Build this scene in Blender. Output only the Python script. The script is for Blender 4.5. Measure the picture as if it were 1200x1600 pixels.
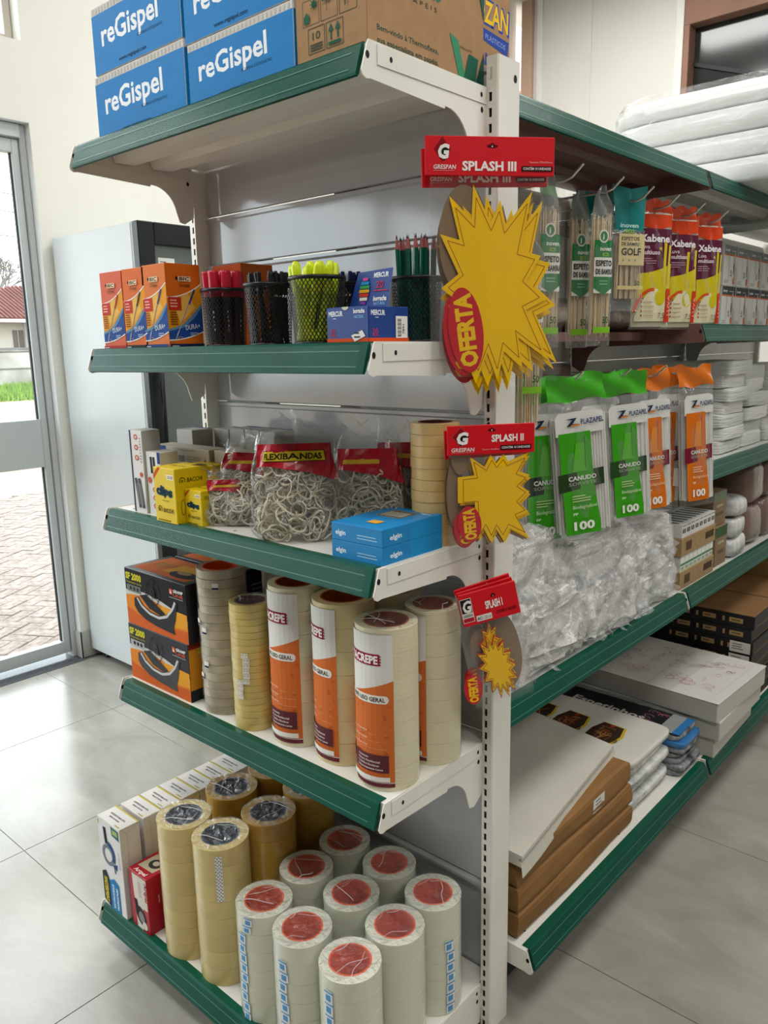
import bpy, bmesh, math, random
from mathutils import Vector, Matrix
for _o in list(bpy.data.objects): bpy.data.objects.remove(_o)
SC = bpy.context.scene
COL = SC.collection
PI = math.pi
# ---------------------------------------------------------------- camera
cam_d = bpy.data.cameras.new('camera'); cam = bpy.data.objects.new('camera', cam_d); COL.objects.link(cam)
cam_d.sensor_fit = 'VERTICAL'; cam_d.sensor_height = 32.0; cam_d.lens = 1241.5 / 1600 * 32.0
cam_d.clip_start = 0.02; cam_d.clip_end = 400
_r = Vector((0.74761352, 0.66385623, -0.01920743)); _u = Vector((-0.12061495, 0.16415912, 0.97903208)); _f = Vector((-0.65308962, 0.72962092, -0.20279856))
cam.matrix_world = Matrix(((_r.x, _u.x, -_f.x, 0.989488), (_r.y, _u.y, -_f.y, -1.437459), (_r.z, _u.z, -_f.z, 1.716516), (0, 0, 0, 1)))
SC.camera = cam
# ---------------------------------------------------------------- world, lamps, exposure
SC.view_settings.view_transform = 'Standard'; SC.view_settings.look = 'None'
SC.view_settings.gamma = 1.0; SC.view_settings.use_curve_mapping = False
SC.view_settings.exposure = 0.22
SC.cycles.transparent_max_bounces = 24; SC.cycles.max_bounces = 8; SC.cycles.sample_clamp_indirect = 6.0
SC.cycles.caustics_reflective = False; SC.cycles.caustics_refractive = False
SKY = 4.7
W = bpy.data.worlds.new('overcast_sky'); SC.world = W; W.use_nodes = True
nt = W.node_tree; nt.nodes.clear()
_out = nt.nodes.new('ShaderNodeOutputWorld'); _bg = nt.nodes.new('ShaderNodeBackground'); _bg.inputs[1].default_value = SKY
_tc = nt.nodes.new('ShaderNodeTexCoord'); _no = nt.nodes.new('ShaderNodeTexNoise'); _no.inputs['Scale'].default_value = 2.2; _no.inputs['Detail'].default_value = 5
_rp = nt.nodes.new('ShaderNodeValToRGB')
_rp.color_ramp.elements[0].position = 0.38; _rp.color_ramp.elements[0].color = (0.66, 0.83, 0.90, 1)
_rp.color_ramp.elements[1].position = 0.62; _rp.color_ramp.elements[1].color = (0.97, 0.99, 1.0, 1)
nt.links.new(_tc.outputs['Generated'], _no.inputs['Vector']); nt.links.new(_no.outputs['Fac'], _rp.inputs['Fac'])
nt.links.new(_rp.outputs['Color'], _bg.inputs['Color']); nt.links.new(_bg.outputs[0], _out.inputs[0])

def area_light(name, loc, size, power, color=(1, 1, 1), rot=(0, 0, 0), portal=False):
    d = bpy.data.lights.new(name, 'AREA'); d.shape = 'RECTANGLE'; d.size, d.size_y = size; d.energy = power; d.color = color
    if portal: d.cycles.is_portal = True
    o = bpy.data.objects.new(name, d); COL.objects.link(o); o.location = loc; o.rotation_euler = rot; return o
LAMPS = [(-1.5, -1.6), (-1.7, 1.9), (-1.7, 3.6), (1.3, -1.6), (1.3, 0.9), (1.3, 3.4), (3.9, -1.6), (3.9, 1.4)]  # left row's deepest lamp is added to brighten the back pier
LAMP_POWER = 34
for _x, _y in LAMPS:
    area_light('ceiling_lamp_light', (_x, _y, 4.52), (1.2, 0.6), LAMP_POWER, (1.0, 0.995, 0.98))
# window openings of the storefront (light portals for the sky)
area_light('storefront_portal', (-3.22, -2.0, 1.43), (2.8, 5.2), 1, (1, 1, 1), (0, -PI / 2, 0), True)
area_light('clerestory_portal', (-3.22, -2.0, 3.85), (1.1, 5.2), 1, (1, 1, 1), (0, -PI / 2, 0), True)
# ---------------------------------------------------------------- materials
def lin(c):
    if isinstance(c, str):
        c = c.lstrip('#'); c = [int(c[i:i + 2], 16) / 255 for i in (0, 2, 4)]
        return tuple(x / 12.92 if x <= 0.04045 else ((x + 0.055) / 1.055) ** 2.4 for x in c)
    return tuple(c)
MATS = {}
def mat(name, c, rough=0.5, metal=0.0, coat=0.0, spec=0.3, bump=None, var=None, trans=0.0, emit=0.0, objvar=0.0, sss=0.0):
    if name in MATS: return MATS[name]
    m = bpy.data.materials.new(name); m.use_nodes = True; t = m.node_tree; b = t.nodes['Principled BSDF']
    col = lin(c); b.inputs['Base Color'].default_value = (*col, 1); b.inputs['Roughness'].default_value = rough; b.inputs['Metallic'].default_value = metal
    b.inputs['Coat Weight'].default_value = coat; b.inputs['Coat Roughness'].default_value = 0.12; b.inputs['Specular IOR Level'].default_value = spec
    b.inputs['Transmission Weight'].default_value = trans
    if sss: b.inputs['Subsurface Weight'].default_value = sss; b.inputs['Subsurface Radius'].default_value = (0.01, 0.01, 0.008); b.inputs['Subsurface Scale'].default_value = 1.0
    if emit: b.inputs['Emission Color'].default_value = (*col, 1); b.inputs['Emission Strength'].default_value = emit
    tc = t.nodes.new('ShaderNodeTexCoord')
    src = None
    if var:   # (scale, amount, second colour or None)
        n = t.nodes.new('ShaderNodeTexNoise'); n.inputs['Scale'].default_value = var[0]; n.inputs['Detail'].default_value = 6
        t.links.new(tc.outputs['Object'], n.inputs['Vector'])
        mx = t.nodes.new('ShaderNodeMix'); mx.data_type = 'RGBA'
        c2 = lin(var[2]) if len(var) > 2 else tuple(x * (1 - var[1]) for x in col)
        mx.inputs['A'].default_value = (*col, 1); mx.inputs['B'].default_value = (*c2, 1)
        rp = t.nodes.new('ShaderNodeMapRange'); rp.inputs['From Min'].default_value = 0.38; rp.inputs['From Max'].default_value = 0.64
        t.links.new(n.outputs['Fac'], rp.inputs['Value']); t.links.new(rp.outputs[0], mx.inputs['Factor']); src = mx.outputs['Result']
    if objvar:
        oi = t.nodes.new('ShaderNodeObjectInfo'); hs = t.nodes.new('ShaderNodeHueSaturation'); mr = t.nodes.new('ShaderNodeMapRange')
        mr.inputs['To Min'].default_value = 1 - objvar; mr.inputs['To Max'].default_value = 1 + objvar
        t.links.new(oi.outputs['Random'], mr.inputs['Value']); t.links.new(mr.outputs[0], hs.inputs['Value'])
        if src: t.links.new(src, hs.inputs['Color'])
        else: hs.inputs['Color'].default_value = (*col, 1)
        src = hs.outputs['Color']
    if src: t.links.new(src, b.inputs['Base Color'])
    if bump:  # (scale, strength[, stretch])
        n = t.nodes.new('ShaderNodeTexNoise'); n.inputs['Scale'].default_value = bump[0]; n.inputs['Detail'].default_value = 4
        mp = t.nodes.new('ShaderNodeMapping'); t.links.new(tc.outputs['Object'], mp.inputs['Vector']); t.links.new(mp.outputs[0], n.inputs['Vector'])
        if len(bump) > 2: mp.inputs['Scale'].default_value = bump[2]
        bp = t.nodes.new('ShaderNodeBump'); bp.inputs['Strength'].default_value = bump[1]; bp.inputs['Distance'].default_value = 0.01
        t.links.new(n.outputs['Fac'], bp.inputs['Height']); t.links.new(bp.outputs[0], b.inputs['Normal'])
    MATS[name] = m; return m
def ink(c): return mat('ink_' + c.lstrip('#'), c, rough=0.6, spec=0.1)
def film(name, haze=0.05, gloss=0.5, tint='#ffffff', scale=18, strength=0.6, stretch=(1, 1, 1), rough=0.12):
    """clear plastic film: see-through, with glossy creases"""
    if name in MATS: return MATS[name]
    m = bpy.data.materials.new(name); m.use_nodes = True; t = m.node_tree; t.nodes.clear()
    o = t.nodes.new('ShaderNodeOutputMaterial'); tr = t.nodes.new('ShaderNodeBsdfTransparent'); tr.inputs[0].default_value = (*[0.55 + 0.45 * x for x in lin(tint)], 1) if tint == '#ffffff' else (*lin(tint), 1)
    gl = t.nodes.new('ShaderNodeBsdfGlossy'); gl.inputs['Roughness'].default_value = rough
    df = t.nodes.new('ShaderNodeBsdfDiffuse'); df.inputs[0].default_value = (0.85, 0.86, 0.85, 1)
    tc = t.nodes.new('ShaderNodeTexCoord'); mp = t.nodes.new('ShaderNodeMapping'); mp.inputs['Scale'].default_value = stretch
    n = t.nodes.new('ShaderNodeTexNoise'); n.inputs['Scale'].default_value = scale; n.inputs['Detail'].default_value = 6; n.inputs['Distortion'].default_value = 0.8
    bp = t.nodes.new('ShaderNodeBump'); bp.inputs['Strength'].default_value = strength; bp.inputs['Distance'].default_value = 0.03
    t.links.new(tc.outputs['Object'], mp.inputs['Vector']); t.links.new(mp.outputs[0], n.inputs['Vector']); t.links.new(n.outputs['Fac'], bp.inputs['Height'])
    t.links.new(bp.outputs[0], gl.inputs['Normal'])
    lw = t.nodes.new('ShaderNodeLayerWeight'); lw.inputs['Blend'].default_value = 0.5; t.links.new(bp.outputs[0], lw.inputs['Normal'])
    pw = t.nodes.new('ShaderNodeMath'); pw.operation = 'POWER'; pw.inputs[1].default_value = 4.0; t.links.new(lw.outputs['Facing'], pw.inputs[0])
    mu = t.nodes.new('ShaderNodeMath'); mu.operation = 'MULTIPLY_ADD'; mu.inputs[1].default_value = 0.55 * gloss; mu.inputs[2].default_value = 0.05 * gloss; mu.use_clamp = True; t.links.new(pw.outputs[0], mu.inputs[0])
    m1 = t.nodes.new('ShaderNodeMixShader'); m1.inputs[0].default_value = haze; t.links.new(tr.outputs[0], m1.inputs[1]); t.links.new(df.outputs[0], m1.inputs[2])
    m2 = t.nodes.new('ShaderNodeMixShader'); t.links.new(mu.outputs[0], m2.inputs[0]); t.links.new(m1.outputs[0], m2.inputs[1]); t.links.new(gl.outputs[0], m2.inputs[2])
    t.links.new(m2.outputs[0], o.inputs[0]); MATS[name] = m; return m
# ---------------------------------------------------------------- mesh builder
class MB:
    def __init__(s): s.v = []; s.f = []; s.m = []; s.mats = []; s.sm = []
    def mi(s, m):
        if isinstance(m, str): m = ink(m)
        if m not in s.mats: s.mats.append(m)
        return s.mats.index(m)
    def add(s, vs, fs, m, smooth=False):
        k = len(s.v); s.v += [tuple(p) for p in vs]; i = s.mi(m)
        for f in fs: s.f.append([k + j for j in f]); s.m.append(i); s.sm.append(smooth)
    def quad(s, a, b, c, d, m): s.add([a, b, c, d], [(0, 1, 2, 3)], m)
    def box(s, x0, x1, y0, y1, z0, z1, m, b=0.0, xf=None):
        if b <= 0:
            vs = [(x, y, z) for x in (x0, x1) for y in (y0, y1) for z in (z0, z1)]
            fs = [(0, 1, 3, 2), (4, 6, 7, 5), (0, 4, 5, 1), (2, 3, 7, 6), (0, 2, 6, 4), (1, 5, 7, 3)]
        else:
            vs = []; idx = {}
            X, Y, Z = (x0, x1), (y0, y1), (z0, z1); sg = (1, -1)
            for i in (0, 1):
                for j in (0, 1):
                    for k in (0, 1):
                        for ax in range(3):
                            p = [X[i] + sg[i] * b, Y[j] + sg[j] * b, Z[k] + sg[k] * b]
                            p[ax] = (X[i], Y[j], Z[k])[ax]; idx[(i, j, k, ax)] = len(vs); vs.append(tuple(p))
            fs = []
            for ax in range(3):
                o1, o2 = [a for a in range(3) if a != ax]
                for e in (0, 1):
                    q = []
                    for a, c in ((0, 0), (1, 0), (1, 1), (0, 1)):
                        key = [0, 0, 0]; key[ax] = e; key[o1] = a; key[o2] = c; q.append(idx[(*key, ax)])
                    fs.append(q)
                for a in (0, 1):
                    for c in (0, 1):
                        k0 = [0, 0, 0]; k1 = [0, 0, 0]; k0[o1] = k1[o1] = a; k0[o2] = k1[o2] = c; k1[ax] = 1
                        fs.append([idx[(*k0, o1)], idx[(*k1, o1)], idx[(*k1, o2)], idx[(*k0, o2)]])
            for i in (0, 1):
                for j in (0, 1):
                    for k in (0, 1): fs.append([idx[(i, j, k, a)] for a in range(3)])
        if xf: vs = [xf(*p) for p in vs]
        s.add(vs, fs, m)
    def prism(s, pts, f0, f1, m, caps=True, smooth=False):
        """pts: list of 2d; f0/f1 map a 2d point to the two end positions"""
        n = len(pts); vs = [f0(*p) for p in pts] + [f1(*p) for p in pts]
        fs = [(i, (i + 1) % n, n + (i + 1) % n, n + i) for i in range(n)]
        s.add(vs, fs, m, smooth)
        if caps: s.add(vs, [tuple(range(n))[::-1], tuple(range(n, 2 * n))], m)
    def lathe(s, prof, n, m, c=(0, 0, 0), close=False, a0=0.0, a1=2 * PI, smooth=True, warp=None):
        full = abs(a1 - a0 - 2 * PI) < 1e-6; cnt = n if full else n + 1; vs = []
        for i in range(cnt):
            a = a0 + (a1 - a0) * i / n
            for (r, z) in prof:
                p = (c[0] + r * math.cos(a), c[1] + r * math.sin(a), c[2] + z); vs.append(warp(*p) if warp else p)
        k = len(prof); fs = []
        for i in range(n):
            j = (i + 1) % cnt
            for q in range(k if close else k - 1):
                q2 = (q + 1) % k; fs.append((i * k + q, j * k + q, j * k + q2, i * k + q2))
        s.add(vs, fs, m, smooth)
    def tube(s, path, r, m, n=6, caps=True, smooth=True):
        path = [Vector(p) for p in path]; vs = []; L = len(path)
        for i, p in enumerate(path):
            t = (path[min(i + 1, L - 1)] - path[max(i - 1, 0)]).normalized()
            a = t.cross(Vector((0, 0, 1)));
            if a.length < 1e-3: a = t.cross(Vector((1, 0, 0)))
            a.normalize(); b = t.cross(a); rr = r[i] if isinstance(r, (list, tuple)) else r
            for k in range(n):
                q = 2 * PI * k / n; vs.append(tuple(p + (a * math.cos(q) + b * math.sin(q)) * rr))
        fs = [(i * n + k, i * n + (k + 1) % n, (i + 1) * n + (k + 1) % n, (i + 1) * n + k) for i in range(L - 1) for k in range(n)]
        s.add(vs, fs, m, smooth)
        if caps: s.add(vs, [tuple(range(n))[::-1], tuple(range((L - 1) * n, L * n))], m)
    def grid(s, nu, nv, f, m, smooth=True, closeu=False):
        vs = [f(i / nu, j / nv) for i in range(nu if closeu else nu + 1) for j in range(nv + 1)]; k = nv + 1; c = nu if closeu else nu + 1
        fs = [(i * k + j, ((i + 1) % c) * k + j, ((i + 1) % c) * k + j + 1, i * k + j + 1) for i in range(nu) for j in range(nv)]
        s.add(vs, fs, m, smooth)
    def mesh(s, name, off=(0, 0, 0), fix=True):
        me = bpy.data.meshes.new(name)
        me.from_pydata([(x - off[0], y - off[1], z - off[2]) for x, y, z in s.v], [], s.f)
        for m in s.mats: me.materials.append(m)
        me.polygons.foreach_set('material_index', s.m); me.polygons.foreach_set('use_smooth', s.sm)
        me.update()
        if fix:
            bm = bmesh.new(); bm.from_mesh(me); bmesh.ops.recalc_face_normals(bm, faces=bm.faces); bm.to_mesh(me); bm.free()
        return me
    def build(s, name, parent=None, off=(0, 0, 0), fix=True, loc=None, rotz=0.0):
        return link(s.mesh(name, off, fix), name, parent, loc, rotz)
def link(me, name, parent=None, loc=None, rotz=0.0):
    o = bpy.data.objects.new(name, me); COL.objects.link(o)
    if parent: o.parent = parent
    if loc is not None: o.location = loc
    if rotz: o.rotation_euler = (0, 0, rotz)
    return o
def tag(o, label=None, cat=None, group=None, kind=None):
    if label: o['label'] = label
    if cat: o['category'] = cat
    if group: o['group'] = group
    if kind: o['kind'] = kind
    return o
def thing(name, label, cat, loc=(0, 0, 0), rotz=0.0, group=None, rot=None):
    o = bpy.data.objects.new(name, None); COL.objects.link(o); o.empty_display_size = 0.05
    o.location = loc; o.rotation_euler = rot if rot else (0, 0, rotz)
    return tag(o, label, cat, group)
def clone(o, loc=None, rotz=None, label=None, rot=None):
    c = o.copy(); COL.objects.link(c)
    if loc is not None: c.location = loc
    if rotz is not None: c.rotation_euler = (0, 0, rotz)
    if rot is not None: c.rotation_euler = rot
    if label: c['label'] = label
    for ch in o.children:
        d = ch.copy(); COL.objects.link(d); d.parent = c
        for g in ch.children:
            e = g.copy(); COL.objects.link(e); e.parent = d
    return c
# ---------------------------------------------------------------- flat print
_TXT = {}
def text_geo(s, bold=0.0, res=2):
    k = (s, bold)
    if k not in _TXT:
        cu = bpy.data.curves.new('t', 'FONT'); cu.body = s; cu.resolution_u = res; cu.offset = bold; cu.fill_mode = 'FRONT'
        ob = bpy.data.objects.new('t', cu); me = bpy.data.meshes.new_from_object(ob)
        _TXT[k] = ([(v.co.x, v.co.y) for v in me.vertices], [tuple(p.vertices) for p in me.polygons])
        bpy.data.objects.remove(ob); bpy.data.curves.remove(cu); bpy.data.meshes.remove(me)
    return _TXT[k]
class Art:
    """printed layers on a surface: f(u, v, height) -> xyz"""
    def __init__(s, f, step=0.00014): s.f = f; s.h = step; s.step = step; s.mb = MB()
    def poly(s, pts, c, same=False):
        s.mb.add([s.f(u, v, s.h) for u, v in pts], [tuple(range(len(pts)))], c)
        if not same: s.h += s.step
    def rect(s, x0, y0, x1, y1, c, n=1, same=False):
        for i in range(n):
            a = x0 + (x1 - x0) * i / n; b = x0 + (x1 - x0) * (i + 1) / n
            s.mb.add([s.f(a, y0, s.h), s.f(b, y0, s.h), s.f(b, y1, s.h), s.f(a, y1, s.h)], [(0, 1, 2, 3)], c)
        if not same: s.h += s.step
    def ell(s, cx, cy, rx, ry, c, n=24, rot=0.0, a0=0.0, a1=2 * PI):
        pts = []
        for i in range(n):
            a = a0 + (a1 - a0) * i / (n if a1 - a0 > 6.28 else n - 1); x, y = rx * math.cos(a), ry * math.sin(a)
            pts.append((cx + x * math.cos(rot) - y * math.sin(rot), cy + x * math.sin(rot) + y * math.cos(rot)))
        s.poly(pts, c)
    def line(s, pts, w, c, closed=False):
        P = list(pts) + ([pts[0]] if closed else [])
        for (x0, y0), (x1, y1) in zip(P, P[1:]):
            L = math.hypot(x1 - x0, y1 - y0) or 1e-9; nx, ny = -(y1 - y0) / L * w / 2, (x1 - x0) / L * w / 2
            s.poly([(x0 + nx, y0 + ny), (x0 - nx, y0 - ny), (x1 - nx, y1 - ny), (x1 + nx, y1 + ny)], c, True)
        s.h += s.step
    def arc(s, cx, cy, rx, ry, a0, a1, w, c, n=16):
        s.line([(cx + rx * math.cos(a0 + (a1 - a0) * i / n), cy + ry * math.sin(a0 + (a1 - a0) * i / n)) for i in range(n + 1)], w, c)
    def text(s, t, x, y, size, c, width=None, bold=0.02, rot=0.0, align='l', shear=0.0):
        """size = cap height; width = total width when given"""
        vs, fs = text_geo(t, bold)
        if not vs: return
        x0 = min(p[0] for p in vs); x1 = max(p[0] for p in vs); k = size / 0.70; kx = width / (x1 - x0) if width else k
        tw = (x1 - x0) * kx; ox = {'l': 0, 'c': -tw / 2, 'r': -tw}[align]; ca, sa = math.cos(rot), math.sin(rot); out = []
        for px, py in vs:
            a = (px - x0) * kx + ox + shear * py * k; b = py * k
            out.append(s.f(x + a * ca - b * sa, y + a * sa + b * ca, s.h))
        s.mb.add(out, fs, c); s.h += s.step
    def smalltext(s, x0, y0, w, rows, pitch, c, seed=1, th=None):
        """lines of print too small to read"""
        rd = random.Random(seed)
        for r in range(rows):
            y = y0 - r * pitch; s.rect(x0, y, x0 + w * rd.uniform(0.6, 1.0), y + (th or pitch * 0.4), c, same=True)
        s.h += s.step
    def build(s, name, parent, off=(0, 0, 0)): return s.mb.build(name, parent, off, fix=False)
def face(w, d, h, side):
    """print frame on a box of size w,d,h whose base centre is the origin; front looks to -y"""
    return {'front': lambda u, v, k: (u - w / 2, -d / 2 - k, v), 'right': lambda u, v, k: (w / 2 + k, u - d / 2, v),
            'top': lambda u, v, k: (u - w / 2, v - d / 2, h + k), 'left': lambda u, v, k: (-w / 2 - k, d / 2 - u, v)}[side]
def carton(name, label, cat, x0, x1, yf, d, z0, h, m, group=None, b=0.0015, rotz=0.0):
    """a closed box as a top-level mesh; returns (object, w, d, h)"""
    w = x1 - x0; mb = MB(); mb.box(-w / 2, w / 2, -d / 2, d / 2, 0, h, m, b)
    o = mb.build(name, None, loc=((x0 + x1) / 2, yf + d / 2, z0), rotz=rotz); tag(o, label, cat, group)
    return o, w, d, h
RD = random.Random(7)
# shared materials
M_WHITE = mat('white_painted_steel', '#e4e2d8', 0.28, spec=0.5, bump=(14, 0.02), var=(6, 0.04))
M_BROWN = mat('brown_painted_steel', '#7d5a55', 0.35)
M_DARK = mat('painted_hole_shade', '#141414', 0.7)  # dark colour painted in for the shade inside slots and holes
M_GREEN = mat('green_price_rail', '#0a4c3e', 0.36, spec=0.10, var=(9, 0.15))
M_GREENTOP = mat('green_rail_lip', '#06503c', 0.3)
M_CLEAR = film('clear_label_strip', 0.0, 0.07, scale=30, strength=0.15, stretch=(0.05, 1, 1))
M_FILM = film('shrink_film', 0.01, 1.0, scale=26, strength=0.7)
M_BAG = film('bag_film', 0.02, 1.2, scale=16, strength=0.9)
M_CARD = mat('kraft_cardboard', '#a8845f', 0.8, var=(40, 0.12), spec=0.2)
M_CHROME = mat('chrome_wire', '#d8d4cc', 0.22, metal=0.85)
M_STEEL = mat('grey_aluminium', '#aab0b0', 0.35, metal=0.6)
# ================================================================ the room
M_WALL = mat('cream_wall_paint', '#ececE4', 0.75, var=(1.2, 0.05), bump=(60, 0.04))
M_REVEAL = mat('white_reveal_paint', '#e6e8e6', 0.6, var=(3, 0.04))
M_GROUT = mat('tile_grout', '#6f6c66', 0.8)
def _tile():
    m = mat('porcelain_tile', '#a3a097', 0.16, spec=0.85, objvar=0.02); t = m.node_tree; b = t.nodes['Principled BSDF']
    tc = t.nodes.new('ShaderNodeTexCoord'); oi = t.nodes.new('ShaderNodeObjectInfo'); va = t.nodes.new('ShaderNodeVectorMath')
    n = t.nodes.new('ShaderNodeTexNoise'); n.inputs['Scale'].default_value = 2.6; n.inputs['Detail'].default_value = 9; n.inputs['Roughness'].default_value = 0.62; n.inputs['Distortion'].default_value = 0.5
    mp = t.nodes.new('ShaderNodeMapping'); mp.inputs['Scale'].default_value = (1, 1.7, 1)
    t.links.new(tc.outputs['Object'], va.inputs[0]); t.links.new(oi.outputs['Location'], va.inputs[1]); t.links.new(va.outputs[0], mp.inputs['Vector']); t.links.new(mp.outputs[0], n.inputs['Vector'])
    rp = t.nodes.new('ShaderNodeValToRGB'); e = rp.color_ramp.elements
    e[0].position = 0.3; e[0].color = (*lin('#8a877d'), 1); e[1].position = 0.7; e[1].color = (*lin('#a9a69c'), 1)
    hs = [x for x in t.nodes if x.type == 'HUE_SAT'][0]
    t.links.new(n.outputs['Fac'], rp.inputs['Fac']); t.links.new(rp.outputs[0], hs.inputs['Color'])
    mr = t.nodes.new('ShaderNodeMapRange'); mr.inputs['To Min'].default_value = 0.14; mr.inputs['To Max'].default_value = 0.3; t.links.new(n.outputs['Fac'], mr.inputs['Value']); t.links.new(mr.outputs[0], b.inputs['Roughness'])
    return m
M_TILE = _tile()
fl = MB(); fl.box(-3.45, 6.0, -5.2, 6.4, -0.06, -0.004, M_GROUT); floor = tag(fl.build('floor'), kind='structure')
tb = MB(); TP = 0.8; tb.box(-TP / 2 + 0.0012, TP / 2 - 0.0012, -TP / 2 + 0.0012, TP / 2 - 0.0012, -0.0045, 0, M_TILE, 0.0006); tme = tb.mesh('tile')
X0, Y0 = -0.0505, 0.3709
for i in range(-4, 6):
    for j in range(-7, 7):
        cx, cy = X0 + (i + 0.5) * TP, Y0 + (j + 0.5) * TP
        x0, x1 = cx - TP / 2, cx + TP / 2
        if x1 < -3.15 or x0 > 5.9 or cy - TP / 2 < -5.2 or cy + TP / 2 > 6.4: continue
        if x0 < -3.15:       # cut tile along the door wall
            q = MB(); q.box(-3.15 - cx, TP / 2 - 0.0012, -TP / 2 + 0.0012, TP / 2 - 0.0012, -0.0045, 0, M_TILE, 0.0006); o = q.build('tile', floor)
        else: o = link(tme, 'tile', floor)
        o.location = (cx, cy, 0)
M_SILL = mat('dark_granite_sill', '#54575a', 0.12, var=(90, 0.3))
mb = MB(); mb.box(-3.42, -3.152, -4.6, 0.6, -0.06, 0.002, M_SILL, 0.002); tag(mb.build('trim_1'), kind='structure')
# left wall with the storefront opening (y -4.6..0.62)
YJ = 0.62
def wallpiece(mb, y0, y1, z0, z1): mb.box(-3.42, -3.2, y0, y1, z0, z1, M_WALL)
mb = MB(); wallpiece(mb, YJ, 5.1, -0.06, 4.6); wallpiece(mb, -4.6, YJ, 2.862, 3.235); wallpiece(mb, -5.4, -4.6, -0.06, 4.6); wallpiece(mb, -4.6, YJ, 4.35, 4.6)
mb.box(-3.30, -3.201, YJ - 0.0025, YJ + 0.001, 0.0, 2.862, M_REVEAL); mb.box(-3.30, -3.201, -4.6, YJ, 2.858, 2.8625, M_REVEAL)
tag(mb.build('wall_left'), kind='structure')
M_FAR = mat('taupe_low_bounce_wall', '#8a857c', 0.75, var=(1.0, 0.1))  # unseen walls given a dark tone to cut the bounced light
mb = MB(); mb.box(-3.42, 6.0, -5.6, -5.2, -0.06, 4.6, M_FAR); tag(mb.build('wall_front'), kind='structure')
mb = MB(); mb.box(6.0, 6.2, -5.6, 6.6, -0.06, 4.6, M_FAR); tag(mb.build('wall_right'), kind='structure')
M_CEIL = mat('white_ceiling', '#cfcdc6', 0.8)
mb = MB(); mb.box(-3.42, 6.2, -5.6, 6.6, 4.6, 4.75, M_CEIL); tag(mb.build('ceiling'), kind='structure')
# ceiling lamps: slim housings, the lit panel itself gives the light
M_LAMP = mat('lamp_diffuser', '#fffaf0', 0.6, emit=2.5); M_LHOUSE = mat('lamp_housing', '#e8e8e4', 0.4)
for i, (x, y) in enumerate(LAMPS):
    t = thing('ceiling_lamp', 'white flat ceiling lamp panel above the shop floor', 'lamp', (x, y, 4.535), group='ceiling lamps')
    h = MB(); h.box(-0.63, 0.63, -0.33, 0.33, 0.0, 0.066, M_LHOUSE, 0.004); h.build('housing', t)
    h = MB(); h.box(-0.6, 0.6, -0.3, 0.3, -0.004, 0.0, M_LAMP); h.build('diffuser', t)
# baseboards of the same porcelain beside the door
M_BASE = mat('porcelain_baseboard', '#b9b8b2', 0.3, var=(6, 0.1))
mb = MB(); mb.box(-3.2, -3.188, YJ - 0.012, 5.1, 0, 0.155, M_BASE, 0.001); mb.box(-3.29, -3.188, YJ - 0.014, YJ - 0.003, 0, 0.155, M_BASE, 0.001); tag(mb.build('baseboard_left'), kind='structure')
# back wall: white pier between a tan framed opening and dark brown framed glazing
M_PIER = mat('white_pier_paint', '#e2e1db', 0.7, var=(1.5, 0.04)); M_TAN = mat('tan_frame', '#c9ab93', 0.6, var=(5, 0.1)); M_LINT = mat('brown_lintel', '#9c7765', 0.6, var=(4, 0.12))
M_DKGL = mat('dark_window_glass', '#2c2e2e', 0.12, coat=0.3); M_PINK = mat('pale_pink_plaster', '#d9c3bb', 0.8)
mb = MB(); mb.box(-3.015, -2.47, 5.1, 5.4, 0, 4.6, M_PIER); mb.box(-2.47, -1.70, 5.106, 5.4, 0, 4.6, M_PIER)
mb.box(-1.70, 6.0, 5.2, 5.4, 0, 3.1, M_PIER); mb.box(-3.42, -3.03, 5.1, 5.4, 0, 3.75, M_PIER); tag(mb.build('wall_back'), kind='structure')
mb = MB(); mb.box(-3.12, -3.015, 5.06, 5.16, 0, 4.6, M_TAN, 0.004); tag(mb.build('trim_2'), kind='structure')
mb = MB(); mb.box(-1.76, -1.70, 5.09, 5.3, 0, 4.6, mat('white_trim', '#ecebe6', 0.5), 0.003); mb.box(-2.98, -2.93, 5.088, 5.2, 0, 4.6, mat('white_trim', '#ecebe6', 0.5), 0.003); tag(mb.build('trim_3'), kind='structure')
mb = MB(); mb.box(-1.70, 6.0, 5.1, 5.4, 4.07, 4.6, M_LINT, 0.004); mb.box(-1.70, -1.655, 5.1, 5.3, 3.1, 4.07, M_LINT, 0.003); tag(mb.build('trim_4'), kind='structure')
t = tag(thing('window_1', None, None, (0, 0, 0)), kind='structure')
mb = MB(); mb.box(-1.655, 0.8, 5.22, 5.24, 3.1, 4.07, M_DKGL); mb.build('pane', t)
mb = MB(); mb.box(0.8, 3.4, 5.22, 5.24, 3.1, 4.07, M_DKGL); mb.build('pane', t)
mb = MB(); mb.prism([(-1.655, 3.83), (-1.655, 3.80), (0.6, 2.99), (0.6, 3.02)], lambda u, v: (u, 5.20, v), lambda u, v: (u, 5.218, v), mat('dark_reflection_bar', '#191a1a', 0.4)); mb.build('rail', t)  # dark bar standing in for the slanted reflection on the glass
# view through the tan opening: a pinkish wall with a brown beam
mb = MB(); mb.box(-4.2, -2.7, 6.2, 6.35, 3.0, 5.2, M_PINK); mb.box(-4.2, -2.7, 6.1, 6.2, 3.9, 4.25, M_LINT); tag(mb.build('wall_beyond'), kind='structure')
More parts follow.
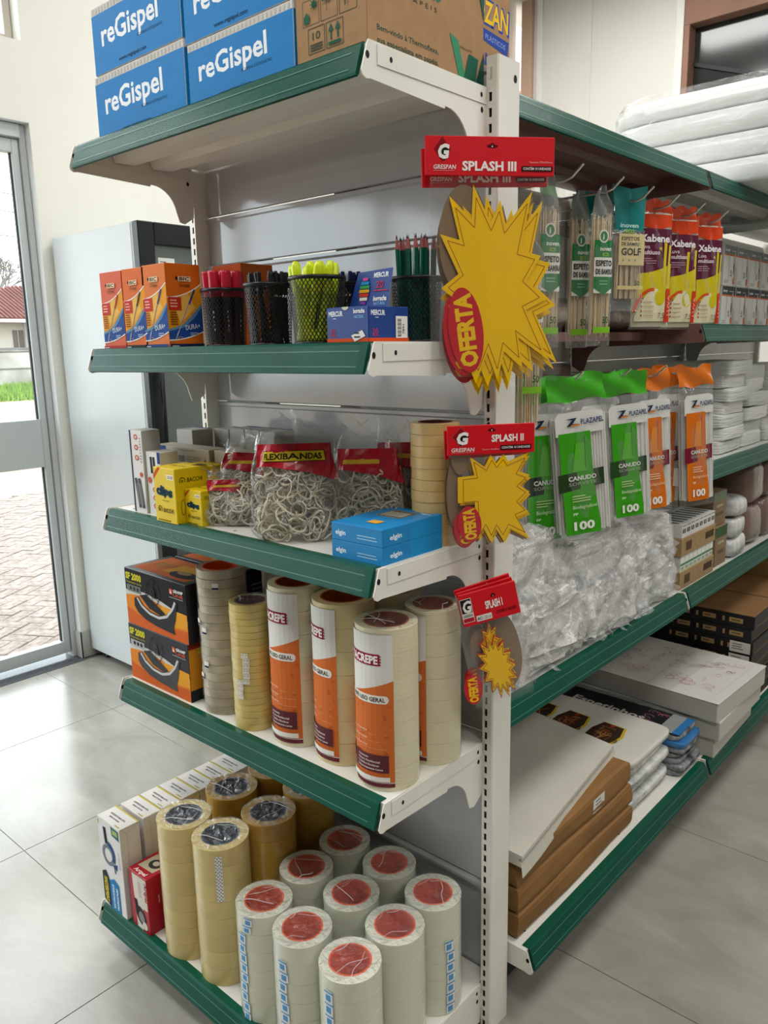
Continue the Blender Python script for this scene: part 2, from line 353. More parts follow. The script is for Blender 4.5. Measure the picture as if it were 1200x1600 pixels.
# ---------------------------------------------------------------- the glazed door and storefront
M_ALU = mat('white_aluminium_frame', '#c3c9c9', 0.35, metal=0.15); M_GASK = mat('dark_gasket', '#3a3f40', 0.6)
M_GLASS = film('window_glass', 0.0, 0.9, scale=2, strength=0.02, rough=0.02)
d = tag(thing('door_1', None, None, (0, 0, 0)), kind='structure')
def fr(name, x0, x1, y0, y1, z0, z1, m=M_ALU, b=0.003): q = MB(); q.box(x0, x1, y0, y1, z0, z1, m, b); return q.build(name, d)
fr('frame', -3.32, -3.25, YJ - 0.035, YJ - 0.004, 0.0, 2.855); fr('frame', -3.33, -3.24, -1.4, YJ - 0.035, 2.79, 2.855)
fr('stile', -3.315, -3.265, 0.545, 0.582, 0.03, 2.785); fr('stile', -3.315, -3.265, -0.42, -0.36, 0.03, 2.785)
fr('bottom_rail', -3.315, -3.265, -0.36, 0.545, 0.03, 0.10); fr('middle_rail', -3.32, -3.262, -0.36, 0.545, 1.112, 1.372); fr('top_rail', -3.315, -3.265, -0.36, 0.545, 2.72, 2.785)
fr('gasket', -3.30, -3.285, 0.538, 0.546, 0.10, 1.112, M_GASK, 0.001); fr('gasket', -3.30, -3.285, 0.538, 0.546, 1.372, 2.72, M_GASK, 0.001)
for z0, z1 in ((0.095, 1.117), (1.367, 2.725)): fr('pane', -3.294, -3.290, -0.37, 0.55, z0, z1, M_GLASS, 0)
for k, (a, b2) in enumerate(((-1.9, -0.42), (-3.3, -1.9), (-4.6, -3.3))):
    w = tag(thing('window_%d' % (k + 2), None, None, (0, 0, 0)), kind='structure'); d = w
    fr('frame', -3.32, -3.26, a, a + 0.05, 0.03, 2.85); fr('frame', -3.32, -3.26, b2 - 0.05, b2, 0.03, 2.85); fr('frame', -3.32, -3.26, a + 0.05, b2 - 0.05, 0.03, 0.09); fr('frame', -3.32, -3.26, a + 0.05, b2 - 0.05, 2.79, 2.85)
    fr('pane', -3.294, -3.290, a + 0.04, b2 - 0.04, 0.08, 2.8, M_GLASS, 0)
M_PALEW = mat('pale_timber_frame', '#d8cfc4', 0.5)
d = tag(thing('window_5', None, None, (0, 0, 0)), kind='structure')
fr('frame', -3.36, -3.28, YJ - 0.04, YJ - 0.002, 3.237, 4.35, M_PALEW); fr('frame', -3.36, -3.28, -4.6, YJ - 0.04, 3.237, 3.275, M_PALEW); fr('frame', -3.36, -3.28, -4.6, YJ - 0.04, 4.3, 4.348, M_PALEW)
for y in (-0.7, -2.0, -3.3): fr('frame', -3.36, -3.28, y, y + 0.05, 3.275, 4.3, M_PALEW)
fr('pane', -3.33, -3.325, -4.6, YJ - 0.04, 3.27, 4.31, M_GLASS, 0)
# ================================================================ outside
M_PAVE = mat('concrete_paver', '#9a8c84', 0.9, var=(20, 0.16, '#7c7068'), objvar=0.09); M_SAND = mat('sandy_joint', '#9c8d80', 0.95, var=(8, 0.2)); M_ROAD = mat('sandy_road', '#a8947f', 0.95, var=(2.5, 0.2))
mb = MB(); mb.box(-31, -3.42, -30, 40, -0.30, -0.075, M_ROAD); tag(mb.build('ground'), kind='structure')
mb = MB(); mb.box(-9.2, -3.42, -6, 9, -0.075, -0.055, M_SAND); pav = tag(mb.build('pavement'), kind='structure')
PL, PW = 0.22, 0.11
spots = []
for i in range(-60, 60):
    for j in range(-60, 60):   # herringbone: pairs of bricks along a diagonal
        for k in (0, 1):
            x, y = (i * 4 + (j % 4)) * PW, j * PW
            if k == 0: cx, cy, r = x + PL / 2, y + PW / 2, 0
            else: cx, cy, r = x - PW / 2 , y + PW * 1.0, 1
            px = -6.3 + (cx * 0.866 - cy * 0.5); py = 1.4 + (cx * 0.5 + cy * 0.866)
            if -9.1 < px < -3.5 and -0.75 - 0.05 * (px + 3.4) < py < 1.2 - 0.42 * (px + 3.4): spots.append((math.hypot(px - 0.99, py + 1.44), px, py, r))
spots.sort()
pm = MB(); pm.box(-PL / 2 + 0.004, PL / 2 - 0.004, -PW / 2 + 0.004, PW / 2 - 0.004, -0.05, 0, M_PAVE, 0.004); pme = pm.mesh('paver')
for q, (dd, x, y, r) in enumerate(spots[:300]):
    o = link(pme, 'paver', pav, (x, y, -0.03 + RD.uniform(-0.005, 0.002)), PI / 6 + r * PI / 2)
far = MB()
for dd, x, y, r in spots[300:]:
    a = PI / 6 + r * PI / 2; ca, sa = math.cos(a), math.sin(a); z = -0.03 + RD.uniform(-0.005, 0.002)
    far.box(-PL / 2 + 0.004, PL / 2 - 0.004, -PW / 2 + 0.004, PW / 2 - 0.004, -0.03, 0, M_PAVE, 0.0, lambda u, v, w: (x + u * ca - v * sa, y + u * sa + v * ca, z + w))
tag(far.build('pavers_beyond', pav), kind='stuff')
# grass strip, garden wall, house, tree, wires
M_GRASS = mat('grass_blades', '#7fa04a', 0.8, var=(3, 0.3)); M_BANK = mat('grassy_bank_soil', '#8a8a58', 0.95, var=(3, 0.25))
mb = MB(); mb.add([(-30.6, -2, -0.09), (-30.6, 34, -0.09), (-33.9, 34, 0.42), (-33.9, -2, 0.42), (-60, 34, 0.42), (-60, -2, 0.42)], [(0, 1, 2, 3), (3, 2, 4, 5)], M_BANK); bank = tag(mb.build('bank'), kind='structure')
g = MB(); rr = random.Random(3)
for _ in range(6000):
    t_ = rr.random(); x = -30.7 - 3.0 * t_; y = rr.uniform(9.5, 19.5); z = -0.09 + 0.51 * t_ * 3.0 / 3.3; h = rr.uniform(0.10, 0.26) * (1.3 - 0.5 * (y > 15)); a = rr.uniform(0, PI); w = 0.04
    g.add([(x - w * math.cos(a), y - w * math.sin(a), z - 0.03), (x + w * math.cos(a), y + w * math.sin(a), z - 0.03), (x + rr.uniform(-.1, .1), y + rr.uniform(-.1, .1), z + h)], [(0, 1, 2)], M_GRASS)
tag(g.build('grass', fix=False), 'strip of bright green grass along the far side of the sandy road', 'grass', kind='stuff')
M_PLAST = mat('stained_whitewash', '#b5b2ab', 0.9, var=(0.7, 0.3, '#8b877f')); M_COPE = mat('weathered_coping', '#7d7a74', 0.9, var=(2, 0.3))
t = thing('garden_wall', 'low stained whitewashed wall in front of the house across the road', 'wall', (-34.0, 15, 0.40))
mb = MB(); mb.box(-0.12, 0.12, -9, 9, 0, 1.42, M_PLAST, 0.02); mb.build('masonry', t)
mb = MB(); mb.box(-0.17, 0.17, -9, 9, 1.42, 1.50, M_COPE, 0.02); mb.build('coping', t)
mb = MB(); mb.box(0.12, 0.16, -9, 9, 0.70, 0.76, M_COPE, 0.01); mb.build('string_course', t)
M_RTILE = mat('red_roof_tile', '#6e403a', 0.85, var=(1.5, 0.25)); M_HOUSE = mat('cream_house_wall', '#b5ae9f', 0.9, var=(0.8, 0.12)); M_WSHADOW = mat('brown_window_shadow', '#5f5650', 0.7)
t = thing('house', 'single storey cream house with a red tiled roof and a veranda across the road', 'house', (-39.05, 15, 0.40))
mb = MB(); mb.box(-3, 3, -6, 8, 0, 2.9, M_HOUSE); mb.build('wall', t)
mb = MB(); mb.box(3.0, 3.5, 0.50, 1.05, 0, 3.15, mat('white_pillar', '#dddbd6', 0.8), 0.03); mb.build('pillar', t)
mb = MB(); mb.box(3.0, 3.5, -6, 0.5, 0.9, 1.62, M_COPE, 0.02); mb.build('parapet', t)
rf = MB(); rf.add([(3.9, -6.8, 2.85), (3.9, 9, 2.85), (0, 6, 4.55), (0, 1.6, 4.55), (-3.8, -6.8, 2.85), (-3.8, 9, 2.85)], [(0, 1, 2, 3), (1, 5, 2), (5, 4, 3, 2), (4, 0, 3)], M_RTILE)
rf.box(3.85, 3.95, -6.8, 9, 2.72, 2.86, mat('pale_fascia', '#d3cec6', 0.8)); roof = rf.build('roof', t)
rt = MB()
for k in range(76):
    y = -6.7 + k * 0.205; q = min(1.0, max(0.05, (y + 6.8) / 8.4, 0.05)) if y < 1.6 else (1.0 if y < 6 else max(0.05, (9 - y) / 3.0))
    rt.tube([(3.92, y, 2.88), (3.9 - 3.9 * q, y, 2.88 + 1.70 * q)], 0.07, M_RTILE, 5)
tag(rt.build('roof_tiles', roof), kind='stuff')
for y in (0.07, 0.34):
    mb = MB(); mb.box(3.0, 3.06, y - 0.10, y + 0.10, 1.55, 2.40, M_WSHADOW, 0.01); mb.build('window', t)  # window shadows painted as flat dark brown boxes on the wall
M_BARK = mat('grey_bark', '#77726a', 0.9)
tr = MB(); rr = random.Random(11)
def branch(p, d, L, r, n):
    q = p + d * L; tr.tube([p, q], [r, r * 0.7], M_BARK, 4, False)
    if n:
        for _ in range(3): branch(q, (d + Vector((rr.uniform(-.7, .7), rr.uniform(-.8, .8), rr.uniform(-.25, .5)))).normalized(), L * 0.75, r * 0.62, n - 1)
branch(Vector((0, 0, 0)), Vector((0, 0.05, 1)), 1.3, 0.15, 5)
o = tr.build('bare_tree', loc=(-45, 18.3, 2.9)); tag(o, 'leafless branching tree rising behind the red tiled roof', 'tree')
tr2 = MB(); tr2.tube([(0, 0, -2.5), (0, 0, 0.1)], 0.17, M_BARK, 6); tr2.build('trunk', o)
M_WIRE = mat('black_wire', '#5b6166', 0.6)
for k, (z0, z1) in enumerate(((6.0, 6.2), (6.9, 6.8), (7.4, 7.5), (10.6, 10.0), (4.7, 5.3))):
    mb = MB(); mb.tube([(-27, 4 + 20 * s / 10, z0 + (z1 - z0) * s / 10 - 0.5 * math.sin(PI * s / 10)) for s in range(11)], 0.016, M_WIRE, 4)
    tag(mb.build('power_line'), 'thin power line crossing the pale sky above the house', 'wire', 'power lines over the road')
# ================================================================ glass door fridge against the left wall
M_FRW = mat('white_fridge_enamel', '#c6cccc', 0.3, var=(5, 0.03), bump=(4, 0.01)); M_FRB = mat('black_fridge_frame', '#1c2021', 0.35); M_FRG = mat('grey_gasket', '#b7bbb6', 0.5)
t = thing('display_fridge', 'tall white display fridge with a black framed glass door against the left wall', 'fridge', (-2.75, 1.05, 0))
mb = MB(); X1, X2, Yf, Yb, H = -0.43, 0.33, -0.385, 0.42, 2.305
mb.box(X1, X2, Yf, Yf + 0.03, 0.045, H, M_FRW, 0.006); mb.box(X1, X2, Yb - 0.03, Yb, 0.045, H, M_FRW, 0.006); mb.box(X1, X1 + 0.03, Yf + 0.03, Yb - 0.03, 0.045, H, M_FRW); mb.box(X1 + 0.03, X2, Yf + 0.03, Yb - 0.03, H - 0.04, H, M_FRW); mb.box(X1 + 0.03, X2, Yf + 0.03, Yb - 0.03, 0.045, 0.3, M_FRW)
mb.build('cabinet', t)
mb = MB(); mb.box(X2, X2 + 0.014, Yf, Yb, 0.25, H, M_FRG, 0.003); mb.box(X2 + 0.001, X2 + 0.013, Yf + 0.09, Yb - 0.09, 0.3, H - 0.1, M_DARK); mb.build('door_gasket', t)
dr = MB()
for a in ((Yf, Yf + 0.085, 0.26, H), (Yb - 0.085, Yb, 0.26, H), (Yf + 0.085, Yb - 0.085, H - 0.1, H), (Yf + 0.085, Yb - 0.085, 0.26, 0.36)): dr.box(X2 + 0.016, X2 + 0.058, *a, M_FRB, 0.004)
door = dr.build('door', t)
mb = MB(); mb.box(X2 + 0.03, X2 + 0.036, Yf + 0.08, Yb - 0.08, 0.35, H - 0.09, mat('fridge_glass', '#5c6462', 0.08, coat=0.4)); mb.build('pane', door)
a = Art(lambda u, v, k: (X2 + 0.0365 + k, u, v)); a.rect(Yf + 0.11, 2.08, Yf + 0.2, 2.15, '#e4e6e2'); a.smalltext(Yf + 0.12, 2.13, 0.05, 1, 0.01, '#555555'); a.ell(Yf + 0.125, 2.105, 0.006, 0.008, '#333333', 8); a.ell(Yf + 0.185, 2.105, 0.006, 0.01, '#333333', 8); a.build('energy_sticker', door)
mb = MB(); mb.tube([(X2 + 0.06, Yf + 0.045, 1.25), (X2 + 0.09, Yf + 0.045, 1.28), (X2 + 0.09, Yf + 0.045, 1.62), (X2 + 0.06, Yf + 0.045, 1.65)], 0.012, M_FRB, 8); mb.build('handle', door)
for x in (X1 + 0.08, X2 - 0.08):
    for y in (Yf + 0.06, Yb - 0.06):
        mb = MB(); mb.lathe([(0, 0), (0.025, 0), (0.025, 0.012), (0.012, 0.018), (0.012, 0.045)], 10, M_FRB, (x, y, 0)); mb.build('foot', t)
# ================================================================ gondola shelving
Z1, Z2, Z3, Z4, Z5 = 2.2224, 1.7245, 1.2977, 0.7994, 0.1364
def upright(z0, z1, w, depth, m):
    """slotted post: front face (to -y) with a column of real slots, x 0..w, y 0..depth"""
    mb = MB(); pitch, sh = 0.0295, 0.017; s0, s1 = 0.006, 0.0135; z = z0
    def strip(xa, xb, za, zb): mb.add([(xa, 0, za), (xb, 0, za), (xb, 0, zb), (xa, 0, zb)], [(0, 1, 2, 3)], m)
    strip(0, s0, z0, z1); strip(s1, w - 0.003, z0, z1)
    z = z0 + 0.012
    strip(s0, s1, z0, z)
    while z + pitch < z1 - 0.05:
        strip(s0, s1, z + sh, z + pitch)
        mb.add([(s0, 0, z), (s0, 0.0025, z), (s0, 0.0025, z + sh), (s0, 0, z + sh)], [(0, 1, 2, 3)], m); mb.add([(s1, 0, z), (s1, 0.0025, z), (s1, 0.0025, z + sh), (s1, 0, z + sh)], [(0, 1, 2, 3)], m)
        z += pitch
    strip(s0, s1, z, z1)
    mb.add([(s0, 0.004, z0), (s1, 0.004, z0), (s1, 0.004, z1), (s0, 0.004, z1)], [(0, 1, 2, 3)], M_DARK)  # dark sheet stands in for the shade inside the post
    mb.add([(w - 0.003, 0, z0), (w, 0.003, z0), (w, 0.003, z1), (w - 0.003, 0, z1)], [(0, 1, 2, 3)], m)
    mb.add([(w, 0.003, z0), (w, depth, z0), (w, depth, z1), (w, 0.003, z1)], [(0, 1, 2, 3)], m)
    mb.add([(0, 0, z0), (0, depth, z0), (0, depth, z1), (0, 0, z1)], [(0, 1, 2, 3)], m)
    mb.add([(0, depth, z0), (w, depth, z0), (w, depth, z1), (0, depth, z1)], [(0, 1, 2, 3)], m)
    mb.add([(0, 0, z1), (w - 0.003, 0, z1), (w, 0.003, z1), (w, depth, z1), (0, depth, z1)], [(0, 1, 2, 3, 4)], m)
    return mb
def bracket(d, m, low=0.15, t=0.0025, hook=True):
    """shelf bracket plate lying in x = 0..t, y -d..0, z relative to the shelf top"""
    P = [(-d, 0.003), (-d - 0.004, -0.004), (-d - 0.019, -0.048), (-d - 0.016, -0.056), (-d - 0.008, -0.060), (-d + 0.004, -0.058), (-0.14, -0.066), (-0.138, -0.061)]
    P += [(-0.135 + 0.075 * math.sin(a), -0.061 - (low - 0.075) * (1 - math.cos(a))) for a in [0.2 * k for k in range(1, 8)]]
    P += [(-0.052, -low), (-0.035, -low - 0.004), (-0.016, -low + 0.008), (-0.004, -low + 0.016), (0, -0.06), (0, -0.034), (-0.004, 0.0)]
    mb = MB(); mb.prism(P, lambda u, v: (0, u, v), lambda u, v: (t, u, v), m)
    return mb
def rail_profile(d): return [(-d + 0.022, 0.001), (-d + 0.002, 0.0025), (-d - 0.003, -0.002), (-d - 0.0185, -0.049), (-d - 0.0195, -0.054), (-d - 0.014, -0.0555), (-d - 0.010, -0.05), (-d + 0.004, -0.008), (-d + 0.02, -0.005)]
def shelf_parts(root, off, x0, x1, d, z, m_deck, mapf, m_br=None, right=True, left=True, low=0.15, ribs=True, rail=True, deck_back=0.0, ext=0.0):
    """deck with rail and brackets, built in a frame whose front looks to -y, then mapped by mapf"""
    mb = MB()
    mb.box(x0 + 0.003, x1 - 0.003, -d + 0.004, -deck_back, z - 0.004, z, m_deck, 0.0, mapf)
    mb.box(x0 + 0.003, x1 - 0.003, -d + 0.004, -d + 0.008, z - 0.03, z - 0.004, m_deck, 0.0, mapf)
    for xa in (x0, x1 - 0.003): mb.box(xa, xa + 0.003, -d + 0.02, -0.004, z - 0.034, z, m_deck, 0.0, mapf)
    if ribs:
        for yy in (-d * 0.62, -d * 0.30): mb.prism([(yy - 0.035, -0.004), (yy - 0.028, -0.022), (yy + 0.028, -0.022), (yy + 0.035, -0.004)], lambda u, v: mapf(x0 + 0.006, u, z + v), lambda u, v: mapf(x1 - 0.006, u, z + v), m_deck)
    for k in range(3):     # flat discs painted as fixing holes in the deck and the side lip
        xx = x0 + 0.06 + (x1 - x0 - 0.12) * k / 2
        mb.add([mapf(xx + 0.004 * math.cos(a), -d + 0.045 + 0.004 * math.sin(a), z + 0.0004) for a in [PI * q / 4 for q in range(8)]], [tuple(range(8))], M_DARK)
        mb.add([mapf(xx + 0.004 * math.cos(a), -d + 0.03 + 0.004 * math.sin(a), z - 0.0225) for a in [PI * q / 4 for q in range(8)]], [tuple(range(8))], M_CHROME)
    for yy in (-d + 0.055, -0.03):
        mb.add([mapf(x1 + 0.0004, yy + 0.004 * math.cos(a), z - 0.02 + 0.005 * math.sin(a)) for a in [PI * q / 4 for q in range(8)]], [tuple(range(8))], M_DARK)
    if ext:      # the deck runs on beside the end post, up to its front
        mb.box(x0 - ext + 0.003, x0 + 0.003, -d + 0.004, -0.513, z - 0.004, z, m_deck, 0.0, mapf)
        mb.prism([(-d + 0.012, -0.002), (-d - 0.004, -0.012), (-d - 0.012, -0.05), (-d - 0.006, -0.058), (-d + 0.02, -0.06), (-0.513, -0.05), (-0.513, -0.002)], lambda u, v: mapf(x0 - ext, u, z + v), lambda u, v: mapf(x0 - ext + 0.0025, u, z + v), m_br or M_WHITE)
    deck = mb.build('shelf', root, off)
    if rail:
        mb = MB(); pr = rail_profile(d); x0m = x0; x0 = x0 - ext
        mb.prism(pr, lambda u, v: mapf(x0 + 0.012, u, z + v), lambda u, v: mapf(x1 - 0.012, u, z + v), M_GREEN)
        mb.add([mapf(x0 + 0.012, -d + 0.022, z + 0.0014), mapf(x1 - 0.012, -d + 0.022, z + 0.0014), mapf(x1 - 0.012, -d + 0.002, z + 0.0029), mapf(x0 + 0.012, -d + 0.002, z + 0.0029)], [(0, 1, 2, 3)], M_GREENTOP)
        rl = mb.build('price_rail', deck)
        rl.location = (0, 0, 0); off_fix(rl, off)
        mb = MB(); n1 = (-0.0012, 0.0004)
        mb.add([mapf(x0 + 0.015, -d - 0.0035 - 0.001, z - 0.003), mapf(x1 - 0.03, -d - 0.0035 - 0.001, z - 0.003), mapf(x1 - 0.03, -d - 0.0205, z - 0.054), mapf(x0 + 0.015, -d - 0.0205, z - 0.054)], [(0, 1, 2, 3)], M_CLEAR)
        for q in (0.2, 0.75): mb.add([mapf(xx, -d - 0.0047 - 0.017 * q - dq * 0.3, z - 0.003 - 0.051 * q - dq) for dq in (0, 0.0012) for xx in ((x0 + 0.015, x1 - 0.03) if dq == 0 else (x1 - 0.03, x0 + 0.015))], [(0, 1, 2, 3)], mat('strip_edge', '#5f8f80', 0.3))
        st = mb.build('label_strip', deck); off_fix(st, off)
    if rail: x0 = x0m
    for sd, want in ((0, left), (1, right)):
        if not want: continue
        mb = bracket(d, m_br or M_WHITE, low); xx = x1 - 0.0035 if sd else x0 + 0.001
        # keep the plate just outside the deck lip
        xx = x1 - 0.0002 if sd else x0 - 0.0023
        q = MB(); q.v = [mapf(x + xx, y, zz + z) for x, y, zz in mb.v]; q.f, q.m, q.mats, q.sm = mb.f, mb.m, mb.mats, mb.sm
        for (yy, zz, r) in ((-d - 0.004, -0.022, 0.005), (-0.018, -0.045, 0.0045)):
            for e in (-0.0003, 0.0028): q.add([mapf(xx + e, yy + r * math.cos(a), z + zz + r * 1.3 * math.sin(a)) for a in [PI * k / 5 for k in range(10)]], [tuple(range(10))], M_DARK)
        b = q.build('bracket', deck); off_fix(b, off)
        if sd:
            q = MB(); q.box(xx + 0.0026, xx + 0.0042, -d + 0.02, -0.003, z - 0.0335, z - 0.0005, m_br or M_WHITE, 0.0005, mapf)
            for yy in (-d + 0.055, -0.022): q.add([mapf(xx + 0.0045, yy + 0.004 * math.cos(a), z - 0.018 + 0.005 * math.sin(a)) for a in [PI * k / 5 for k in range(10)]], [tuple(range(10))], M_DARK)
            off_fix(q.build('side_lip', deck), off)
    return deck
def off_fix(o, off):
    me = o.data; me.transform(Matrix.Translation((-off[0], -off[1], -off[2])))
OFF = (-0.5, -0.15, 0.0)
endcap = thing('end_display_shelving', 'white end-of-aisle shelving with five green-railed shelves full of stationery and tape', 'shelving', OFF)
for x in (-1.031, 0.0005):
    u = upright(0.0, 2.279, 0.028, 0.078, M_WHITE); q = MB(); q.f, q.m, q.mats, q.sm = u.f, u.m, u.mats, u.sm
    q.v = [((a if x > -0.5 else 0.028 - a) + x, b, c) for a, b, c in u.v]
    for (yy, zz) in ((0.062, 2.245),): q.add([(x + 0.0285, yy + 0.006 * math.cos(a), zz + 0.008 * math.sin(a)) for a in [PI * k / 5 for k in range(10)]], [tuple(range(10))], M_DARK)
    if x > -0.5: q.box(x + 0.009, x + 0.014, -0.0006, 0.0, 2.236, 2.258, mat('slot_plug', '#b9b9ae', 0.5))
    q.build('upright', endcap, OFF)
edges = [0.06, 0.388, 0.78, 1.17, 1.568, 1.957, 2.092, 2.28]
M_PANEL = mat('glossy_white_panel', '#b4b4b5', 0.10, spec=0.6, bump=(3, 0.012), coat=0.3)
for a, b in zip(edges, edges[1:]):
    q = MB(); q.box(-1.002, 0.0, 0.045, 0.053, a + 0.0015, b - 0.0015, M_PANEL, 0.0025)
    lip = 0.012 if abs(b - 1.957) < 0.01 or abs(b - 0.388) < 0.01 else 0.004
    q.prism([(0.045, b - 0.002), (0.045 - lip, b - 0.004), (0.045 - lip, b - 0.012), (0.045, b - 0.016)], lambda u, v: (-1.0015, u, v), lambda u, v: (-0.0005, u, v), M_PANEL)
    q.build('back_panel', endcap, OFF)
ident = lambda x, y, z: (x, y, z)
M_DECK = mat('white_shelf_deck', '#dedcd3', 0.32, bump=(10, 0.015), var=(5, 0.05))
for z in (Z1, Z2, Z3, Z4): shelf_parts(endcap, OFF, -1.0, 0.0, 0.35, z, M_DECK, ident, deck_back=-0.04)
# wide base shelf with kick plate
base = shelf_parts(endcap, OFF, -1.019, 0.0, 0.467, Z5, M_DECK, ident, low=0.12, ribs=False, deck_back=-0.04)
q = MB(); q.box(-1.0, -0.01, -0.40, -0.385, 0.0, Z5 - 0.03, M_WHITE, 0.002); q.build('kick_plate', endcap, OFF)
q = MB(); q.box(-0.0015, 0.0005, -0.44, -0.003, 0.02, Z5 - 0.03, M_WHITE, 0.0); q.build('base_bracket', endcap, OFF)
# --------------------------------------------------------------- long gondola behind, front looks to +x
OFF2 = (-0.5, 1.6, 0.0); GX = -0.475
aisle = thing('aisle_gondola', 'long white and brown shelving run with green rails receding behind the end display', 'shelving', OFF2)
def gmap(x, y, z): return (GX - y, x, z)          # local x -> world y, local -y -> world +x
for y in (0.105, 1.249, 2.337, 3.425):
    u = upright(0.0, 2.235, 0.03, 0.05, M_WHITE if y > 0.5 else M_BROWN); q = MB(); q.f, q.m, q.mats, q.sm = u.f, u.m, u.mats, u.sm
    q.v = [(GX - 0.002 - b, a + y - 0.015, c) for a, b, c in u.v]; q.build('upright', aisle, OFF2)
M_PANEL2 = mat('grey_white_panel', '#c9c9c4', 0.3)
for k, (y0, y1) in enumerate(((0.12, 1.233), (1.265, 2.321), (2.353, 3.41))):
    for za, zb in ((0.22, 0.75), (0.75, 1.20), (1.20, 1.65), (1.65, 2.22)):
        q = MB(); q.box(GX - 0.03, GX - 0.02, y0, y1, za + 0.001, zb - 0.001, M_PANEL2, 0.002); q.build('back_panel', aisle, OFF2)
# canopy shelves, the middle shelf, the deep base
M_GDECK = mat('grey_shelf_deck', '#cfcfc9', 0.35)  # plain grey deck of the aisle shelves
segs = [(0.09, 1.247), (1.251, 2.335), (2.339, 3.42)]
for k, (y0, y1) in enumerate(segs):
    dk = shelf_parts(aisle, OFF2, y0, y1, 0.4564, 2.2447, M_BROWN if k == 0 else M_GDECK, gmap, M_BROWN if k < 1 else M_WHITE, left=False)
    shelf_parts(aisle, OFF2, y0, y1, 0.4695, 0.852, M_GDECK, gmap, M_WHITE, left=False)
    if k:
        shelf_parts(aisle, OFF2, y0, y1, 0.464, 1.7703, M_GDECK, gmap, M_WHITE if k > 1 else M_BROWN, right=False); shelf_parts(aisle, OFF2, y0, y1, 0.464, 1.2872, M_GDECK, gmap, M_WHITE)
    else:
        q = MB(); q.box(GX, -0.196, 0.13, 1.24, 1.745, 1.750, M_BROWN, 0.0); q.box(-0.201, -0.196, 0.13, 1.24, 1.723, 1.745, M_BROWN); q.build('shelf', aisle, OFF2)
    q = MB(); q.box(-0.3, -0.04, y0, y1, 0.0, 0.17, mat('dark_plinth', '#3b3d3c', 0.7)); q.build('plinth', aisle, OFF2)
for y0, y1 in ((0.09, 1.317), (1.321, 2.42), (2.424, 3.4)): shelf_parts(aisle, OFF2, y0, y1, 0.554, 0.2082, M_DECK, gmap, M_WHITE, low=0.12, ribs=False, right=False, left=y0 < 0.1)
q = MB(); q.box(GX - 0.002, GX + 0.012, 0.125, 1.23, 1.595, 1.64, mat('brown_bar', '#8a706a', 0.4), 0.003); q.build('peg_bar', aisle, OFF2)
q = MB(); q.box(GX - 0.002, GX + 0.012, 0.125, 1.23, 2.085, 2.12, mat('brown_bar', '#8a706a', 0.4), 0.003); q.build('peg_bar', aisle, OFF2)
q = MB(); q.box(GX - 0.002, GX + 0.012, 1.27, 2.31, 2.085, 2.12, M_WHITE, 0.003); q.build('peg_bar', aisle, OFF2)
def peg(y, z, x1):
    mb = MB(); mb.tube([(GX, y, z), (x1 - 0.05, y, z), (x1 - 0.03, y, z + 0.006), (x1, y, z + 0.032)], 0.0034, M_CHROME, 8); mb.build('peg', aisle, OFF2)
PA = [0.412, 0.631, 0.819, 0.999, 1.205, 1.414]; PB = [0.442, 0.722, 0.972, 1.255]
for y in PA: peg(y, 2.108, 0.0)
for y in PB: peg(y, 1.612, 0.0)
# ================================================================ goods on the end display
# ---- top shelf: paper roll cartons
M_BLUE = mat('blue_printed_carton', '#0079bf', 0.5, spec=0.15, var=(25, 0.05)); M_WCARD = mat('white_carton', '#cfcdc8', 0.7, var=(30, 0.08))
def regis(label, x0, x1, z0, h, yf=-0.325, d=0.30):
    o, w, d, h = carton('paper_roll_carton', label, 'box', x0, x1, yf, d, z0, h, M_WCARD, 'blue paper roll cartons on the top shelf')
    a = Art(face(w, d, h, 'front')); k = h / 0.145
    a.rect(0.001, 0.001, w - 0.001, h * 0.885, M_BLUE); 
    a.text('reGispel', w * 0.11, h * 0.40, 0.046 * k, '#eef2f5', w * 0.66, 0.022, rot=0.02)
    a.text('BOBINAS E ETIQUETAS', w * 0.53, h * 0.30, 0.006, '#0b3d63', w * 0.28, 0.0); a.text('www.regispel.com', w * 0.30, h * 0.075, 0.0085, '#0b2f4d', w * 0.32, 0.01)
    for i in range(26): a.rect(w * (0.02 + i * 0.0375), h * 0.905, w * (0.035 + i * 0.0375), h * 0.975, '#c2c0ba', same=True)
    a.build('printed_front', o)
    a = Art(face(w, d, h, 'right')); a.rect(0.001, 0.001, d - 0.001, h * 0.885, M_BLUE)
    for i in range(9): a.rect(d * 0.72, h * (0.12 + i * 0.05), d * 0.93, h * (0.14 + i * 0.05), '#0d3a5c', same=True)
    a.build('printed_side', o)
    mb = MB(); mb.box(-w / 2 - 0.0005, w / 2 + 0.0005, -0.025, 0.025, h, h + 0.0004, mat('packing_tape_film', '#cbb995', 0.2)); mb.build('sealing_tape', o)
    return o
regis('blue Regispel carton at the left end of the top shelf, bottom of its stack'.replace('Regispel ', ''), -0.921, -0.553, Z1, 0.146)
regis('blue carton on top of the left stack on the top shelf', -0.913, -0.555, Z1 + 0.1475, 0.146)
regis('blue carton second along the top shelf touching the brown cardboard box', -0.541, -0.208, Z1, 0.127)
regis('blue carton stacked on the carton beside the brown cardboard box', -0.545, -0.209, Z1 + 0.1285, 0.127)
o, w, d, h = carton('cardboard_box', 'brown cardboard box with green print and handling symbols at the right end of top shelf', 'box', -0.205, -0.026, -0.322, 0.35, Z1, 0.30, M_CARD)
GRN = '#1d5a46'; a = Art(face(w, d, h, 'front'))
def sym(x, y, s):
    y -= 0.056; x -= 0.012
    a.line([(x, y), (x + s, y), (x + s, y + s), (x, y + s)], 0.0012, '#3a4a3f', True)
for i in range(3): sym(0.042 + i * 0.047 - 0.01, 0.128, 0.042)
sym(0.045, 0.080, 0.042); sym(0.092, 0.080, 0.042)
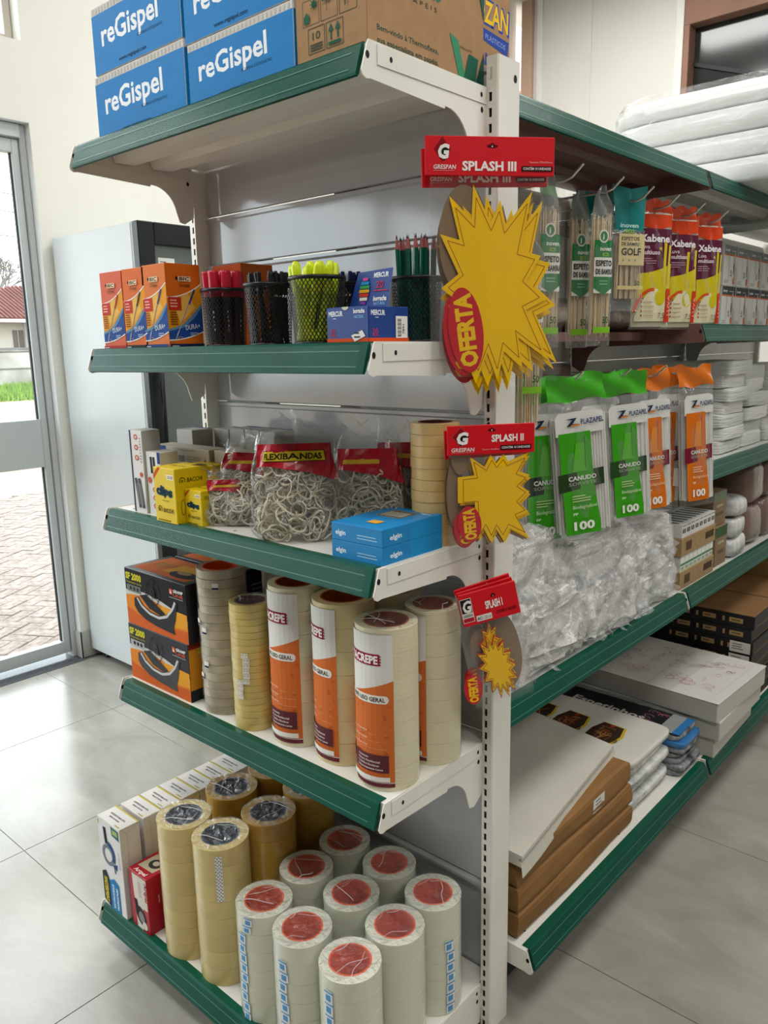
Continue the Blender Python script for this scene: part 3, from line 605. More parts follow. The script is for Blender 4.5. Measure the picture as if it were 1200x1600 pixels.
_g = a.f; a.f = lambda u, v, k: _g(u - 0.012, v - 0.056, k)
a.text('10', 0.066, 0.094 + 0.008, 0.013, '#3a4a3f', 0.020, 0.0, align='c')
for k in range(3): a.rect(0.05, 0.084 + k * 0.0045, 0.082, 0.0862 + k * 0.0045, '#3a4a3f', same=True)
for x in (0.104, 0.121):
    a.rect(x - 0.0017, 0.092, x + 0.0017, 0.108, GRN); a.poly([(x - 0.0065, 0.106), (x + 0.0065, 0.106), (x, 0.119)], GRN)
a.rect(0.097, 0.084, 0.129, 0.089, GRN)
a.poly([(0.036, 0.132), (0.050, 0.132), (0.050, 0.143), (0.043, 0.150), (0.036, 0.143)], GRN); a.ell(0.063, 0.160, 0.006, 0.006, GRN, 12)
for k in range(8): a.line([(0.063, 0.160), (0.063 + 0.010 * math.cos(k * PI / 4), 0.160 + 0.010 * math.sin(k * PI / 4))], 0.0016, GRN)
a.ell(0.097, 0.158, 0.012, 0.008, GRN, 12, a1=PI); a.rect(0.0963, 0.140, 0.0977, 0.16, GRN); a.text('1', 0.143, 0.138, 0.018, '#3a4a3f', align='c')
a.build('printed_front', o)
a = Art(face(w, d, h, 'right'))
a.text('Bem-vindo à Thermoflexa,', 0.025, 0.038, 0.0092, '#26483c', 0.175, 0.02); a.text('sua especialista em papéis.', 0.025, 0.018, 0.0092, '#26483c', 0.175, 0.02)
a.text('THERMOFLEXO', 0.01, 0.128, 0.028, '#2c7a5c', 0.20, 0.03); a.text('P A P É I S', 0.11, 0.108, 0.008, '#3a4a3f', 0.085, 0.0)
a.text('thermoflexo.com.br', 0.25, 0.066, 0.0055, '#26483c', 0.06, 0.0)
a.poly([(0.235, 0.085), (0.262, 0.078), (0.290, 0.005), (0.27, 0.001)], '#3a8a66'); a.poly([(0.275, 0.001), (0.298, 0.062), (0.33, 0.058), (0.318, 0.001)], GRN); a.poly([(0.315, 0.001), (0.349, 0.075), (0.349, 0.001)], '#17493a')
a.poly([(0.29, 0.215), (0.349, 0.215), (0.349, 0.130), (0.335, 0.17)], GRN); a.build('printed_side', o)
# carton behind it, on the long shelving
o, w, d, h = carton('cardboard_box', 'brown cardboard box with yellow lettering half hidden behind the upright post', 'box', -0.36, -0.10, 0.095, 0.142, 2.2455, 0.245, M_CARD)
a = Art(face(w, d, h, 'right')); a.text('OZAN', 0.004, 0.158, 0.048, '#2d4aa0', 0.135, 0.05, rot=-0.05); a.text('OZAN', 0.007, 0.161, 0.042, '#f0c419', 0.127, 0.025, rot=-0.05)
a.poly([(0.03, 0.146), (0.138, 0.138), (0.132, 0.108), (0.03, 0.122)], '#2d4aa0'); a.text('PLÁSTICOS', 0.045, 0.126, 0.010, '#8fa4d8', 0.078, 0.01, rot=-0.08); a.text('AMPA', 0.020, 0.075, 0.024, '#2d4aa0', 0.09, 0.02, rot=-0.05); a.build('printed_side', o)

# ---- second shelf: pen boxes
def penbox(label, x0, x1, h, edge, yf=-0.33, d=0.098, base='#d9601f', side=False, rotz=0.0, dx=0.0):
    x0 += dx; x1 += dx
    o, w, d, h = carton('pen_box', label, 'box', x0, x1, yf, d, Z2, h, mat('orange_pen_carton', '#d56a1c', 0.4, var=(18, 0.06)), 'orange ballpoint pen boxes', rotz=rotz)
    for sd, ww in (('front', w), ('right', d)):
        if sd == 'right' and not side: continue
        a = Art(face(w, d, h, sd)); W_, H = ww, h
        bg = base if sd == 'front' else '#d56a1c'
        a.rect(0.0008, 0.0008, W_ - 0.0008, H - 0.0008, bg)
        arcp = [(W_ * t, H * (0.60 + 0.17 * t * t)) for t in [k / 10 for k in range(11)]]
        a.poly([(0, H * 0.20), (W_ * 0.0, H * 0.6)] + arcp[1:-1] + [(W_, H * 0.77), (W_, H * 0.45), (W_ * 0.55, H * 0.30), (W_ * 0.2, H * 0.22)], '#e39a2a' if sd == 'front' else '#d8951d')
        a.poly([(W_ * 0.35, H * 0.30), (W_ * 0.15, H * 0.55), (W_ * 0.6, H * 0.66), (W_ * 0.8, H * 0.48)], '#e8b455')
        low = [(W_ * t, H * (0.095 + 0.10 * t * t)) for t in [k / 8 for k in range(9)]]
        a.poly(low + [(W_, H * 0.50), (W_ * 0.75, H * 0.36), (W_ * 0.45, H * 0.25), (0, H * 0.20)], '#1f4a92')
        a.poly([(0, H * 0.20), (W_ * 0.45, H * 0.25), (W_ * 0.75, H * 0.36), (W_, H * 0.50), (W_, H * 0.54), (W_ * 0.7, H * 0.40), (W_ * 0.4, H * 0.28), (0, H * 0.225)], '#5c87a8')
        a.line(arcp, 0.0028, '#f1ece6'); a.line(low, 0.0026, '#f1ece6')
        a.rect(W_ * 0.03, H * 0.45, W_ * 0.40, H * 0.605, '#c23322'); a.smalltext(W_ * 0.08, H * 0.56, W_ * 0.26, 3, H * 0.035, '#e8b5a0', 3)
        a.line([(W_ * 0.22, H * 0.15), (W_ * 0.62, H * 0.55)], 0.0024, '#c9d2d8'); a.line([(W_ * 0.26, H * 0.20), (W_ * 0.66, H * 0.58)], 0.0012, '#3d4a58')
        a.line([(W_ * 0.62, H * 0.53), (W_ * 0.80, H * 0.70)], 0.0050, edge); a.line([(W_ * 0.18, H * 0.11), (W_ * 0.22, H * 0.15)], 0.0012, '#c9d2d8')
        a.smalltext(W_ * 0.06, H * 0.42, W_ * 0.22, 6, H * 0.028, '#7a3a12', 5)
        a.ell(W_ * 0.30, H * 0.83, W_ * 0.035, H * 0.018, '#241a14'); a.rect(W_ * 0.34, H * 0.793, W_ * 0.70, H * 0.853, '#eccfae'); a.text('BIC', W_ * 0.37, H * 0.803, H * 0.042, '#241a14', W_ * 0.29, 0.02, shear=0.15)
        a.text('Cristal', W_ * 0.36, H * 0.735, H * 0.034, '#55331a', W_ * 0.30, 0.02)
        a.text('DURA+', W_ * 0.48, H * 0.215, H * 0.060, '#e9eef4', W_ * 0.42, 0.0, rot=0.12); a.smalltext(W_ * 0.6, H * 0.175, W_ * 0.28, 2, H * 0.022, '#b8c6da', 9)
        a.arc(W_ * 0.30, H * 0.12, W_ * 0.07, H * 0.015, 0, 5.2, 0.0008, '#e39a2a'); a.rect(0.0008, 0.0008, W_ - 0.0008, H * 0.05, {'#b0302a': '#b0302a'}.get(edge, edge if sd == 'front' else '#16284f'))
        a.smalltext(W_ * 0.05, H * 0.02, W_ * 0.2, 1, 0.01, '#cfd6dd', 2, 0.002); a.build('printed_' + ('front' if sd == 'front' else 'side'), o)
    return o
penbox('orange pen box with a red base stripe at the far left of the second shelf', -0.982, -0.879, 0.193, '#b0302a', base='#d8694f', dx=0.011)
penbox('orange pen box with a black base stripe, second from the left on its shelf', -0.874, -0.777, 0.194, '#2c2c2c', base='#dc7038', dx=0.010)
penbox('orange pen box with a blue base stripe, its printed right side facing the red markers', -0.775, -0.675, 0.196, '#24467f', base='#dd7a40', side=True)
penbox('orange pen box standing behind the cup of red markers', -0.66, -0.55, 0.193, '#24467f', yf=-0.205)

# ---- wire mesh cups, markers, pens, pencils
def cup_mesh(r1, r0, h):
    mb = MB(); n, m = 40, 20; m_w = mat('black_wire_mesh', '#141414', 0.45); w = 0.0011; s = 1 if m % 2 == 0 else 1
    for i in range(n):      # diamond lattice: two families of flat wires
        for sg in (1, -1):
            pts = []
            for j in range(m + 1):
                t = j / m; a = 2 * PI * (i + sg * j * 0.5) / n; r = r0 + (r1 - r0) * t; pts.append((a, r, t * h))
            vs = []
            for a, r, z in pts:
                da = w / r
                for q in (-1, 1): vs.append((r * math.cos(a + q * da), r * math.sin(a + q * da), z + 0.002))
            mb.add(vs, [(2 * j, 2 * j + 1, 2 * j + 3, 2 * j + 2) for j in range(m)], m_w)
    return mb.mesh('mesh_wall', fix=False)
CUPM = cup_mesh(0.053, 0.046, 0.128)
def make_cup(label, x, y, sc=1.0):
    t = thing('mesh_pen_cup', label, 'pen cup', (x, y, Z2), group='black mesh pen cups'); t.scale = (sc, sc, 1)
    link(CUPM, 'mesh_wall', t); m = mat('black_cup_rim', '#101010', 0.35)
    mb = MB(); mb.lathe([(0.0515, 0.125), (0.0545, 0.125), (0.0555, 0.129), (0.0545, 0.133), (0.0515, 0.133), (0.0505, 0.129)], 32, m, close=True); mb.build('rim', t)
    mb = MB(); mb.lathe([(0, 0.0), (0.047, 0.0), (0.0475, 0.003), (0.047, 0.006), (0.0, 0.004)], 32, m); mb.build('base', t)
    return t
make_cup('black mesh cup full of red markers beside the orange pen boxes', -0.568, -0.245)
make_cup('black mesh cup full of black pens between the red markers and the yellow highlighters', -0.388, -0.262)
make_cup('black mesh cup full of yellow highlighters in the middle of the second shelf', -0.203, -0.292, 1.06)
make_cup('black mesh cup of blue pens half hidden behind the eraser display box', -0.27, -0.115)
make_cup('black mesh cup full of green pencils beside the hanging splash cards', -0.092, -0.115)
def marker(capc, bodyc, L=0.135, r=0.0085, kind='round'):
    mb = MB(); mb.lathe([(0, 0), (r * 0.8, 0), (r * 0.9, 0.004), (r * 0.9, L * 0.64), (r, L * 0.645)], 10, bodyc); cp = MB()
    if kind == 'round': cp.lathe([(r, L * 0.645), (r * 1.02, L * 0.66), (r * 0.98, L - 0.004), (r * 0.86, L), (0, L)], 12, capc)
    elif kind == 'chisel':
        cp.lathe([(r, L * 0.60), (r * 1.15, L * 0.62), (r * 1.1, L * 0.92), (r * 0.75, L * 0.985), (0, L)], 12, capc, warp=lambda x, y, z: (x, y * 0.78, z))
    else:
        cp.lathe([(r, L * 0.7), (r * 1.02, L * 0.71), (r * 0.8, L - 0.003), (r * 0.6, L), (0, L)], 10, capc); cp.box(-0.002, 0.002, r * 0.8, r * 1.35, L * 0.70, L * 0.97, capc)
    return mb, cp
def aim(o, p, q):
    v = (Vector(q) - Vector(p)).normalized(); o.location = p; o.rotation_euler = v.to_track_quat('Z', 'Y').to_euler()
def fill_cup(cx, cy, name, label, cat, group, proto, spots):
    """spots: (base x, base y, top x, top y) offsets; every pen is its own thing"""
    for i, (a, b, c, d) in enumerate(spots):
        o = proto if i == 0 else clone(proto)
        aim(o, (cx + a, cy + b, Z2 + 0.0065), (cx + c, cy + d, Z2 + 0.0065 + 0.135))
def pen_proto(name, label, cat, group, mbs, parts=('cap',)):
    o = mbs[0].build(name); tag(o, label, cat, group)
    for m_, n in zip(mbs[1:], parts): m_.build(n, o)
    return o
MK_RED = mat('red_cap', '#b5122a', 0.3, coat=0.3); MK_DK = mat('dark_marker_body', '#2b1a1c', 0.35); MK_BLK = mat('black_pen_plastic', '#131416', 0.35); MK_YEL = mat('fluorescent_yellow', '#cfe01c', 0.3, coat=0.3); MK_NAVY = mat('navy_cap', '#18245e', 0.3)
b_, c_ = marker(MK_RED, MK_DK, 0.165, 0.0128)
b_.lathe([(0.0112, 0.0), (0.0112, 0.018)], 10, mat('dark_red_band', '#7a1522', 0.4)); b_.lathe([(0.0106, 0.085), (0.0106, 0.105)], 10, mat('dark_red_band', '#7a1522', 0.4))
for k in range(5): b_.box(-0.0015, 0.0015, -0.0112, -0.0100, 0.03 + k * 0.010, 0.036 + k * 0.010, '#c9c9c9')
P = pen_proto('marker_pen', 'red capped marker standing in the mesh cup beside the orange pen boxes', 'marker', 'red markers in their cup', [b_, c_])
ring = lambda n, r0, r1, ph=0.0: [(r0 * math.cos(2 * PI * k / n + ph), r0 * math.sin(2 * PI * k / n + ph), r1 * math.cos(2 * PI * k / n + ph), r1 * math.sin(2 * PI * k / n + ph)) for k in range(n)]
fill_cup(-0.568, -0.245, 0, 0, 0, 0, P, ring(8, 0.030, 0.036, 0.3) + [(0, 0, 0.004, 0.0)])
b_, c_ = marker(MK_BLK, MK_BLK, 0.150, 0.0058, 'clip')
P = pen_proto('ballpoint_pen', 'black pen standing in the mesh cup next to the red markers', 'pen', 'black pens in their cup', [b_, c_])
rr = random.Random(5); sp = []
for k in range(24):
    a = rr.uniform(0, 2 * PI); r = 0.040 * math.sqrt(rr.random()); e = rr.uniform(-0.9, 0.9); sp.append((r * math.cos(a), r * math.sin(a), 0.040 * math.cos(a + e), 0.040 * math.sin(a + e)))
fill_cup(-0.388, -0.262, 0, 0, 0, 0, P, sp)
b_, c_ = marker(MK_YEL, MK_YEL, 0.156, 0.0100, 'chisel'); b_.box(-0.0015, 0.0015, -0.0086, -0.0075, 0.02, 0.075, '#1a1a1a')
P = pen_proto('highlighter_pen', 'yellow highlighter standing in the middle mesh cup of the second shelf', 'highlighter', 'yellow highlighters in their cup', [b_, c_])
sp = [(0.022, -0.030, -0.044, -0.026), (0.012, -0.034, -0.030, -0.036), (-0.004, -0.038, -0.016, -0.040), (0.0, -0.01, -0.034, 0.006), (-0.01, -0.034, 0.014, -0.032), (0.006, -0.03, 0.036, -0.030), (0.026, -0.022, 0.044, -0.008), (-0.03, 0.0, 0.004, 0.02), (0.03, 0.0, 0.024, 0.024), (-0.036, -0.012, -0.044, 0.022), (-0.033, -0.02, -0.01, -0.012), (0.034, -0.014, 0.02, -0.008)]
fill_cup(-0.203, -0.292, 0, 0, 0, 0, P, sp)
b_, c_ = marker(MK_NAVY, MK_BLK, 0.150, 0.0062, 'clip')
P = pen_proto('ballpoint_pen', 'blue capped pen standing in the cup behind the eraser display box', 'pen', 'blue pens in their cup', [b_, c_])
rr = random.Random(9); sp = []
for k in range(10):
    a = rr.uniform(0, 2 * PI); r = 0.036 * math.sqrt(rr.random()); e = rr.uniform(-0.8, 0.8); sp.append((r * math.cos(a), r * math.sin(a), 0.038 * math.cos(a + e), 0.038 * math.sin(a + e)))
fill_cup(-0.27, -0.115, 0, 0, 0, 0, P, sp)
PG = mat('dark_green_lacquer', '#0c5a49', 0.3, coat=0.4); PWD = mat('reddish_pencil_wood', '#a8605a', 0.7); PLD = mat('graphite', '#241c1e', 0.5)
b_ = MB(); b_.lathe([(0, 0), (0.0043, 0), (0.0043, 0.180)], 6, PG, smooth=False); t_ = MB(); t_.lathe([(0.0043, 0.180), (0.0014, 0.200)], 8, PWD); l_ = MB(); l_.lathe([(0.0014, 0.200), (0.0, 0.209)], 8, PLD)
P = pen_proto('pencil', 'dark green pencil standing tip up in the mesh cup beside the splash cards', 'pencil', 'green pencils in their cup', [b_, t_, l_], ('sharpened_wood', 'lead_tip'))
rr = random.Random(4); sp = []
for k in range(30):
    a = 2 * PI * k / 30 + rr.uniform(-.1, .1); r = 0.038 * math.sqrt(rr.uniform(0.15, 1)); sp.append((r * math.cos(a), r * math.sin(a), r * 1.12 * math.cos(a + rr.uniform(-.1, .1)), r * 1.12 * math.sin(a)))
fill_cup(-0.092, -0.115, 0, 0, 0, 0, P, sp)
# ---- eraser display box
MB_ = mat('blue_eraser_carton', '#1c3f86', 0.4)
t, w, d, h = carton('eraser_display_box', 'blue eraser display box with a raised printed back card and orange base stripe', 'box', -0.139, -0.029, -0.332, 0.115, Z2, 0.068, MB_)
for sd, W_ in (('front', w), ('right', d)):
    a = Art(face(w, d, h, sd)); a.rect(0, 0, W_, 0.010, '#d4501f'); a.text('MERCUR', W_ * 0.06, h * 0.76, 0.009, '#e8eef6', W_ * 0.34, 0.03); a.smalltext(W_ * 0.16, h * 0.68, W_ * 0.12, 1, 0.005, '#aab8d2')
    a.text('20', W_ * 0.08, h * 0.24, 0.011, '#b04060', W_ * 0.14, 0.02); a.rect(W_ * 0.08, h * 0.2, W_ * 0.24, h * 0.22, '#b04060')
    if sd == 'front':
        a.text('borracha', W_ * 0.66, h * 0.82, 0.008, '#f2f2f2', W_ * 0.26, 0.03); a.text('NATURAL', W_ * 0.68, h * 0.68, 0.006, '#7fb6e0', W_ * 0.22, 0.02); a.ell(W_ * 0.47, h, 0.009, 0.006, '#cfcabb', 12, a0=PI, a1=2 * PI)
        a.poly([(W_ * 0.60, h * 0.22), (W_ * 0.86, h * 0.36), (W_ * 0.93, h * 0.20), (W_ * 0.68, h * 0.05)], '#e9e7e2'); a.smalltext(W_ * 0.67, h * 0.26, W_ * 0.17, 2, 0.007, '#333333', 3)
    else:
        a.rect(W_ * 0.66, h * 0.14, W_ * 0.96, h * 0.74, '#e6e3da')
        for k in range(14): a.rect(W_ * 0.70, h * (0.18 + k * 0.036), W_ * 0.80, h * (0.18 + k * 0.036 + (0.014 if k % 3 else 0.024)), '#222222', same=True)
        a.text('7891', W_ * 0.88, h * 0.25, 0.006, '#333333', 0.018, rot=PI / 2)
    a.build('printed_' + ('front' if sd == 'front' else 'side'), t)
mb = MB(); mb.add([(-0.052, 0.0, 0.062), (0.052, 0.0, 0.062), (0.052, 0.018, 0.140), (-0.038, 0.018, 0.136), (-0.052, 0.002, 0.066)], [(0, 1, 2, 3, 4)], MB_); cb = mb.build('back_card', t)
mb = MB(); mb.add([(x, y + 0.001, z) for x, y, z in [(-0.052, 0.0, 0.062), (0.052, 0.0, 0.062), (0.052, 0.018, 0.140), (-0.038, 0.018, 0.136)]], [(0, 1, 2, 3)], '#cfc8b4'); mb.build('card_back', t)
a = Art(lambda u, v, k: (u - 0.052, v * 0.225 - k - 0.0004, 0.062 + v)); a.text('MERCUR', 0.058, 0.062, 0.009, '#e8eef6', 0.038, 0.03); a.text('20', 0.066, 0.042, 0.013, '#b04060', 0.02, 0.02); a.rect(0.062, 0.036, 0.098, 0.0385, '#b04060'); a.text('borracha', 0.064, 0.018, 0.009, '#f2f2f2', 0.034, 0.03); a.text('NATURAL', 0.066, 0.010, 0.006, '#7fb6e0', 0.03, 0.02)
for k, c in enumerate(('#7a3a9a', '#d8d2c4', '#c0392b', '#d8a02a', '#3f9a5a', '#2a8fc0', '#c0509a')):
    y = 0.012 + k * 0.0075; ww = 0.013 * math.sin(PI * (k + 1.6) / 9.2); a.rect(0.038 - ww, y, 0.038 + ww, y + 0.006, c)
a.rect(0.002, 0.002, 0.03, 0.008, '#c0502a'); a.build('printed_card', cb)

# ---- third shelf: marker boxes, clips, rubber bands, tape, staples
M_WBOX = mat('white_gloss_carton', '#d6d4d0', 0.4, var=(30, 0.04)); M_GBOX = mat('grey_side_carton', '#b9b6b0', 0.5, var=(30, 0.05))
def markbox(label, x0, x1, yf, d, h, group, art=1):
    o, w, d, h = carton('marker_box', label, 'box', x0, x1, yf, d, Z3, h, M_GBOX, group)
    a = Art(face(w, d, h, 'front')); a.rect(0.0005, 0.0005, w - 0.0005, h - 0.0005, '#dcdad8')
    if art == 1:
        a.rect(0.0005, 0.0005, w * 0.14, h - 0.0005, '#3c3a4a')
        for k in range(3): a.ell(w * 0.52, h * (0.92 - k * 0.125), w * 0.16, h * 0.033, '#b84838', 14); a.ell(w * 0.52, h * (0.92 - k * 0.125), w * 0.1, h * 0.02, '#dcb0a6', 12)
        a.ell(w * 0.78, h * 0.47, w * 0.12, h * 0.03, '#c8553a', 12); a.smalltext(w * 0.8, h * 0.9, w * 0.12, 9, h * 0.035, '#8a7d78', 4)
        for k, x in enumerate((0.30, 0.58)): a.line([(w * x, h * 0.42), (w * (x + 0.22), h * 0.06)], w * 0.18, '#4a4850'); a.line([(w * (x + 0.05), h * 0.36), (w * (x + 0.2), h * 0.1)], w * 0.05, '#9a979c')
    else:
        a.rect(w * 0.8, h * 0.82, w, h, '#20357a')
        for k in range(2): a.line([(w * (0.35 + 0.2 * k), h * 0.92), (w * (0.38 + 0.2 * k), h * 0.66)], w * 0.16, '#2a2a34')
        for k in range(3): a.ell(w * 0.5, h * (0.40 - k * 0.13), w * 0.16, h * 0.04, '#b84838', 14); a.ell(w * 0.5, h * (0.40 - k * 0.13), w * 0.1, h * 0.025, '#dcb0a6', 12)
        a.ell(w * 0.2, h * 0.55, w * 0.13, h * 0.05, '#c8553a', 12)
    a.build('printed_front', o); return o
markbox('tall white marker box with red circles at the left end of the third shelf', -0.913, -0.853, -0.318, 0.055, 0.219, None)
markbox('short white marker box printed with dark pens, just behind the yellow clip boxes', -0.849, -0.785, -0.312, 0.055, 0.166, None, 2)
for k, (x0, x1, hh) in enumerate(((-0.93, -0.855, 0.206), (-0.852, -0.785, 0.205), (-0.782, -0.718, 0.210), (-0.715, -0.655, 0.210), (-0.652, -0.594, 0.209))):
    o, w, d, h = carton('plain_grey_box', ['plain grey box at the left end of the back row on the third shelf', 'plain grey box second in the back row on the third shelf', 'plain grey box in the middle of the back row on the third shelf', 'plain grey box fourth in the back row, in front of the slotted post', 'plain grey box at the right end of the back row on the third shelf'][k], 'box', x0, x1, -0.09 - (0.07 if k == 0 else 0), 0.07, Z3, hh, M_GBOX, 'plain grey boxes in a back row')
    mb = MB(); mb.box(-w / 2 + 0.002, w / 2 - 0.002, d / 2 - 0.012, d / 2 - 0.002, h, h + 0.0006, '#3c4a8c'); mb.build('blue_lid_edge', o)
def longbox(label, x0, x1, z0, h, yf=-0.20, end=True):
    o, w, d, h = carton('long_pen_box', label, 'box', x0, x1, yf, 0.06, z0, h, mat('beige_carton', '#b5aa98', 0.6, var=(30, 0.06)), 'long beige boxes on their sides')
    a = Art(face(w, d, h, 'front'))
    if end: a.rect(0.0005, 0.0005, w * 0.22, h - 0.0005, '#23408c'); a.smalltext(w * 0.04, h * 0.7, w * 0.13, 3, h * 0.13, '#9fb0dc', 2); a.ell(w * 0.12, h * 0.25, w * 0.022, h * 0.12, '#c84040', 10)
    a.ell(w * 0.31, h * 0.42, w * 0.012, h * 0.06, '#4a4238', 8); a.ell(w * 0.93, h * 0.45, w * 0.014, h * 0.07, '#2a2622', 8)
    for k in range(8): a.rect(w * (0.45 + k * 0.015), h * 0.3, w * (0.455 + k * 0.015 + 0.004 * (k % 2)), h * 0.62, '#3a342c', same=True)
    a.smalltext(w * 0.6, h * 0.55, w * 0.25, 3, h * 0.12, '#8d8272', 6); a.smalltext(w * 0.45, h * 0.86, w * 0.35, 1, 0.01, '#8d8272', 6, 0.0015); a.build('printed_front', o); return o
longbox('long beige box with a blue end, topmost of the left pair above the clips', -0.958, -0.708, Z3 + 0.112, 0.055, -0.215)
longbox('long beige box under the blue ended one, left pair above the clips', -0.958, -0.708, Z3 + 0.056, 0.055, -0.215)
longbox('long beige box at the bottom of the left pair, behind the clip boxes', -0.958, -0.708, Z3, 0.055, -0.215)
longbox('long beige box without a blue end, topmost of the right pair', -0.700, -0.524, Z3 + 0.112, 0.055, -0.205, False)
longbox('long beige box in the middle of the right pair', -0.700, -0.524, Z3 + 0.056, 0.055, -0.205, False)
longbox('long beige box at the bottom of the right pair', -0.700, -0.524, Z3, 0.055, -0.205, False)
M_YBOX = mat('yellow_clip_carton', '#e0c010', 0.4, var=(20, 0.05))
def clipbox(label, x0, x1, yf, d, h, rotz=0.0, front=True):
    o, w, d, h = carton('paper_clip_box', label, 'box', x0, x1, yf, d, Z3, h, M_YBOX, 'yellow paper clip boxes', rotz=rotz)
    if front:
        a = Art(face(w, d, h, 'front')); a.poly([(0, h * 0.76), (0, h * 0.86), (w * 0.22, h), (w * 0.36, h)], '#c8501e'); a.rect(w * 0.62, h * 0.80, w * 0.94, h * 0.89, '#efe9d6'); a.text('2/0-SB', w * 0.66, h * 0.82, h * 0.05, '#6a6040', w * 0.25)
        a.text('clips', w * 0.10, h * 0.52, h * 0.155, '#15505e', w * 0.76, 0.08, rot=-0.06); a.text('clips', w * 0.12, h * 0.53, h * 0.13, '#0c2a3a', w * 0.72, 0.03, rot=-0.06)
        a.smalltext(w * 0.36, h * 0.40, w * 0.34, 1, 0.01, '#a08a10', 2, 0.002); a.arc(w * 0.24, h * 0.235, w * 0.085, h * 0.06, -0.6, 3.8, w * 0.022, '#3a3408'); a.text('B', w * 0.205, h * 0.205, h * 0.055, '#3a3408', bold=0.03); a.text('BACCHI', w * 0.40, h * 0.195, h * 0.075, '#3a3408', w * 0.46, 0.02); a.smalltext(w * 0.12, h * 0.035, w * 0.6, 1, 0.01, '#6a5c10', 2, 0.0025)
        a.build('printed_front', o)
    a = Art(face(w, d, h, 'right')); a.arc(d * 0.22, h * 0.78, d * 0.08, h * 0.055, -0.6, 3.8, d * 0.022, '#3a3408'); a.text('B', d * 0.19, h * 0.75, h * 0.05, '#3a3408', bold=0.03); a.text('BACCHI', d * 0.36, h * 0.745, h * 0.075, '#3a3408', d * 0.46, 0.02); a.smalltext(d * 0.3, h * 0.62, d * 0.42, 1, 0.01, '#a08a10', 2, 0.002); a.smalltext(d * 0.3, h * 0.52, d * 0.5, 1, 0.01, '#a08a10', 2, 0.0025)
    a.arc(d * 0.2, h * 0.3, d * 0.06, h * 0.14, 0, 2 * PI, d * 0.014, '#5a5220'); a.build('printed_side', o)
    a = Art(face(w, d, h, 'top')); a.text('BACCHI', w * 0.2, d * 0.4, d * 0.12, '#5a4c10', w * 0.6, 0.02); a.poly([(w * 0.7, d * 0.7), (w, d * 0.8), (w, d), (w * 0.62, d)], '#3a3420'); a.build('printed_top', o)
    return o
clipbox('large yellow paper clip box at the front edge of the third shelf', -0.757, -0.664, -0.352, 0.098, 0.138)
clipbox('small yellow paper clip box standing right of the large one', -0.661, -0.594, -0.328, 0.07, 0.088)
clipbox('yellow paper clip box behind the large one, its right side showing', -0.745, -0.652, -0.248, 0.095, 0.136)
clipbox('small yellow paper clip box behind the other small one', -0.652, -0.588, -0.252, 0.07, 0.090, front=False)
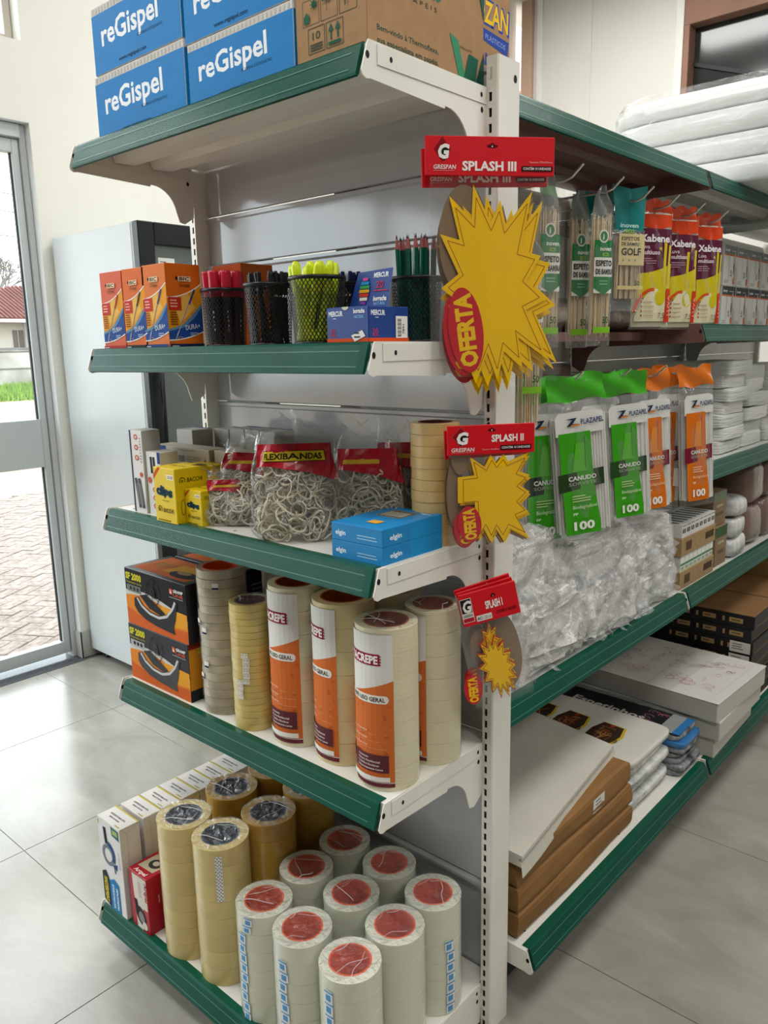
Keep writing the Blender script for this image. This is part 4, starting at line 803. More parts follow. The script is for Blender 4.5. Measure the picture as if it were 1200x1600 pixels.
# bags of rubber bands
M_RUB = mat('beige_rubber', '#c6bda3', 0.6, var=(30, 0.25)); M_RUB2 = mat('pale_rubber', '#dbd3bc', 0.6)
def band_bag(label, loc, w, d, h, seed, rotz=0.0, tilt=0.0, art=True, fillh=0.72, hang=0.0):
    t = thing('rubber_band_bag', label, 'bag', loc, group='clear bags of rubber bands', rot=(tilt, 0, rotz)); rr = random.Random(seed)
    def hw(z): return (w / 2) * (1 - 0.25 * (z / h) ** 2) * min(1, 0.75 + 2.5 * z / h)
    def hd(z): return (d / 2) * max(0.08, (1 - (z / h) ** 1.6)) * min(1, 0.75 + 2.5 * z / h)
    mb = MB()
    for k in range(190):
        z = rr.uniform(0.006, h * fillh); s_ = 0.86; a_ = rr.uniform(0, 2 * PI); q = rr.uniform(0.55, 1.0) if k > 60 else rr.uniform(0.0, 0.6)
        cx, cy = hw(z) * s_ * q * math.cos(a_), hd(z) * s_ * q * math.sin(a_)
        R1 = rr.uniform(0.016, 0.034); R2 = R1 * rr.uniform(0.35, 1.0); ex = Vector((rr.gauss(0, 1), rr.gauss(0, 0.45), rr.gauss(0, 1))).normalized(); ey = ex.cross(Vector((rr.gauss(0, .4), 1, rr.gauss(0, .4)))).normalized()
        pts = []
        for i in range(15):
            an = 2 * PI * i / 14; p = Vector((cx, cy, z)) + ex * R1 * math.cos(an) + ey * R2 * math.sin(an) + Vector((0, rr.uniform(-.0005, .0005), 0))
            zz = min(max(p.z, 0.002), h * (fillh + 0.04)); bx, by = hw(zz) * 0.95, hd(zz) * 0.95; l = math.hypot(p.x / bx, p.y / by)
            if l > 1: p.x /= l; p.y /= l
            pts.append((p.x, p.y, zz))
        mb.tube(pts, rr.uniform(0.0017, 0.0026), M_RUB if k % 3 else M_RUB2, 5, False)
    tag(mb.build('rubber_bands', t, fix=False), kind='stuff')
    def surf(u, v, k=0.0):       # film pillow, u around, v up
        a = 2 * PI * u; z = h * v; n = 0.0035 * (math.sin(a * 5 + 9 * v + seed) + math.sin(a * 9 - 14 * v)) * (1 - 0.3 * v)
        c, s_ = math.cos(a), math.sin(a); e = lambda x: math.copysign(abs(x) ** 0.75, x)
        return ((hw(z) + 0.002 + n + k) * e(c), (hd(z) + 0.002 + n + k) * e(s_) + (0.004 * math.sin(6 * c + 8 * v) if v > 0.8 else 0) + hang * max(0, v - 0.75), z + (0.008 * math.sin(7 * c + seed) if v > 0.95 else 0))
    f = MB(); f.grid(36, 16, lambda i, j: surf(i, j), M_BAG, closeu=True); f.build('plastic_bag', t, fix=False)
    w_ = MB()
    for q in range(3):      # loose gathered top of the bag
        a0 = rr.uniform(-0.6, 0.6); sx_ = rr.uniform(0.5, 0.9)
        w_.grid(10, 6, lambda u, v: ((u - 0.5) * w * sx_ * (1 - 0.45 * v) + a0 * 0.05 * v * (1 + v), 0.010 * math.sin(9 * u + 5 * v + q * 2 + seed) * (0.4 + v) + 0.012 * (q - 1), h * 0.93 + v * h * (0.14 + 0.10 * math.sin(5 * u + seed + q))), M_BAG)
    w_.build('loose_top', t, fix=False)
    L = MB(); RED_ = mat('red_printed_film', '#a80f24', 0.25, coat=0.4)
    # red header print on the front of the bag
    a = Art(lambda u, v, k: (lambda p: (p[0], p[1] - k * 2, p[2]))(surf(0.75 + (u - 0.5) * 0.36, v, 0.002)))
    v0, v1 = 0.56, 0.86; n = 14
    for i in range(n):
        for j in range(4):
            u0, u1 = i / n, (i + 1) / n; b0 = lambda u: v0 + 0.10 * (1 - u) + 0.03 * math.sin(5 * u); q0, q1 = j / 4, (j + 1) / 4
            a.poly([(u0, b0(u0) + (v1 - b0(u0)) * q0), (u1, b0(u1) + (v1 - b0(u1)) * q0), (u1, b0(u1) + (v1 - b0(u1)) * q1), (u0, b0(u0) + (v1 - b0(u0)) * q1)], RED_, True)
    a.h += a.step * 4
    if art:
        a.rect(0.16, 0.705, 0.80, 0.80, '#1c1a10', 10); a.h += a.step * 2; a.rect(0.17, 0.711, 0.79, 0.794, '#cdb22a', 10); a.h += a.step * 2; a.text('FLEXIBANDAS', 0.20, 0.726, 0.050, '#1c1a10', 0.56, 0.03)
    else: a.rect(0.2, 0.72, 0.6, 0.76, '#c8a030', 6)
    a.build('printed_header', t); return t
band_bag('clear bag of beige rubber bands leaning against the yellow clip boxes', (-0.520, -0.245, Z3), 0.170, 0.085, 0.205, 3, rotz=0.5, tilt=-0.25, art=False, fillh=0.8)
band_bag('clear bag of beige rubber bands lying under the left bag beside the clips', (-0.560, -0.262, Z3), 0.13, 0.08, 0.13, 8, rotz=0.9, tilt=-0.1, art=False, fillh=0.8)
band_bag('front bag of rubber bands with a yellow lettered red header at the shelf edge', (-0.314, -0.272, Z3), 0.205, 0.110, 0.250, 5, rotz=0.80, tilt=-0.10)
band_bag('bag of rubber bands with a red header just behind the front bag', (-0.188, -0.170, Z3), 0.165, 0.080, 0.235, 12, rotz=0.7, tilt=-0.08, art=False)
band_bag('rearmost bag of rubber bands with a red header beside the masking tape stack', (-0.150, -0.085, Z3), 0.15, 0.070, 0.245, 21, rotz=0.7, tilt=-0.05, art=False)
# ================================================================ tape packs
M_TOPF = film('crumpled_top_film', 0.03, 1.3, scale=38, strength=1.0, rough=0.15)
M_SIDEF = film('tight_side_film', 0.015, 0.8, scale=14, strength=0.35, stretch=(1, 1, 0.3))
def roll_mesh(r, ri, H, m, name='tape_roll', seg=40):
    mb = MB(); b = min(0.0006, H * 0.06); mb.lathe([(r, b), (r, H - b)], seg, m); mb.lathe([(r - b, 0.0003), (r, b)], seg, m); mb.lathe([(r, H - b), (r - b, H - 0.0003)], seg, m); mb.lathe([(ri, H - 0.0003), (r - b, H - 0.0003)], seg, m, smooth=False); mb.lathe([(r - b, 0.0003), (ri, 0.0003)], seg, m, smooth=False)
    return mb.mesh(name, fix=False)
def cylmap(r, a0, sgn=1): return lambda u, v, k: ((r + k) * math.cos(a0 + sgn * u / r), (r + k) * math.sin(a0 + sgn * u / r), v)
_RM = {}
def tape_pack(label, group, x, y, z, r, ri, h, n, m, core, name='tape_roll_pack', wob=0.0, film_top=True, film_side=True, seed=0, cat='tape', top_m=None):
    t = thing(name, label, cat, (x, y, z), group=group); H = h / n; key = (round(r, 4), round(ri, 4), round(H, 5), m.name); rr = random.Random(seed + 100)
    if key not in _RM: _RM[key] = roll_mesh(r, ri, H, m)
    for k in range(n):
        o = link(_RM[key], 'tape_roll', t, (rr.uniform(-wob, wob), rr.uniform(-wob, wob), k * H), rr.uniform(0, 6))
    mb = MB(); mb.lathe([(ri - 0.0035, 0.0), (ri - 0.0035, h + 0.0004), (ri + 0.0002, h + 0.0004), (ri + 0.0002, 0.0)], 40, core, close=True, smooth=False); mb.build('core', t, fix=False)
    if film_side or film_top:
        f = MB(); R = r + 0.0014 + wob
        if film_side: f.grid(36, 10, lambda u, v: ((R + 0.0006 * math.sin(40 * u * PI + 11 * v + seed)) * math.cos(2 * PI * u), (R + 0.0006 * math.sin(40 * u * PI + 11 * v + seed)) * math.sin(2 * PI * u), v * h), M_SIDEF, closeu=True)
        if film_top:
            def tp(u, v):
                q = R * (1 - v); a = 2 * PI * u; dz = 0.0022 + 0.0045 * (v ** 0.5) * math.sin(7 * a + 9 * v + seed) * v * (1 - v) * 2.2 - 0.006 * max(0, v - 0.3) + 0.006 * math.exp(-((v - 1) * 9) ** 2)
                return (q * math.cos(a), q * math.sin(a), h + max(dz, 0.0012 if v < 0.25 else -0.02))
            f.grid(36, 12, tp, M_TOPF, closeu=True)
            for k in range(3):    # gathered twists of film
                a = rr.uniform(0, 2 * PI); b = a + rr.uniform(0.8, 2.4); q = r * 0.9
                f.tube([(q * math.cos(a) * (1 - s) + q * 0.6 * math.cos(b) * s + 0.003 * math.sin(9 * s + k), q * math.sin(a) * (1 - s) + q * 0.6 * math.sin(b) * s, h + 0.003 + 0.004 * math.sin(PI * s)) for s in [i / 8 for i in range(9)]], 0.0005 + 0.0003 * (k % 2), mat('film_twist', '#d9d6d2', 0.25, coat=0.5), 4, False)
        f.build('shrink_film', t, fix=False)
    return t
M_CLR = mat('clear_tape_side', '#d8d8c6', 0.22, coat=0.5, sss=0.25, bump=(60, 0.05, (0.2, 0.2, 3))); M_YEL = mat('yellowish_tape_side', '#d6bf7c', 0.22, coat=0.5, sss=0.2, var=(7, 0.12), bump=(50, 0.04, (1, 1, 0.1))); M_AMB = mat('amber_tape_side', '#c4993c', 0.2, coat=0.5, sss=0.25, var=(5, 0.18))
C_ORG = mat('orange_cardboard_core', '#ee6233', 0.5, var=(12, 0.12)); C_BLU = mat('blue_grey_core', '#46566e', 0.5, var=(30, 0.25, '#2c3646')); C_BRN = mat('russet_core', '#b5531f', 0.6, var=(20, 0.25)); C_MAR = mat('maroon_core', '#7a3a38', 0.6, var=(20, 0.2))
def strip(t, r, ang, z1, z0, kind, n=6, w=0.022, seed=0):
    a = Art(cylmap(r + 0.0022, ang)); p = (z1 - z0) / n; rr = random.Random(seed)
    for k in range(n):
        v = z0 + k * p; o = rr.uniform(-0.003, 0.003)
        if kind == 'blue':
            a.rect(o, v, o + w, v + p * 0.98, '#dfe2e0', 3, True); a.h += a.step; a.rect(o + w * 0.15, v + p * 0.12, o + w * 0.8, v + p * 0.66, '#5b93c4', 3, True); a.rect(o - w * 0.05, v + p * 0.78, o + w * 1.05, v + p * 0.92, '#5b93c4', 3, True); a.h -= a.step
        elif kind == 'check':
            a.rect(0, v, w, v + p, '#e2e2dc', 2, True); a.h += a.step
            for i in range(4): a.rect(w * (0.05 + 0.24 * i), v + p * (0.15 if i % 2 else 0.55), w * (0.2 + 0.24 * i), v + p * (0.45 if i % 2 else 0.85), '#27356a', 1, True)
            a.h -= a.step
        elif kind == 'price':
            a.rect(o, v, o + w, v + p * 0.92, '#d9d6cc', 2, True); a.h += a.step; a.rect(o + w * 0.15, v + p * 0.55, o + w * 0.85, v + p * 0.68, '#77726a', 1, True); a.h -= a.step
        else:
            a.rect(o, v, o + w, v + p * 0.8, '#e2e2e0', 2, True); a.h += a.step; a.rect(o, v + p * (0.45 if k % 2 else 0.05), o + w, v + p * (0.75 if k % 2 else 0.3), '#1d2a48', 2, True); a.h -= a.step
    return a.build('sticker_strip', t)
D2R = PI / 180
# ---- base shelf: nine clear packs with orange cores
G9 = 'clear packing tape packs with orange cores'
names9 = {'W3': 'clear tape pack nearest the viewer at the front right of the base shelf', 'W2': 'clear tape pack in the middle of the front row, orange core, blue stickers', 'W1': 'clear tape pack at the left end of the front row beside the yellowish tape',
          'W4': 'clear tape pack right of the middle one, directly behind the nearest pack', 'W6': 'clear tape pack at the centre of the three by three block', 'W7': 'clear tape pack left in the middle row, touching the yellowish packs',
          'W5': 'clear tape pack nearest the slotted post, blue stickers down its right side', 'W8': 'clear tape pack in the middle of the rear row by the back panel', 'W9': 'clear tape pack at the left end of the rear row by the back panel'}
pos9 = {'W1': (-0.3604, -0.3883), 'W2': (-0.2203, -0.3931), 'W3': (-0.0675, -0.3945), 'W4': (-0.0644, -0.2505), 'W5': (-0.066, -0.108), 'W6': (-0.2158, -0.2367), 'W7': (-0.3715, -0.2402), 'W8': (-0.221, -0.0911), 'W9': (-0.375, -0.0975)}
for k, (nm, (x, y)) in enumerate(pos9.items()):
    t = tape_pack(names9[nm], G9, x, y, Z5, 0.0682, 0.0475, 0.29, 6, M_CLR, C_ORG, seed=k * 7)
    if nm == 'W1': strip(t, 0.0685, -84 * D2R, 0.287, 0.245, 'blue', 2, seed=1); strip(t, 0.0685, -100 * D2R, 0.24, 0.0, 'blue', 9, seed=2)
    if nm == 'W2': strip(t, 0.0685, -92 * D2R, 0.25, 0.01, 'blue', 9, seed=3)
    if nm == 'W3': strip(t, 0.0685, -98 * D2R, 0.262, 0.0, 'blue', 9, seed=4)
    if nm == 'W5': strip(t, 0.0685, -26 * D2R, 0.205, 0.005, 'blue', 7, seed=5)
    if nm == 'W4': strip(t, 0.0685, -128 * D2R, 0.27, 0.06, 'blue', 6, seed=6)
    if nm == 'W9': strip(t, 0.0685, -2 * D2R, 0.27, 0.06, 'blue', 6, seed=6)
GY = 'yellowish packing tape packs with blue grey cores'
t = tape_pack('yellowish tape pack beside the red dispenser box on the base shelf', GY, -0.6776, -0.3896, Z5, 0.0712, 0.048, 0.385, 8, M_YEL, C_BLU, seed=1)
t = tape_pack('yellowish tape pack with a blue checked strip down its front', GY, -0.5332, -0.3803, Z5, 0.0712, 0.048, 0.385, 8, M_YEL, C_BLU, seed=2); strip(t, 0.0712, -49 * D2R, 0.37, 0.245, 'check', 13, 0.017)
t = tape_pack('amber tape pack behind the leftmost yellowish one', GY, -0.6903, -0.2236, Z5, 0.0714, 0.048, 0.385, 8, M_AMB, C_BLU, seed=3)
t = tape_pack('amber tape pack behind the checked strip one, near the clear packs', GY, -0.5180, -0.2351, Z5, 0.0714, 0.048, 0.385, 8, M_AMB, C_BLU, seed=4); strip(t, 0.0714, -120 * D2R, 0.27, 0.20, 'check', 9, 0.012)
t = tape_pack('amber tape pack at the back left, cut off by the shelf above', GY, -0.685, -0.078, Z5, 0.0705, 0.048, 0.385, 8, M_AMB, C_BLU, seed=5)
t = tape_pack('amber tape pack at the back beside the clear packs, under the shelf edge', GY, -0.528, -0.082, Z5, 0.0705, 0.048, 0.385, 8, M_AMB, C_BLU, seed=6)
# ---- fourth shelf
M_THIN = mat('thin_brownish_tape', '#bdb09a', 0.25, coat=0.4, var=(14, 0.18, '#9f9480'), bump=(30, 0.08, (6, 6, 0.3))); M_THY = mat('thin_yellow_tape', '#d2ba66', 0.3, coat=0.4, var=(8, 0.12)); M_CREPE = mat('cream_masking_tape', '#e2d9b6', 0.6, bump=(120, 0.25, (0.3, 0.3, 4)), var=(10, 0.05)); M_CREPE2 = mat('cream_yellow_masking_tape', '#e0cc98', 0.55, bump=(120, 0.2, (0.3, 0.3, 4)))
GT = 'tall packs of thin tape rolls'
t = tape_pack('tall pack of thin brownish tape rolls beside the tape dispenser boxes', GT, -0.628, -0.2595, Z4, 0.0615, 0.047, 0.382, 17, M_THIN, C_ORG, wob=0.0012, seed=11, film_top=False)
for q, (a, z) in enumerate(((-118, 0.235), (-92, 0.215), (-60, 0.335), (-92, 0.125), (-112, 0.09))): strip(t, 0.063, a * D2R, z + 0.022, z, 'navy', 1, 0.016, q)
tape_pack('second pack of thin brownish tape in shadow behind the first', GT, -0.56, -0.105, Z4, 0.06, 0.045, 0.375, 17, M_THIN, C_MAR, wob=0.001, seed=14, film_top=False)
t = tape_pack('pack of thin yellow tape rolls with small price labels', GT, -0.4935, -0.2775, Z4, 0.0512, 0.037, 0.322, 19, M_THY, C_MAR, wob=0.0008, seed=12)
strip(t, 0.053, -66 * D2R, 0.205, 0.125, 'price', 6, 0.017, 3); strip(t, 0.053, -84 * D2R, 0.135, 0.085, 'price', 4, 0.017, 4)
def crepe_label(t, r, h, a_right, span):
    L = span * r; a = Art(cylmap(r + 0.0022, a_right - span)); N = 14
    X = lambda f: L * f
    a.rect(0, h * 0.03, L, h * 0.97, '#dcdad6', N); 
    top = [(X(i / N), h * (0.64 + (0.075 if i / N > 0.55 else -0.06) * (abs(i / N - 0.55) / 0.45) - 0.02)) for i in range(N + 1)]
    for i in range(N): a.poly([(top[i][0], h * 0.06), (top[i + 1][0], h * 0.06), top[i + 1], top[i]], '#cf6d35', True)
    a.h += a.step; rr = random.Random(2)
    for k in range(34):
        x, y, s = rr.uniform(0.2, 0.95) * L, rr.uniform(0.12, 0.55) * h, rr.uniform(0.004, 0.009); a.poly([(x, y), (x + s, y + s * 0.5), (x, y + s)], '#bd5f2c', True)
    a.h += a.step
    a.rect(0, h * 0.03, L, h * 0.055, '#6a3038', N); a.rect(X(0.30), h * 0.785, X(0.84), h * 0.855, '#8c2038', 10); 
    for k in range(4): a.poly([(X(0.84), h * (0.787 + k * 0.017)), (X(0.865), h * (0.790 + k * 0.017)), (X(0.84), h * (0.799 + k * 0.017))], '#8c2038', True)
    a.text('TACREPE', X(0.82), h * 0.797, h * 0.046, '#f0eae6', X(0.46), 0.04, align='r'); a.smalltext(X(0.25), h * 0.765, X(0.3), 1, 0.01, '#8a8682', 3, 0.002)
    a.rect(X(0.0), h * 0.555, X(0.90), h * 0.605, '#e6e2da', 10); a.ell(X(0.90), h * 0.58, h * 0.02, h * 0.025, '#e6e2da', 12); a.text('CREPE USO GERAL', X(0.90), h * 0.567, h * 0.026, '#4a4038', X(0.56), 0.02, align='r')
    for k in range(3): a.text(('Alta Adesão', 'Fácil Remoção', 'Não Mancha')[k], X(0.36), h * (0.375 - k * 0.045), h * 0.013, '#eed8c4', X(0.3), 0.0); a.rect(X(0.36), h * (0.36 - k * 0.045), X(0.92), h * (0.362 - k * 0.045), '#e0a884', 3)
    a.rect(X(0.42), h * 0.125, X(0.93), h * 0.235, '#5e2f36', 8)
    for k, s in enumerate(('Artesanato', 'Pintura Residencial', 'Trabalhos Escolares', 'Empacotamento Leves')): a.text(s, X(0.50), h * (0.208 - k * 0.023), h * 0.0125, '#efe2dc', X((0.17, 0.32, 0.31, 0.36)[k]), 0.01)
    a.ell(X(0.26), h * 0.19, X(0.11), h * 0.05, '#e6e2da', 20); a.rect(X(0.30), h * 0.068, X(0.94), h * 0.098, '#e6e2da', 8); a.smalltext(X(0.36), h * 0.087, X(0.5), 2, h * 0.011, '#8a7a70', 3)
    return a.build('printed_label', t)
GC = 'cream masking tape packs with orange labels'
for k, (nm, x, y, r, h, ar, m, lab) in enumerate((
        ('C', -0.356, -0.2500, 0.0645, 0.388, -34, M_CREPE, 'leftmost orange labelled masking tape pack, next to the thin yellow tape'),
        ('D', -0.2131, -0.236, 0.0705, 0.378, -56, M_CREPE2, 'masking tape pack second from the left among the orange labelled ones'),
        ('E', -0.0686, -0.2555, 0.0665, 0.359, -33, M_CREPE, 'nearest masking tape pack with an orange label at the shelf corner'),
        ('F', -0.0560, -0.1130, 0.0620, 0.360, -61, M_CREPE, 'masking tape pack behind the nearest one, beside the small splash cards'))):
    t = tape_pack(lab, GC, x, y, Z4, r, r * 0.735, h, 7, m, C_BRN, seed=30 + k, film_top=(nm in 'EF')); crepe_label(t, r, h, ar * D2R, 150 * D2R)
t = tape_pack('masking tape pack in shadow at the back behind the orange labelled ones', GC, -0.195, -0.083, Z4, 0.062, 0.045, 0.36, 7, M_CREPE, C_BRN, seed=40, film_top=False, film_side=False)
# ---- third shelf: narrow cream masking tape
M_NAR = mat('narrow_tan_tape', '#dcb874', 0.4, coat=0.2, var=(12, 0.08))
t = tape_pack('stack of narrow tan masking tape rolls beside the rubber band bags', None, -0.058, -0.098, Z3, 0.053, 0.037, 0.262, 11, M_NAR, C_MAR, wob=0.001, seed=50, film_top=False)
# ---- third shelf: staple boxes
M_CYAN = mat('cyan_staple_carton', '#1780bd', 0.4)
for k in range(2):
    o, w, d, h = carton('staple_box', ('lower of two cyan staple boxes at the front corner of the third shelf', 'upper cyan staple box with printed battery picture on its lid')[k], 'box', -0.152, -0.012, -0.325, 0.19, Z3 + k * 0.0365, 0.036, M_CYAN, 'cyan staple boxes', 0.0008)
    a = Art(face(w, d, h, 'front')); a.text('elgin', 0.012, 0.012, 0.010, '#e6f0f6', 0.028, 0.02); a.smalltext(0.072, 0.016, 0.060, 2, 0.006, '#a8d0e8', 5, 0.0018); a.build('printed_front', o)
    a = Art(face(w, d, h, 'right')); a.text('elgin', 0.022, 0.012, 0.010, '#e6f0f6', 0.036, 0.02); a.line([(0.085, 0.0), (0.082, h)], 0.0008, '#5cb0dc'); a.poly([(0.085, 0.0), (d - 0.001, 0.0), (d - 0.001, h), (0.082, h)], '#2089c4'); a.build('printed_side', o)
    if k:
        a = Art(face(w, d, h, 'top')); a.rect(0.03, 0.10, 0.098, 0.165, '#8a8578'); a.rect(0.033, 0.104, 0.095, 0.160, '#5a554a')
        for i in range(5): a.rect(0.036 + i * 0.012, 0.108, 0.045 + i * 0.012, 0.150, '#a8a394')
        a.poly([(0.065, 0.035), (0.095, 0.035), (0.095, 0.060), (0.065, 0.060)], '#d69a3a'); a.arc(0.1, 0.13, 0.034, 0.075, -1.2, 1.4, 0.0008, '#8cc6e4'); a.text('elgin', 0.105, 0.16, 0.008, '#e6f0f6', 0.025, 0.02); a.build('printed_top', o)
# ---- fourth shelf: tape dispenser cartons
M_BKC = mat('black_gloss_carton', '#1b1c20', 0.3, coat=0.3)
def sf(label, x0, x1, yf, d, z, fade=False, side='black', art=True):
    o, w, d, h = carton('tape_dispenser_box', label, 'box', x0, x1, yf, d, z, 0.1635, M_BKC, 'tape dispenser cartons'); DK = '#3b3c40' if fade else '#1f2024'
    a = Art(face(w, d, h, 'front')); a.rect(0.001, 0.001, w - 0.001, h - 0.001, DK); N = 12
    wave = [(w * i / N, h * (0.56 + 0.10 * math.sin(PI * (i / N) * 0.9 + 0.5) - 0.14 * (i / N) ** 2)) for i in range(N + 1)]; wave2 = [(x, y - h * (0.05 + 0.04 * (1 - x / w))) for x, y in wave]
    a.poly([(0.001, 0.001), (w - 0.001, 0.001)] + wave[::-1], '#c9c7c2'); a.poly([(0.001, 0.001), (w - 0.001, 0.001)] + wave2[::-1], '#d9822a'); a.poly([(0.001, 0.001), (w - 0.001, 0.001), (w - 0.001, h * 0.22), (w * 0.4, h * 0.15), (0.001, h * 0.30)], '#cc5f28')
    a.poly([(w * 0.55, h * 0.2), (w - 0.001, h * 0.25), (w - 0.001, h * 0.50), (w * 0.6, h * 0.52)], '#e09a2c')
    a.text('SF 2000', w * 0.02, h * 0.815, h * 0.11, '#d2c832', w * 0.27, 0.05); a.text('Dispensador de fita', w * 0.03, h * 0.745, h * 0.04, '#a8a040', w * 0.26, 0.01)
    a.rect(w * 0.03, h * 0.60, w * 0.27, h * 0.715, '#6d7a74' if not fade else '#a9acab')
    for k in range(3): a.ell(w * (0.10 + k * 0.06), h * 0.66, w * 0.022, h * 0.035, '#2c2c2e', 12)
    # dispenser: curved base, reel
    B = '#2f3033' if not fade else '#4a4b4e'
    def U_(ri, ro, n=18): return [(w * 0.47 + w * ro * math.cos(PI + PI * i / n) * (1.0), h * 0.43 + h * ro * 1.1 * math.sin(PI + PI * i / n)) for i in range(n + 1)]
    out = [(w * 0.15, h * 0.50), (w * 0.145, h * 0.36), (w * 0.20, h * 0.26), (w * 0.32, h * 0.18), (w * 0.50, h * 0.13), (w * 0.80, h * 0.095), (w * 0.78, h * 0.20), (w * 0.82, h * 0.35), (w * 0.86, h * 0.66), (w * 0.80, h * 0.66), (w * 0.76, h * 0.50), (w * 0.66, h * 0.38), (w * 0.55, h * 0.335), (w * 0.42, h * 0.35), (w * 0.30, h * 0.42), (w * 0.22, h * 0.55)]
    a.poly(out, B); a.line([(w * 0.20, h * 0.52), (w * 0.27, h * 0.40), (w * 0.40, h * 0.31), (w * 0.55, h * 0.29), (w * 0.68, h * 0.36), (w * 0.78, h * 0.52), (w * 0.83, h * 0.66)], h * 0.045, '#c6c6c4')
    a.poly([(w * 0.25, h * 0.58), (w * 0.36, h * 0.63), (w * 0.66, h * 0.40), (w * 0.60, h * 0.34), (w * 0.40, h * 0.40)], '#232427' if not fade else '#404144')
    a.arc(w * 0.47, h * 0.70, w * 0.115, h * 0.215, 0, 2 * PI, h * 0.016, '#232427' if not fade else '#3a3b3e', 24); a.poly([(w * 0.42, h * 0.64), (w * 0.45, h * 0.80), (w * 0.50, h * 0.78), (w * 0.52, h * 0.60)], '#2a2b2e' if not fade else '#4a4b4e')
    for k in range(6): a.line([(w * 0.475, h * 0.70), (w * (0.475 + 0.11 * math.cos(k * PI / 3 + .4)), h * (0.70 + 0.205 * math.sin(k * PI / 3 + .4)))], h * 0.014, '#232427' if not fade else '#3a3b3e')
    a.rect(w * 0.76, h * 0.79, w * 0.81, h * 0.88, '#c8502a'); a.poly([(w * 0.77, h * 0.80), (w * 0.80, h * 0.80), (w * 0.775, h * 0.87)], '#f0e6da'); a.text('GRAMP', w * 0.82, h * 0.83, h * 0.05, '#e9e6e0', w * 0.15, 0.04, shear=0.15); a.text('LINE', w * 0.82, h * 0.765, h * 0.05, '#c0503a', w * 0.15, 0.03); a.rect(w * 0.76, h * 0.735, w * 0.97, h * 0.742, '#c9c9c9')
    a.build('printed_front', o)
    a = Art(face(w, d, h, 'right'))
    if side == 'black':
        for k in range(6): a.rect(d * 0.35, h * (0.3 + k * 0.08), d * 0.6, h * (0.33 + k * 0.08), '#8a8a8a', same=True)
        a.h += a.step; a.rect(d * 0.3, h * 0.08, d * 0.9, h * 0.22, '#d0d0cc')
    else:
        a.rect(0.001, h * 0.18, d - 0.001, h - 0.001, '#d28a26'); a.rect(0.001, h * 0.001, d - 0.001, h * 0.2, '#23262c'); a.text('SF', d * 0.2, h * 0.8, h * 0.11, '#d2c832', d * 0.3, 0.05); a.smalltext(d * 0.25, h * 0.15, d * 0.5, 3, h * 0.04, '#a8a8a4', 3); a.rect(0.001, h * 0.9, d - 0.001, h - 0.001, '#7a2a20')
    a.build('printed_side', o)
    a = Art(face(w, d, h, 'top')); a.poly([(w * 0.05, d * 0.12), (w * 0.9, d * 0.10), (w * 0.97, d * 0.9), (w * 0.08, d * 0.95)], '#c4652e'); a.poly([(w * 0.4, d * 0.3), (w * 0.9, d * 0.3), (w * 0.95, d * 0.75), (w * 0.45, d * 0.75)], '#d09a30'); a.ell(w * 0.72, d * 0.35, w * 0.2, d * 0.16, '#2c2c30', 18); a.ell(w * 0.68, d * 0.42, w * 0.1, d * 0.08, '#9a8060', 14); a.smalltext(w * 0.15, d * 0.6, w * 0.3, 3, d * 0.08, '#8a7a30', 2); a.build('printed_top', o)
    return o
sf('tape dispenser carton at the bottom of its stack, orange right side', -1.002, -0.712, -0.318, 0.145, Z4, True, 'orange')
sf('upper tape dispenser carton with a black right side', -0.998, -0.704, -0.318, 0.150, Z4 + 0.164, False, 'black')
sf('lower tape dispenser carton hidden behind the front stack', -0.99, -0.70, -0.160, 0.14, Z4)
sf('tape dispenser carton behind the front stack, only its orange lid showing', -0.985, -0.695, -0.160, 0.14, Z4 + 0.164)
